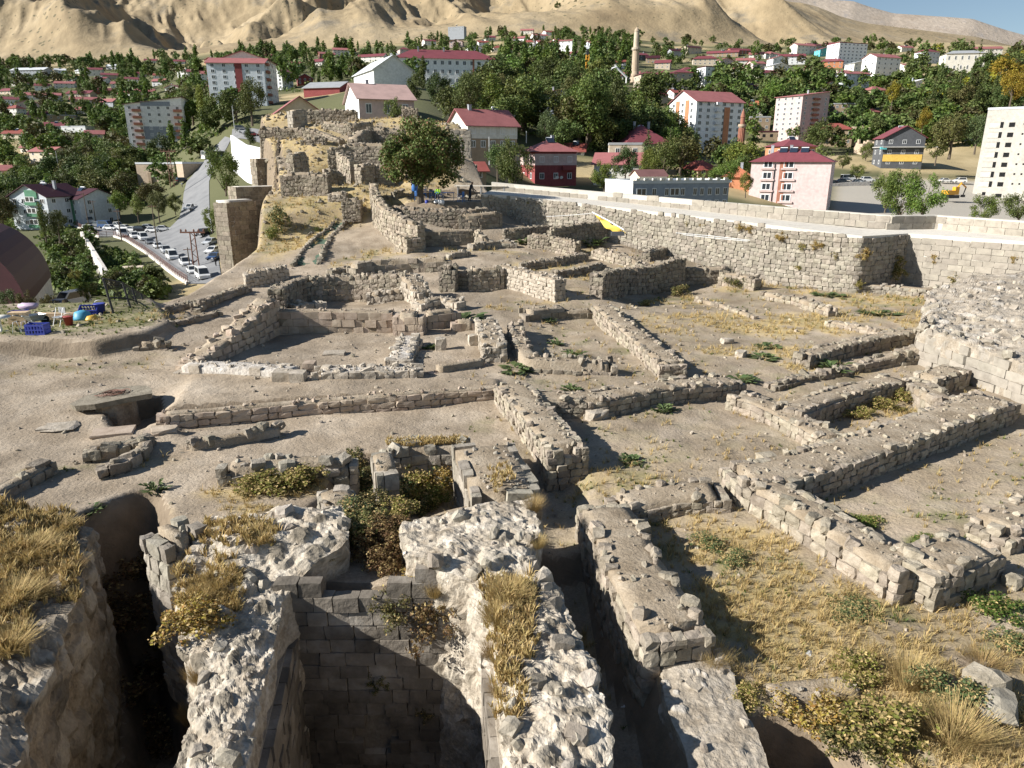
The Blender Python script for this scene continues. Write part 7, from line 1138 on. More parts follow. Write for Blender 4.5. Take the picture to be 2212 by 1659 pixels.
for (x0, y0, x1, y1), n, hr, kinds, lab in REG:
    rr = random.Random(x0 + y0)
    for q in range(int(n * (3.3 if x1 < 1400 else 2.6))):
        px, py = rr.uniform(x0, x1), rr.uniform(y0, y1); p = GV(px, py)
        if p is None or p[1] < 95: continue
        if sdf(ROADPX, np.array([px]), np.array([py]))[0] < 4: continue
        h = rr.uniform(*hr) * rr.choice((.85, 1.05, 1.3)); hp_ = h * F / p[1]
        if any(a < px + hp_ * .3 and px - hp_ * .3 < b and py > c and py - hp_ < e and p[1] < dd + 6 for a, b, c, e, dd in HR) and rr.random() < .84: continue
        kd = {'b': 'broad', 'p': 'poplar', 'c': 'conifer'}[rr.choice(kinds)]; mt = {'broad': rr.choice(['leaf', 'leaf_dark', 'leaf', 'leaf_olive', 'leaf_bright', 'leaf_dark']), 'poplar': rr.choice(['leaf', 'leaf_bright']), 'conifer': 'leaf_dark'}[kd]
        if 'conifer on' in lab and kd == 'broad': mt = rr.choice(['leaf', 'leaf_dark', 'leaf_yellow', 'leaf_olive'])
        allt.append((h * F / p[1], p, h * (1.25 if kd == 'poplar' else 1), kd, mt, lab, rr.uniform(.85, 1.3), rr.randrange(3)))
LM = [(o_['label'], *[float(c[0]) for c in proj(np.array(o_.location))[:2]]) for o_ in bpy.data.objects if o_.parent is None and o_.get('category') in ('house', 'apartment block', 'hall', 'school', 'building', 'apartment house', 'minaret', 'hotel', 'crane')]
_short = lambda t: (t.split(',')[0] + ', ' + t.split(', ')[2]) if t.count(', ') >= 2 and ' house,' in t else ' '.join(t.split(',')[0].split(' with ')[0].split(' behind ')[0].split(' beside ')[0].split(' of three ')[0].split()[:6])
_cw = {'leaf': 'green', 'leaf_dark': 'dark green', 'leaf_olive': 'olive', 'leaf_bright': 'light green', 'leaf_yellow': 'yellowing'}
def tree_label(p, h, kd, mt):
    a, b, _ = proj(p); a = float(a[0]); b = float(b[0]); q = min(LM, key=lambda t: (t[1] - a) ** 2 + ((t[2] - b) * 1.6) ** 2); dx = a - q[1]; dy = b - q[2]
    rel = ('right of' if dx > 0 else 'left of') if abs(dx) > abs(dy) * 1.2 else ('below' if dy > 0 else 'above'); far_ = 'close ' if math.hypot(dx, dy) < 22 else ''
    return f"{'tall' if h > 11 else 'medium' if h > 8.5 else 'small'} {_cw[mt]} {({'broad': 'broadleaf tree', 'poplar': 'poplar', 'conifer': 'conifer'}[kd])} {far_}{rel} the {_short(q[0])}"
allt.sort(key=lambda t: -t[0]); Vt = []
for i, (s, p, h, kd, mt, lab, w_, v) in enumerate(allt):
    if i < 300 - len(NAMED): tree(p, h, w_, kd, mt, v, 1, tree_label(p, h, kd, mt), 'town trees', parts=i < 110)
    else: far.append((p, h, w_, kd, mt, v))
# the rest of the woods as one mass for each leaf colour
for mt in sorted(set(f[4] for f in far)):
    Vs = []; Fs = []; b = 0
    for p, h, w_, kd, m_, v in far:
        if m_ != mt: continue
        _, _, V_, F_ = tree_mesh(kd, v, 0, mt); a = random.uniform(0, 6.3); c, s = math.cos(a), math.sin(a); q = V_ * np.array([h * w_, h * w_, h]); Vs.append(np.stack([q[:, 0] * c - q[:, 1] * s, q[:, 0] * s + q[:, 1] * c, q[:, 2]], 1) + p); Fs.append(F_ + b); b += len(V_)
    tag(ob('far_woods', mesh('far_woods', np.concatenate(Vs), np.concatenate(Fs), MT[mt])), 'small trees massed between the distant houses, ' + {'leaf': 'mid green', 'leaf_dark': 'dark green', 'leaf_olive': 'olive', 'leaf_bright': 'light green', 'leaf_yellow': 'yellowing'}[mt] + ' ones', 'trees', kind='stuff')
# scrub undergrowth carpet so that the soil shows only in places
rs = np.random.default_rng(77); cl = []
for (x0, y0, x1, y1), n, hr, kinds, lab in REG:
    for q in range(n * 3):
        _a, _b = rs.uniform(x0, x1), rs.uniform(y0, y1)
        if sdf(ROADPX, np.array([_a]), np.array([_b]))[0] < 8: continue
        p = GV(_a, _b)
        if p is not None and p[1] > 95: cl.append((p[0], p[1], p[2] + .5, rs.uniform(1.2, 2.8)))
V_, F_ = leaf_cloud(rs, cl, 90000, 1.2, el=(1.3, 1.3, .7)); tag(ob('undergrowth', mesh('undergrowth', V_, F_, MT['leaf'])), 'low bushes and hedges filling the gardens between the houses', 'bushes', kind='stuff')
# dark pines dotted over the mountain foot
for i, (px, py, d, h) in enumerate([(1265,12,1350,20),(1300,45,1280,22),(1290,60,1250,16),(1322,68,1220,14),(1335,75,1200,13),(1390,48,1300,17),(1402,56,1290,15),(1243,20,1330,14),(1205,22,1330,13),(1230,32,1300,14),(1312,30,1330,22),(1360,12,1400,14),(1630,118,1100,12),(1285,75,1220,14),(1345,90,1180,12)]):
    p = atd(px, py, d)
    tree(p, h, 1.15, 'broad', 'leaf_dark', i % 3, 0, 'dark round pine standing alone on the dry mountain foot', 'pines dotted over the mountain foot', parts=False, name='pine_tree')

_nm = ['leftmost', 'second from left', 'third from left', 'fourth from left', 'fifth from left', 'sixth from left', 'seventh from left', 'eighth from left', 'ninth from left', 'tenth from left', 'eleventh from left', 'twelfth from left', 'fifth from right', 'fourth from right', 'third from right', 'second from right', 'rightmost']
_gp = {}
for o_ in bpy.data.objects:
    if o_.get('group') in ('town trees', 'pines dotted over the mountain foot'): _gp.setdefault(o_['label'], []).append(o_)
for k_, l_ in _gp.items():
    if len(l_) > 1:
        l_.sort(key=lambda o: o.location[0] / o.location[1])
        for i_, o_ in enumerate(l_):
            o_['label'] = k_.replace('broadleaf ', '').replace('small brown stone', 'brown stone').replace('slope under the mountain', 'top slope') + ', ' + (_nm[i_] if i_ < 12 else _nm[max(12, 17 - len(l_) + i_)])
            if len(o_['label'].split()) > 16: o_['label'] = o_['label'].replace('close ', '').replace(' the ', ' ')
            if len(o_['label'].split()) > 16: o_['label'] = o_['label'].replace('medium ', '').replace('small ', '')
# ------------------------------------------------------------------ street on the left
def ribbon(name, label, L_, R_, mt, lift=.14, n=60, k=8, kind='structure'):
    a = np.array([GV(*p) for p in L_]); b = np.array([GV(*p) for p in R_]); a, _ = resample(a, 1); b, _ = resample(b, 1); ta = np.linspace(0, 1, n)
    a = np.stack([np.interp(ta, np.linspace(0, 1, len(a)), a[:, i]) for i in range(2)], 1); b = np.stack([np.interp(ta, np.linspace(0, 1, len(b)), b[:, i]) for i in range(2)], 1)
    P = np.array([[a[i] * (1 - j / k) + b[i] * j / k for j in range(k + 1)] for i in range(n)]); Z = V(P[..., 0], P[..., 1]) + lift
    return tag(ob(name, mesh(name, np.concatenate([P, Z[..., None]], -1).reshape(-1, 3), grid_faces(n, k + 1), MT[mt], True)), label, kind=kind)
z2d = lambda x, y: (x / 3.666, 411.5 + y / 3.666)
RAIL = [z2d(*p) for p in ((600,290),(700,345),(790,378),(900,368),(1000,402),(1150,492),(1300,612),(1400,690),(1490,748))]
ribbon('street', 'grey asphalt junction lined with parked cars below the castle', RAIL, [z2d(*p) for p in ((640,235),(860,285),(1000,290),(1200,300),(1330,320),(1450,250),(1640,330),(1720,480),(1760,745))], 'asphalt')
ribbon('street', 'grey asphalt road climbing from the junction past the bathhouse', [z2d(1330,322), z2d(1420,230), (393,452), (397,420), (403,395), (440,350), (470,315), (486,296)], [z2d(1690,345), z2d(1660,200), (453,452), (452,420), (452,395), (468,355), (490,322), (500,300)], 'asphalt', .17)
ribbon('parking_lot', 'pale asphalt car park on the terrace beside the castle', [(500, 300), (502, 280)], [(562, 312), (566, 284)], 'asphalt', .2, 12, 6)
def wall_line(name, label, pts, h, mt, t=.5, cat='wall', d=None, up=0.):
    P = np.array([(GV(p[0], p[1]) if len(p) == 2 else atd(*p)) for p in pts]); P, _ = resample(P, 2.0); tg = tangents(P); nr = np.stack([-tg[:, 1], tg[:, 0]], 1); org = P[len(P) // 2].copy(); secs = []
    root = tag(thing(name, label, cat, org), kind='thing')
    for i in range(len(P)):
        q = P[i]; secs.append([[q[0] + nr[i, 0] * o, q[1] + nr[i, 1] * o, q[2] + z] for o, z in ((-t / 2 - .3, -h), (-t / 2, up), (t / 2, up), (t / 2 + .3, -h))])
    loft(secs, mt, 'masonry', root, org, .06, .8, smooth=False); return P, root
P, rw = wall_line('retaining_wall', 'high pale retaining wall curving along the parked cars', RAIL, 6.5, 'retain', .6, up=.45)
rl = tag(thing('railing', 'rusty steel railing on top of the curving retaining wall', 'railing', P[0]), kind='thing'); b = MB()
for i in range(len(P)):
    q = P[i] - P[0]; c = MB(); c.tube([(q[0], q[1], q[2] + .3), (q[0], q[1], q[2] + 1.65)], .07, 4); c.build('post', [MT['rust_steel']], rl)
for z in (.8, 1.2, 1.6): c = MB(); c.tube([(p[0] - P[0][0], p[1] - P[0][1], p[2] - P[0][2] + z) for p in P], .05, 4); c.build('rail', [MT['rust_steel']], rl)
wall_line('retaining_wall', 'lower pale boundary wall between the young trees and the castle slope', [(213,558,140),(232,588,132),(273,624,124),(327,650,116),(352,672,108)], 7, 'retain', .6)
wall_line('retaining_wall', 'short pale wall climbing towards the green-trimmed house', [(176,500,178),(196,530,160),(213,558,141)], 6, 'retain', .6)
wall_line('retaining_wall', 'white plastered terrace wall under the castle car park', [(500,292,200),(530,312,185),(566,320,172)], 9, 'w_white', .6)
wall_line('retaining_wall', 'pale stone wall under the minibus road on the right', [(1786,398,236),(1830,394,238),(1878,392,240)], 4.2, 'retain', .6)
wall_line('retaining_wall', 'pale wall beside the path left of the bathhouse', [(195,392,270),(240,398,262),(262,404,255)], 3, 'retain', .5)
p = atd(287, 603, 135); kio = tag(thing('kiosk', 'small pale shed with a flat top among the young trees', 'shed', p, R(20)), kind='thing'); part(kio, 'wall', 'w_paleblue', (-1.6, 1.6, 0, 3, -3, 2.0)); part(kio, 'roof', 'w_beige', (-1.8, 1.8, -.2, 3.2, 2.0, 2.15)); part(kio, 'door', 'w_grey', (-.5, .5, -.06, .02, -.5, 1.6))
# ------------------------------------------------------------------ vehicles
def car_meshes(kind, col):
    L_, W_, H_ = dict(sedan=(4.4, 1.76, 1.45), suv=(4.5, 1.85, 1.75), van=(5.0, 1.95, 2.15), pickup=(5.2, 1.85, 1.8), truck=(5.8, 2.0, 2.2), bus=(8.5, 2.4, 3.0))[kind]; h = L_ / 2; w = W_ / 2
    belt = H_ * (.58 if kind in ('sedan', 'suv') else .52); z0 = .32
    low = [(-h, z0 + .1), (-h + .06, belt - .12), (-h + .3, belt), (h - 1.15 if kind in ('sedan', 'suv', 'pickup') else h - .5, belt), (h - .12, belt - .2), (h, z0 + .15), (h - .1, z0), (-h + .1, z0)]
    b = MB(); b.prism(low, -w, w, 0, 1)
    ca = dict(sedan=(-h + .35, -h + 1.05, h - 2.0, h - 1.15), suv=(-h + .1, -h + .45, h - 1.9, h - 1.1), van=(-h + .05, -h + .15, h - 1.45, h - .5), pickup=(-.55, -.35, h - 1.95, h - 1.15), truck=(.9, 1.0, h - .75, h - .25), bus=(-h + .05, -h + .1, h - .4, h - .1))[kind]
    a0, a1, a2, a3 = ca; wi = w * .86; z1 = belt - .01
    b.poly([(a0, -w * .97, z1), (a3, -w * .97, z1), (a3, w * .97, z1), (a0, w * .97, z1), (a1, -wi, H_), (a2, -wi, H_), (a2, wi, H_), (a1, wi, H_)], [(4, 5, 6, 7), (0, 1, 5, 4), (1, 2, 6, 5), (2, 3, 7, 6), (3, 0, 4, 7)], 0)
    if kind == 'pickup': b.box(-h + .1, -.6, -w, -w + .08, belt, belt + .28).box(-h + .1, -.6, w - .08, w, belt, belt + .28).box(-h + .1, -h + .18, -w + .08, w - .08, belt, belt + .28)
    if kind == 'truck': b.box(-h, .8, -w, w, .75, 1.35).box(-h, .8, -w, -w + .08, 1.35, 1.6).box(-h, .8, w - .08, w, 1.35, 1.6)
    body = b.me('body', [MT['c_' + col]])
    def pane(P0, P1, P2, P3):
        q = [np.array(x, float) for x in (P0, P1, P2, P3)]; c = sum(q) / 4; n = np.cross(q[1] - q[0], q[3] - q[0]); n /= np.linalg.norm(n); m_ = MB(); q = [c + (x - c) * .86 + n * .015 for x in q]; m_.poly(q + [x - n * .03 for x in q], [(0, 1, 2, 3), (7, 6, 5, 4), (0, 4, 5, 1), (1, 5, 6, 2), (2, 6, 7, 3), (3, 7, 4, 0)]); return m_.me('window', [MT['glass']])
    zs = belt + .02; wins = [pane((a3, -w * .97, zs), (a3, w * .97, zs), (a2, wi, H_), (a2, -wi, H_)), pane((a0, w * .97, zs), (a0, -w * .97, zs), (a1, -wi, H_), (a1, wi, H_)), pane((a0, -w * .97, zs), (a3, -w * .97, zs), (a2, -wi, H_), (a1, -wi, H_)), pane((a3, w * .97, zs), (a0, w * .97, zs), (a1, wi, H_), (a2, wi, H_))]
    t = MB(); r = .33 if kind != 'bus' else .45; t.tube([(0, -.11, 0), (0, .11, 0)], r, 14); tyre = t.me('tyre', [MT['tyre']]); t = MB(); t.tube([(0, -.125, 0), (0, .125, 0)], r * .58, 10); rim = t.me('rim', [MT['galv']])
    hl = MB(); hl.box(-.04, .05, -.2, .2, -.09, .09); hd = hl.me('headlight', [MT['lamp']]); tl = hl.me('taillight', [MT['taillamp']])
    return dict(body=body, wins=wins, tyre=tyre, rim=rim, hd=hd, tl=tl, d=(L_, W_, H_, r, belt))
_CM = {}
def car(kind, col, pos, rz, label, group=None):
    if (kind, col) not in _CM: _CM[kind, col] = car_meshes(kind, col)
    c = _CM[kind, col]; L_, W_, H_, r, belt = c['d']; nm = {'sedan': 'parked_car', 'suv': 'parked_car', 'van': 'white_van' if col == 'white' else 'van', 'pickup': 'pickup_truck', 'truck': 'light_truck', 'bus': 'bus'}[kind]
    root = tag(thing(nm, label, {'sedan': 'car', 'suv': 'car', 'van': 'van', 'pickup': 'pickup', 'truck': 'truck', 'bus': 'bus'}[kind], pos, rz, group), kind='thing'); ob('body', c['body'], root)
    for w_ in c['wins']: ob('window', w_, root)
    for sx in (-1, 1):
        for sy in (-1, 1): t = ob('wheel', c['tyre'], root, (sx * L_ * .31, sy * (W_ / 2 - .06), r)); ob('rim', c['rim'], t)
    for sy in (-1, 1): ob('headlight', c['hd'], root, (L_ / 2 - .06, sy * W_ * .34, belt - .3)); ob('taillight', c['tl'], root, (-L_ / 2 + .04, sy * W_ * .36, belt - .25))
    return root
def onV(px, py, lift=.17): p = GV(px, py); p[2] = V(p[0], p[1]) + lift; return p
def hdg(a, b): A_, B_ = onV(*a), onV(*b); return math.atan2(B_[1] - A_[1], B_[0] - A_[0])
gr = 'cars parked along the street below the castle'
for kind, col, x, y, lab, off in [('van','white',1555,715,'white minibus at the near end of the parked row',0),('sedan','white',1478,672,'white hatchback behind the nearest minibus',0),('pickup','white',1425,608,'white pickup with an open bed in the parked row',0),('van','white',1322,558,'white van in the middle of the parked row',0),('suv','silver',1275,505,'silver estate car left of the middle van',0),('sedan','white',1212,468,'white saloon left of the silver estate',0),('sedan','grey',1150,432,'dark grey car partly hidden behind a pole',0),('van','white',1100,408,'white van with dark windows at the bend of the railing',0),('suv','white',1030,388,'white jeep beside the bend van',0),('truck','white',935,372,'white flatbed truck left of the white jeep',0)]:
    px, py = z2d(x, y); h_ = hdg(z2d(x - 60, y - 45), z2d(x + 60, y + 45)) + off; p = onV(px, py); car(kind, col, p + np.array([math.cos(h_ + 1.57), math.sin(h_ + 1.57), 0]) * 1.2, h_, lab, gr)
for kind, col, x, y, lab, hd in [('sedan','white',1222,338,'white saloon parked side-on at the junction corner',-.15),('suv','black',1130,338,'black jeep left of the side-on saloon',-.15),('sedan','white',1060,335,'white car left of the black jeep',-.2),('sedan','white',1000,318,'white car in the back row by the wall end',-.2),('pickup','white',930,308,'white pickup in the back row',-.3),('van','blue',845,305,'blue van behind the small green bush',-.3),('suv','white',712,330,'white jeep at the far left end of the railing',-.5),('truck','white',690,268,'white box truck at the side street',-.6),('suv','white',725,250,'white pickup beyond the box truck',-.6),('sedan','silver',1668,440,'silver car on the right kerb below the tower',-1.75),('sedan','white',1688,510,'white car on the right kerb below the tower',-1.7),('suv','black',1610,372,'black car under the small tree on the right kerb',-1.75),('sedan','white',880,322,'white car squeezed behind the flatbed truck',-.3),('suv','grey',790,300,'grey jeep left of the blue van',-.4),('sedan','silver',1180,315,'silver car behind the side-on saloon',-.15),('sedan','white',1300,330,'white car at the kerb of the junction island',.1),('sedan','blue',1705,555,'blue car half hidden by the west tower',-1.7)]:
    p = onV(*z2d(x, y)); car(kind, col, p, hd, lab, gr)
car('pickup', 'white', onV(413, 455), -1.75, 'white pickup driving down the middle of the road'); car('bus', 'white', onV(464, 348), .9, 'white bus at the top of the road'); car('suv', 'black', onV(396, 397), .8, 'dark car beside the bathhouse door')
for i, (x, y, k, c, lab) in enumerate([(522,283,'suv','grey','grey estate on the castle car park'),(528,289,'sedan','white','white car on the castle car park'),(538,294,'sedan','silver','silver car on the castle car park, between white and red'),(548,299,'sedan','red','dark red car on the castle car park')]): car(k, c, onV(x, y, .25), .1, lab, 'cars on the castle car park')
car('van', 'white', atd(158, 660, 103), -1.9, 'white minibus in the gully beyond the tool dump'); car('sedan', 'white', atd(102, 668, 96), -1.4, 'white car roof showing behind the tool dump'); car('sedan', 'blue', atd(126, 671, 95), -1.4, 'bluish car roof showing behind the tool dump'); car('sedan', 'silver', onV(200, 385), -.2, 'lone grey-green car on the path left of the bathhouse')
car('van', 'white', atd(1832, 391, 247), .05, 'long white minibus on the right road'); car('sedan', 'grey', atd(1820, 396, 242), .05, 'dark car below the long white minibus'); car('suv', 'white', atd(1874, 393, 246), 0, 'white jeep behind the long white minibus'); car('sedan', 'white', atd(1856, 396, 243), 0, 'white saloon half hidden by the wall under the minibus'); car('sedan', 'white', atd(2042, 394, 250), .05, 'white saloon on the right road below the slope'); car('suv', 'white', atd(2071, 395, 250), 3.1, 'white people carrier next to the concrete tower')
# excavator
p = atd(2052, 428, 215); ex = tag(thing('excavator', 'yellow excavator on the rubble below the concrete tower', 'excavator', p, R(15)), kind='thing'); part(ex, 'track', 'steel_dark', (-2, 2, -1.3, -.6, 0, .9)); part(ex, 'track', 'steel_dark', (-2, 2, .6, 1.3, 0, .9)); part(ex, 'body', 'c_orange', (-2.2, 1.6, -1.3, 1.3, 1.0, 2.2)); part(ex, 'cab', 'c_orange', (.2, 1.6, -1.3, -.1, 2.2, 3.2)); b = MB(); b.tube([(1.4, .4, 1.8), (3.6, .4, 4.2), (5.6, .4, 3.0)], [.35, .3, .25], 4); b.build('boom', [MT['c_orange']], ex); b = MB(); b.tube([(5.6, .4, 3.0), (5.0, .4, .9)], [.22, .18], 4).box(4.5, 5.4, 0, .8, .2, .9); b.build('bucket', [MT['steel_dark']], ex)
# ------------------------------------------------------------------ poles
def pole(px, py, top, d, label, arm=True, mt='bark'):
    p = atd(px, py, d); h = (py - top) * d / F; root = tag(thing('utility_pole', label, 'pole', p), kind='thing'); b = MB(); b.tube([(0, 0, -1), (0, 0, h)], [.14, .09], 6); b.build('shaft', [MT[mt]], root)
    if arm: b = MB(); b.box(-.9, .9, -.06, .06, h - .5, h - .38); b.build('cross_arm', [MT['rust_steel']], root)
pole(340, 528, 445, 165, 'brown wooden pole at the bend of the railing'); pole(262, 514, 455, 185, 'slim pole behind the back row of cars'); pole(415, 612, 535, 148, 'pole with a lamp beside the lattice mast'); pole(190, 478, 420, 215, 'pole beside the green-trimmed house'); pole(207, 478, 435, 220, 'second pole beside the green-trimmed house'); pole(1057, 345, 300, 150, 'white lamp pole below the pink-roofed house', False, 'galv'); pole(1137, 300, 285, 190, 'thin pole right of the pink-roofed house', False, 'galv'); pole(507, 280, 235, 240, 'thin mast at the castle car park', False, 'galv'); pole(128, 370, 330, 290, 'lamp pole left of the bathhouse', False, 'galv'); pole(410, 330, 294, 300, 'street lamp beside the apartment block', False, 'galv'); pole(1905, 335, 300, 300, 'street lamp on the right slope', False, 'galv'); pole(1950, 318, 280, 310, 'second street lamp on the right slope', False, 'galv')
def mast(px, py, top, d, label):
    p = atd(px, py, d); h = (py - top) * d / F; root = tag(thing('lattice_mast', label, 'mast', p), kind='thing')
    for sx in (-.55, .55): b = MB(); b.tube([(sx * 1.2, 0, -1), (sx * .8, 0, h)], .13, 4); b.build('leg', [MT['rust_steel']], root)
    b = MB()
    for q in range(9): z0 = h * q / 9; z1 = h * (q + 1) / 9; s = 1 if q % 2 else -1; b.tube([(-.55 * s, 0, z0), (.55 * s, 0, z1)], .07, 4)
    b.build('bracing', [MT['rust_steel']], root); b = MB(); b.box(-2.4, 2.6, -.12, .12, h - .3, h)
    for x in (-2.2, -1.2, .4, 1.4, 2.4): b.lathe([(.14, h), (.2, h + .25), (.1, h + .5)], 6, (x, 0))
    b.build('cross_arm', [MT['rust_steel']], root)
mast(428, 603, 502, 146, 'rusty lattice mast with insulators beside the parked minibuses'); mast(372, 397, 332, 245, 'rusty lattice mast at the bathhouse corner')
# ------------------------------------------------------------------ people
def person(px, py, top, label, J, cols, d=None, pos=None, rz=0, h=1.72, gnd=None):
    """J: joints as fractions of the height; skin grown over one skeleton"""
    p = pos if pos is not None else (Gm(px, py) if d is None else atd(px, py, d)); names = list(J); Vv = [np.array(J[k][0]) * h for k in names]; E = []
    link = [('pelvis','chest'),('chest','neck'),('neck','head'),('head','crown'),('chest','sl'),('sl','el'),('el','hl'),('chest','sr'),('sr','er'),('er','hr'),('pelvis','kl'),('kl','al'),('al','tl'),('pelvis','kr'),('kr','ar'),('ar','tr')]
    me = bpy.data.meshes.new('person'); me.from_pydata([tuple(v) for v in Vv], [(names.index(a), names.index(b)) for a, b in link], []); o = ob('person', me, None, (p[0], p[1], p[2] - .01), (0, 0, rz)); tag(o, label, 'person', kind='thing')
    m = bpy.data.materials.new('clothes'); m.use_nodes = True; nt = m.node_tree; N = nt.nodes; L = nt.links; tc = N.new('ShaderNodeTexCoord'); sp = N.new('ShaderNodeSeparateXYZ'); L.new(tc.outputs['Object'], sp.inputs[0]); dv = N.new('ShaderNodeMath'); dv.operation = 'DIVIDE'; dv.inputs[1].default_value = h; L.new(sp.outputs['Z'], dv.inputs[0]); r = N.new('ShaderNodeValToRGB'); r.color_ramp.interpolation = 'CONSTANT'; e = r.color_ramp.elements
    while len(e) < len(cols): e.new(.5)
    for i, (ps, c) in enumerate(cols): e[i].position = ps; e[i].color = c + (1,)
    L.new(dv.outputs[0], r.inputs[0]); L.new(r.outputs[0], N['Principled BSDF'].inputs['Base Color']); N['Principled BSDF'].inputs['Roughness'].default_value = .85; me.materials.append(m)
    md = o.modifiers.new('skin', 'SKIN'); sv = me.skin_vertices[0].data
    for i, k in enumerate(names): sv[i].radius = (J[k][1] * h, J[k][2] * h if len(J[k]) > 2 else J[k][1] * h)
    sv[names.index('pelvis')].use_root = True; o.modifiers.new('smooth', 'SUBSURF').levels = 2; o.modifiers['smooth'].render_levels = 2
    return o
def stand(lean=0., st=.05, armf=.0):
    return dict(pelvis=((0, 0, .53), .085, .065), chest=((lean * .5, 0, .73), .10, .07), neck=((lean * .8, 0, .84), .035), head=((lean, 0, .90), .058, .065), crown=((lean, 0, .965), .045), sl=((lean * .6, .11, .80), .042), el=((lean * .6 + armf * .5, .14, .63), .030), hl=((lean * .6 + armf + .05, .13, .48), .024), sr=((lean * .6, -.11, .80), .042), er=((lean * .6 + armf * .3, -.14, .63), .030), hr=((lean * .6 + armf + .08, -.12, .49), .024), kl=((st, .05, .28), .045), al=((st * .4, .055, .05), .030), tl=((st * .4 + .07, .06, .02), .024), kr=((-st * .2, -.05, .28), .045), ar=((-st * 1.4, -.055, .05), .030), tr=((-st * 1.4 + .07, -.06, .02), .024))
sk = (.30, .18, .12); hair = (.02, .015, .012)
person(1015, 434, 395, 'man in a dark shirt and trousers leaning forward on the terrace wall', stand(.16, .08, .16), [(0, (.02, .02, .02)), (.05, (.03, .035, .05)), (.52, (.025, .03, .045)), (.84, sk), (.93, hair)], rz=R(25))
sit = dict(pelvis=((0, 0, .27), .085, .07), chest=((.02, 0, .47), .10, .07), neck=((.03, 0, .58), .035), head=((.05, 0, .64), .058, .065), crown=((.05, 0, .705), .045), sl=((.02, .11, .54), .042), el=((.10, .14, .40), .03), hl=((.20, .10, .38), .024), sr=((.02, -.11, .54), .042), er=((.10, -.14, .40), .03), hr=((.20, -.10, .38), .024), kl=((.24, .06, .28), .047), al=((.25, .06, .05), .03), tl=((.32, .06, .02), .024), kr=((.24, -.06, .28), .047), ar=((.25, -.06, .05), .03), tr=((.32, -.06, .02), .024))
person(947, 431, 400, 'seated person in a bright green safety vest under the walnut', sit, [(0, (.03, .03, .04)), (.31, (.30, .55, .04)), (.57, sk), (.66, hair)], rz=R(-100))
person(0, 0, 0, 'pedestrian in light trousers walking by the west tower', stand(.02, .09), [(0, (.2, .18, .15)), (.52, (.12, .13, .16)), (.84, sk), (.93, hair)], pos=onV(455, 566), rz=R(-60)); person(0, 0, 0, 'pedestrian in dark clothes beside the west tower foot', stand(.02, .07), [(0, (.02, .02, .025)), (.84, sk), (.93, hair)], pos=onV(467, 577), rz=R(-80)); person(0, 0, 0, 'pedestrian in a pale shirt on the climbing road', stand(.02, .1), [(0, (.08, .08, .09)), (.52, (.55, .55, .55)), (.84, sk), (.93, hair)], pos=onV(394, 406), rz=R(-80))
# ------------------------------------------------------------------ terrace furniture
def chair(px, py, rz, label, mt='pl_chair'):
    p = Gm(px, py); root = tag(thing('plastic_chair', label, 'chair', p, rz, 'plastic chairs on the terrace'), kind='thing'); part(root, 'seat', mt, (-.23, .23, -.22, .22, .42, .46)); b = MB(); [b.box(x, x + .07, .2, .24, .46, .86) for x in (-.22, -.1, .02, .14)]; b.box(-.23, .23, .19, .25, .80, .88); b.build('backrest', [MT[mt]], root)
    for sx in (-1, 1):
        for sy in (-1, 1): b = MB(); b.tube([(sx * .24, sy * .23, 0), (sx * .2, sy * .19, .43)], .024, 5); b.build('leg', [MT[mt]], root)
        b = MB(); b.tube([(sx * .24, -.2, .43), (sx * .25, -.2, .66), (sx * .24, .22, .68)], .024, 5); b.build('armrest', [MT[mt]], root)
def table(px, py, rz, label, mt, w_=1.2, dp=.8, h_=.74):
    p = Gm(px, py); root = tag(thing('table', label, 'table', p, rz), kind='thing'); part(root, 'table_top', mt, (-w_ / 2, w_ / 2, -dp / 2, dp / 2, h_ - .04, h_))
    for sx in (-1, 1):
        for sy in (-1, 1): b = MB(); b.tube([(sx * w_ * .44, sy * dp * .42, 0), (sx * w_ * .42, sy * dp * .4, h_ - .04)], .025, 5); b.build('leg', [MT['galv']], root)
chair(904, 434, 2.6, 'blue plastic chair left of the walnut trunk'); chair(934, 433, .3, 'blue plastic chair right behind the wooden table'); chair(996, 436, -1.9, 'blue plastic chair standing alone at the right end of the terrace'); chair(948, 431, 1.0, 'blue plastic chair under the person in the green vest'); chair(915, 428, 3.4, 'blue plastic chair half behind the walnut trunk')
table(919, 433, .2, 'pale wooden table left on the terrace', 'wood', 1.3, .8); table(969, 434, .1, 'blue square table between the vest person and the lone chair', 'pl_chair', 1.1, 1.0); table(938, 424, .0, 'pale table behind the walnut with boxes', 'wood', 1.6, .7)
def lathe_thing(name, label, px, py, prof, mt, cat, k=14):
    p = Gm(px, py); root = tag(thing(name, label, cat, p), kind='thing'); b = MB(); b.lathe(prof, k); b.build('body', [MT[mt]], root, True); return root
r = lathe_thing('barrel', 'blue plastic barrel at the left of the walnut trunk', 896, 414, [(.26, 0), (.3, .1), (.3, .8), (.24, .9)], 'pl_chair', 'barrel'); b = MB(); b.lathe([(.12, .9), (.12, .96)], 10); b.build('lid', [MT['pl_black']], r)
r = lathe_thing('water_jug', 'small blue water jug in front of the wooden table', 922, 441, [(.12, 0), (.15, .05), (.15, .3), (.06, .38)], 'pl_blue', 'jug'); b = MB(); b.tube([(.06, 0, .36), (.13, 0, .42), (.14, 0, .3)], .015, 5); b.build('handle', [MT['pl_blue']], r)
for i, (x, y) in enumerate(((944, 440), (953, 441))):
    p = Gm(x, y); Vb = SHP['rock'][i + 3] * np.array([.5, .4, .4]) + np.array([0, 0, .17]); tag(ob('plastic_bag', mesh('bag', Vb, _LF, MT['pl_white'], True), None, p), ('left', 'right')[i] + ' of two white plastic bags on the terrace floor', 'bag', 'white bags on the terrace', 'thing')
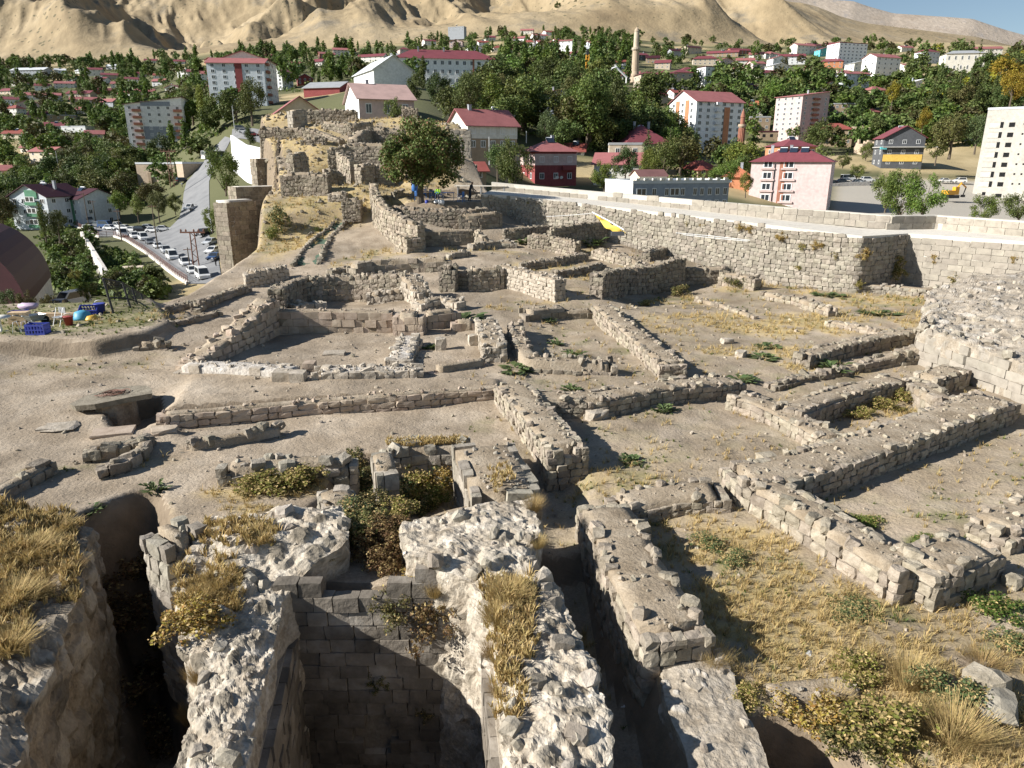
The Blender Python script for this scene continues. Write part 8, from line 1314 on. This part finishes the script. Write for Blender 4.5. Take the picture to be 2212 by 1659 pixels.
p = Gm(903, 439); wh = tag(thing('wheel', 'thin wheel leaning at the left corner of the terrace', 'wheel', p, R(20)), kind='thing'); b = MB(); b.tube([(.33 * math.cos(a), 0, .34 + .33 * math.sin(a)) for a in np.linspace(0, 6.283, 25)], .02, 5, cap=False); b.build('tyre', [MT['tyre']], wh); b = MB(); [b.tube([(0, 0, .34), (.32 * math.cos(a), 0, .34 + .32 * math.sin(a))], .006, 3) for a in np.linspace(0, 6.0, 10)]; b.build('spoke', [MT['galv']], wh)
p = Gm(1040, 420); tag(thing('work_table', 'pale plank table against the terrace wall', 'table', p, R(-8)), kind='thing'); b = MB(); b.box(-2.6, 2.6, -.5, .5, .78, .84); b.build('table_top', [MT['paving']], bpy.data.objects['work_table']); [part(bpy.data.objects['work_table'], 'leg', 'galv', (x - .04, x + .04, -.4, .4, -.3, .78)) for x in (-2.3, 0, 2.3)]
# ------------------------------------------------------------------ tool dump at the left
def crate(px, py, rz, label, w_=.85, dp=.55, h_=.5, mt='pl_blue', tilt=0):
    p = Gm(px, py); root = tag(thing('plastic_crate', label, 'crate', p, rz), kind='thing'); root.rotation_euler[0] = tilt; part(root, 'bottom', mt, (-w_ / 2, w_ / 2, -dp / 2, dp / 2, 0, .03))
    for nm, x0, x1, y0, y1 in (('side', -w_ / 2, w_ / 2, -dp / 2, -dp / 2 + .025), ('side', -w_ / 2, w_ / 2, dp / 2 - .025, dp / 2), ('side', -w_ / 2, -w_ / 2 + .025, -dp / 2 + .025, dp / 2 - .025), ('side', w_ / 2 - .025, w_ / 2, -dp / 2 + .025, dp / 2 - .025)):
        b = MB(); lo = x1 - x0 > y1 - y0; n = 7
        for z0, z1 in ((.03, .09), (h_ * .45, h_ * .55), (h_ - .08, h_)): b.box(x0, x1, y0, y1, z0, z1)
        for q in range(n):
            f = q / (n - 1)
            if lo: x = x0 + (x1 - x0 - .05) * f; b.box(x, x + .05, y0 + .003, y1 - .003, .09, h_ - .08)
            else: y = y0 + (y1 - y0 - .05) * f; b.box(x0 + .003, x1 - .003, y, y + .05, .09, h_ - .08)
        b.build(nm, [MT[mt]], root)
    return root
crate(84, 722, .05, 'large blue plastic crate standing in front of the tool dump'); crate(43, 688, .1, 'blue crate behind the cardboard boxes', .8, .5, .4); crate(196, 679, .2, 'blue crate tipped on its side at the back right', .9, .5, .45, tilt=.5)
for i, (x, y, lift) in enumerate(((45, 700, 0), (46, 700, .3))):
    p = Gm(x, y); r = tag(thing('cardboard_box', ('lower', 'upper')[i] + ' of two stacked cardboard boxes behind the large blue crate', 'box', (p[0], p[1], p[2] + lift + .02), R(4 + 5 * i)), kind='thing'); part(r, 'carton', 'wood', (-.42, .42, -.25, .25, 0, .29)); part(r, 'hand_hole', 'dark', (-.09, .09, -.256, -.24, .16, .2))
r = lathe_thing('bucket', 'red bucket among the tools', 150, 703, [(.16, 0), (.22, .42), (.24, .42), (.24, .46), (.20, .46)], 'pl_red', 'bucket'); b = MB(); b.tube([(.23 * math.cos(a), 0, .44 + .16 * math.sin(a)) for a in np.linspace(0, math.pi, 9)], .01, 4); b.build('handle', [MT['galv']], r)
r = lathe_thing('bucket', 'dark blue bucket at the far right of the tool dump', 218, 677, [(.2, 0), (.27, .5), (.29, .5), (.29, .54), (.24, .54)], 'pl_blue', 'bucket'); b = MB(); b.tube([(.28 * math.cos(a), 0, .5 + .2 * math.sin(a)) for a in np.linspace(0, math.pi, 9)], .012, 4); b.build('handle', [MT['galv']], r)
lathe_thing('basin', 'sky-blue round basin turned over on the grass', 179, 689, [(.44, 0), (.42, .1), (.34, .36), (.1, .44)], 'pl_cyan', 'basin', 20); lathe_thing('bowl', 'orange-yellow bowl beside the sky-blue basin', 198, 690, [(.32, 0), (.30, .05), (.2, .2), (.05, .22)], 'pl_yellow', 'bowl', 16); lathe_thing('round_table', 'pale green round plastic table cut by the left border', 3, 716, [(.3, 0), (.06, .05), (.06, .62), (.5, .66), (.5, .7)], 'w_offwhite', 'table', 18)
for i in range(6):
    p = Gm(98 + i * 6, 693 - i * 1.5); tag(ob('plank', MB().box(-1.0, 1.0, -.07, .07, .08 + .03 * i, .11 + .03 * i).me('plank', [MT['wood']]), None, p, (.05 * (i - 2), .05, .12 + .1 * (i % 3))), ('lowest', 'second lowest', 'third lowest', 'third highest', 'second highest', 'topmost')[i] + ' wooden plank in the heap between the tools', 'plank', 'planks in the tool heap', 'thing')
p = Gm(77, 702); r = tag(thing('wheelbarrow', 'grey wheelbarrow with upturned handles behind the large crate', 'wheelbarrow', p, R(70)), kind='thing'); b = MB(); b.poly([(-.45, -.32, .55), (.45, -.3, .5), (.45, .3, .5), (-.45, .32, .55), (-.25, -.18, .22), (.25, -.18, .2), (.25, .18, .2), (-.25, .18, .22)], [(0, 4, 5, 1), (1, 5, 6, 2), (2, 6, 7, 3), (3, 7, 4, 0), (7, 6, 5, 4)]); b.build('tray', [MT['galv']], r); b = MB(); b.tube([(.55, -.05, .18), (.55, .05, .18)], .18, 12); b.build('wheel', [MT['tyre']], r)
for s in (-1, 1): b = MB(); b.tube([(.55, s * .08, .18), (0, s * .22, .3), (-.8, s * .3, .62)], .02, 5); b.build('handle', [MT['galv']], r); b = MB(); b.tube([(-.2, s * .24, .28), (-.25, s * .26, 0)], .02, 5); b.build('leg', [MT['galv']], r)
p = Gm(131, 704); r = tag(thing('folding_chair', 'grey folding chair among the tools', 'chair', p, R(-20)), kind='thing'); part(r, 'seat', 'galv', (-.22, .22, -.2, .2, .43, .46)); part(r, 'backrest', 'galv', (-.22, .22, .2, .23, .6, .88)); [MB().tube([(sx * .22, sy * .22, 0), (sx * .22, -sy * .12, .44 if sy > 0 else .88)], .015, 5).build('leg', [MT['galv']], r) for sx in (-1, 1) for sy in (-1, 1)]
p = Gm(50, 718); r = tag(thing('metal_rack', 'bent pale metal rack beside the large blue crate', 'rack', p, R(10)), kind='thing'); [MB().tube([(x, -.2, 0), (x + .05, -.1, .5), (x + .12, .1, .52), (x + .16, .2, 0)], .018, 5).build('hoop', [MT['pvc']], r) for x in (-.35, 0, .3)]
p = Gm(65, 682); tag(ob('cloth', mesh('cloth', SHP['rock'][5] * np.array([.9, .5, .3]) + np.array([0, 0, .5]), _LF, MT['pl_lilac'], True), None, p), 'pale pink bundled cloth on the blue crate at the back', 'cloth', None, 'thing')
# black mesh fence
fp = [(247, 684, 36.5, 2.0), (286, 678, 38.0, 1.7), (304, 680, 39.0, 1.5), (320, 678, 40.5, 1.2), (341, 676, 42, .8)]; fr_ = tag(thing('mesh_fence', 'black steel mesh fence panel leaning at the edge of the grass', 'fence', atd(246, 690, 36.5)), kind='thing'); o0 = np.array(fr_.location); tops = []
for px, py, d, h_ in fp: q = atd(px, py, d) - o0; b = MB(); b.tube([tuple(q), (q[0] - .25, q[1], q[2] + h_)], .06, 4); b.build('post', [MT['steel_dark']], fr_); tops.append((q, np.array([q[0] - .25, q[1], q[2] + h_])))
for f in (1, .5, .1): b = MB(); b.tube([tuple(a * (1 - f) + c * f) for a, c in tops], .04, 4); b.build('rail', [MT['steel_dark']], fr_)
b = MB()
for i in range(len(tops) - 1):
    (a0, c0), (a1, c1) = tops[i], tops[i + 1]
    for q in range(14): f = q / 14; lo = a0 * (1 - f) + a1 * f; hi = c0 * (1 - f) + c1 * f; b.tube([tuple(lo), tuple(hi)], .008, 3, cap=False)
    for q in range(1, 12): f = q / 12; b.tube([tuple(a0 * (1 - f) + c0 * f), tuple(a1 * (1 - f) + c1 * f)], .008, 3, cap=False)
m_ = b.build('wire_mesh', [MT['steel_dark']], fr_)
# ------------------------------------------------------------------ loose things in the dig
p = Gm(252, 880); sl_ = tag(thing('concrete_slab', 'tilted concrete slab with coiled wires lying over a hole', 'slab', p + np.array([0, 0, .2]), R(8)), kind='thing'); rs = np.random.default_rng(5); an = np.linspace(0, 6.283, 15)[:-1]; rad = 1 + rs.normal(0, .1, 14); top_ = [(1.45 * math.cos(a) * r_, .95 * math.sin(a) * r_, .30 + .16 * math.cos(a)) for a, r_ in zip(an, rad)]
b = MB(); b.poly(top_ + [(x * .97, y * .97, z - .2) for x, y, z in top_] + [(0, 0, .3)], [(i, (i + 1) % 14, 28) for i in range(14)] + [(i, i + 14, (i + 1) % 14 + 14, (i + 1) % 14) for i in range(14)] + [list(range(27, 13, -1))]); b.build('slab', [MT['stone_dark']], sl_); b = MB(); b.lathe([(.75, -.9), (.7, .1)], 10); b.build('rubble_base', [MT['earth_face']], sl_)
for q in range(7): r_ = .25 + .05 * q; ph = q * .9; b = MB(); b.tube([(-.15 + .1 * (q % 3) + r_ * math.cos(a + ph), .05 + r_ * .6 * math.sin(a + ph), .36 + .12 * math.cos(a + ph) * r_ + .03 * math.sin(3 * a)) for a in np.linspace(0, 5.2, 22)], .014, 4); b.build('wire', [MT['rust_steel']], sl_)
def blockobj(px, py, w_, dp, h_, rz, label, mt='stone_pale', name='stone_block', k='ashlar', lift=0., tilt=0):
    p = Gm(px, py); i = int(px) % 12; return tag(ob(name, stone_mesh(k, i, mt), None, (p[0], p[1], p[2] + h_ / 2 - .03 + lift), (tilt, tilt * .5, rz), (w_, dp, h_)), label, 'stone', None, 'thing')
for a in [(952,756,.5,.45,.6,.1,'upright white block standing in the small cell','stone_pale'),(1023,745,.5,.4,.55,.3,'rounded block leaning beside the thick wall stub','stone_pale'),(612,822,.75,.6,.45,.05,'left of two pale cubes before the sunken house','stone_pale'),(645,824,.6,.6,.45,.05,'right of two pale cubes before the sunken house','stone_pale'),(670,802,.5,.6,.45,.05,'dark-sided cube behind the two pale cubes','ashlar_warm'),(245,935,1.3,.8,.12,.3,'flat tan slab above the stone bin','ashlar_warm'),(355,935,.8,.5,.2,.5,'tilted flat stone right of the stone bin','ashlar_warm'),(128,925,1.2,.8,.15,.2,'flat pale rock in the soil of the left slope','stone_pale'),(330,940,.6,.4,.15,.1,'small flat stone between slab and tilted stone','ashlar_warm'),(722,764,1.0,.7,.12,.1,'pale flat slab on the floor of the sunken house','stone_pale'),(1290,905,.9,.55,.4,.6,'loose white boulder in the shade of the bare earth room','stone_pale'),(1655,1003,.6,.5,.4,.3,'loose boulder on the left end of the longest wall','stone'),
          (1750,1030,.4,.3,.25,.3,'small stone on the trodden soil by the longest wall','stone_pale'),(1570,742,.55,.4,.3,.2,'white stone with a hard shadow in the dry field','stone_pale'),(1600,770,.6,.4,.3,.9,'white stone in the lower dry field','stone_pale'),(2125,1500,.65,.6,.5,.4,'round boulder in the straw at the lower right','stone'),(2150,1545,.75,.6,.45,1.0,'angular boulder below the round one at the lower right','stone_grey'),(2140,640,.6,.5,.5,.2,'single dark block on the rubble of the bastion','stone_dark'),(1395,1260,.3,.3,.25,.2,'pale stone on the rubble of the wall beside the lane','stone_pale'),(2185,1265,.4,.35,.3,.5,'small boulder by the right border weeds','stone'),(1500,1500,.4,.35,.3,.8,'pale rock on the plastered strip','stone_pale')]:
    blockobj(*a, k='rock' if 'boulder' in a[6] or 'rock' in a[6] else 'field' if a[3] < .58 else 'ashlar')
# yellow sheet slipping down the enceinte, with its pipe
A_, B_ = atd(1282, 460, 57.5), atd(1345, 498, 54.5); sh_ = tag(thing('yellow_sheet', 'crumpled yellow plastic sheet hung from the enceinte', 'sheet', A_), kind='thing'); n = 16; secs = []
for i in range(n):
    f = i / (n - 1); c = A_ * (1 - f) + B_ * f - A_; secs.append([[c[0] + u * .25, c[1] - u * .2 - .12 * math.sin(u * 5 + f * 9), c[2] + .08 * math.sin(f * 17 + u * 6) - u * (.25 + .45 * math.sin(math.pi * min(1, f * 1.1)) ** .7)] for u in np.linspace(0, 1, 8)])
loft(secs, 'pl_tarp', 'sheet', sh_, close_ends=False); b = MB(); b.tube([(-.1, 0, .06), tuple((A_ + B_) / 2 - A_ + np.array([0, 0, .1])), tuple(B_ - A_ + np.array([.1, 0, .05]))], .05, 6); b.build('pole', [MT['pvc']], sh_); b = MB(); b.box(B_[0] - A_[0] - .9, B_[0] - A_[0] + .1, B_[1] - A_[1] - .4, B_[1] - A_[1] - .2, B_[2] - A_[2] - .35, B_[2] - A_[2] - .05); b.build('dark_end', [MT['w_dkgrey']], sh_)
def pipe(label, pts, r_=.022, mt='pvc', name='plastic_pipe', cat='pipe'):
    P = [atd(*q) for q in pts]; b = MB(); b.tube([tuple(q - P[0]) for q in P], r_, 6); return tag(ob(name, b.me(name, [MT[mt]]), None, P[0]), label, cat, None, 'thing')
pipe('white plastic pipe lying along the enceinte left of the yellow sheet', [(1180,468,59),(1230,465,58.5),(1278,461,57.8)]); pipe('white plastic pipe lying along the enceinte right of the yellow sheet', [(1460,503,51),(1530,509,50),(1620,519,48.5)]); pipe('second white pipe beside the right one, slightly lower', [(1475,507,50.5),(1540,514,49.5),(1615,521,48.3)])
# green shade net along the drain beside the path
P = np.array([Gm(*q, .04) for q in ((662,573),(672,555),(683,535),(700,515),(722,497),(737,478))]); P, _ = resample(P, .4); tg = tangents(P); nr = np.stack([-tg[:, 1], tg[:, 0]], 1); wd = np.linspace(.75, .3, len(P))
nt_ = tag(thing('drain_channel', 'stone-edged drain covered by green shade net beside the path', 'drain', P[0]), kind='thing'); secs = [[[P[i, 0] + nr[i, 0] * u * wd[i] - P[0, 0], P[i, 1] + nr[i, 1] * u * wd[i] - P[0, 1], P[i, 2] + .1 - .14 * (1 - u * u) + .03 * math.sin(i * 2 + u * 3) - P[0, 2]] for u in np.linspace(-1, 1, 6)] for i in range(len(P))]
mat('net', [(.05, .09, .06), (.09, .13, .09)], 6, rough=.8); loft(secs, 'net', 'shade_net', nt_, close_ends=False); rs = np.random.default_rng(3); S = []
for i in range(len(P)):
    for s in (-1, 1): S.append((np.array([P[i, 0] + nr[i, 0] * s * (wd[i] + .15), P[i, 1] + nr[i, 1] * s * (wd[i] + .15), P[i, 2] + .08]), tuple(rs.normal(0, .2, 2)) + (rs.uniform(0, 6),), np.array([.42, .3, .3]) * rs.uniform(.7, 1.2), 'field', int(rs.integers(12))))
put_stones(S, nt_, P[0], 'stone_dark', 80, 4)
# rubbish
for i, (x, y, lab) in enumerate([(2062, 1310, 'white paper scrap on the green weeds at the right'), (1748, 1415, 'white paper scrap in the straw'), (2025, 1480, 'white plastic bottle in the weeds at the lower right'), (1352, 1530, 'pale bottle lying in the shaded lane')]):
    p = Gm(x, y); b = MB(); b.tube([(-.11, 0, .05), (.04, 0, .055), (.07, 0, .05), (.12, 0, .05)], [.035, .035, .014, .014], 8); tag(ob('plastic_bottle' if i > 1 else 'paper_scrap', b.me('b', [MT['pl_white']]) if i > 1 else mesh('paper', np.array([(-.12, -.06, .02), (.1, -.08, .07), (.13, .06, .03), (-.09, .08, .09), (0, 0, .12)]), [(0, 1, 4), (1, 2, 4), (2, 3, 4), (3, 0, 4)], MT['pl_white']), None, p, (0, 0, i * 1.1), (.85,) * 3), lab, 'litter', None, 'thing')
# window hole of the sunlit wall, doorway of the mound
for px, py, w_, h_, lab, par in ((1109, 604, .7, .75, 0, win_wall),):
    n_ = None

print('TRIS', sum(sum(len(p.vertices) - 2 for p in m.polygons) if len(m.polygons) < 2000 else len(m.loops) - 2 * len(m.polygons) for m in bpy.data.meshes), 'OBJ', len(bpy.data.objects), 'STONES', NST[0])
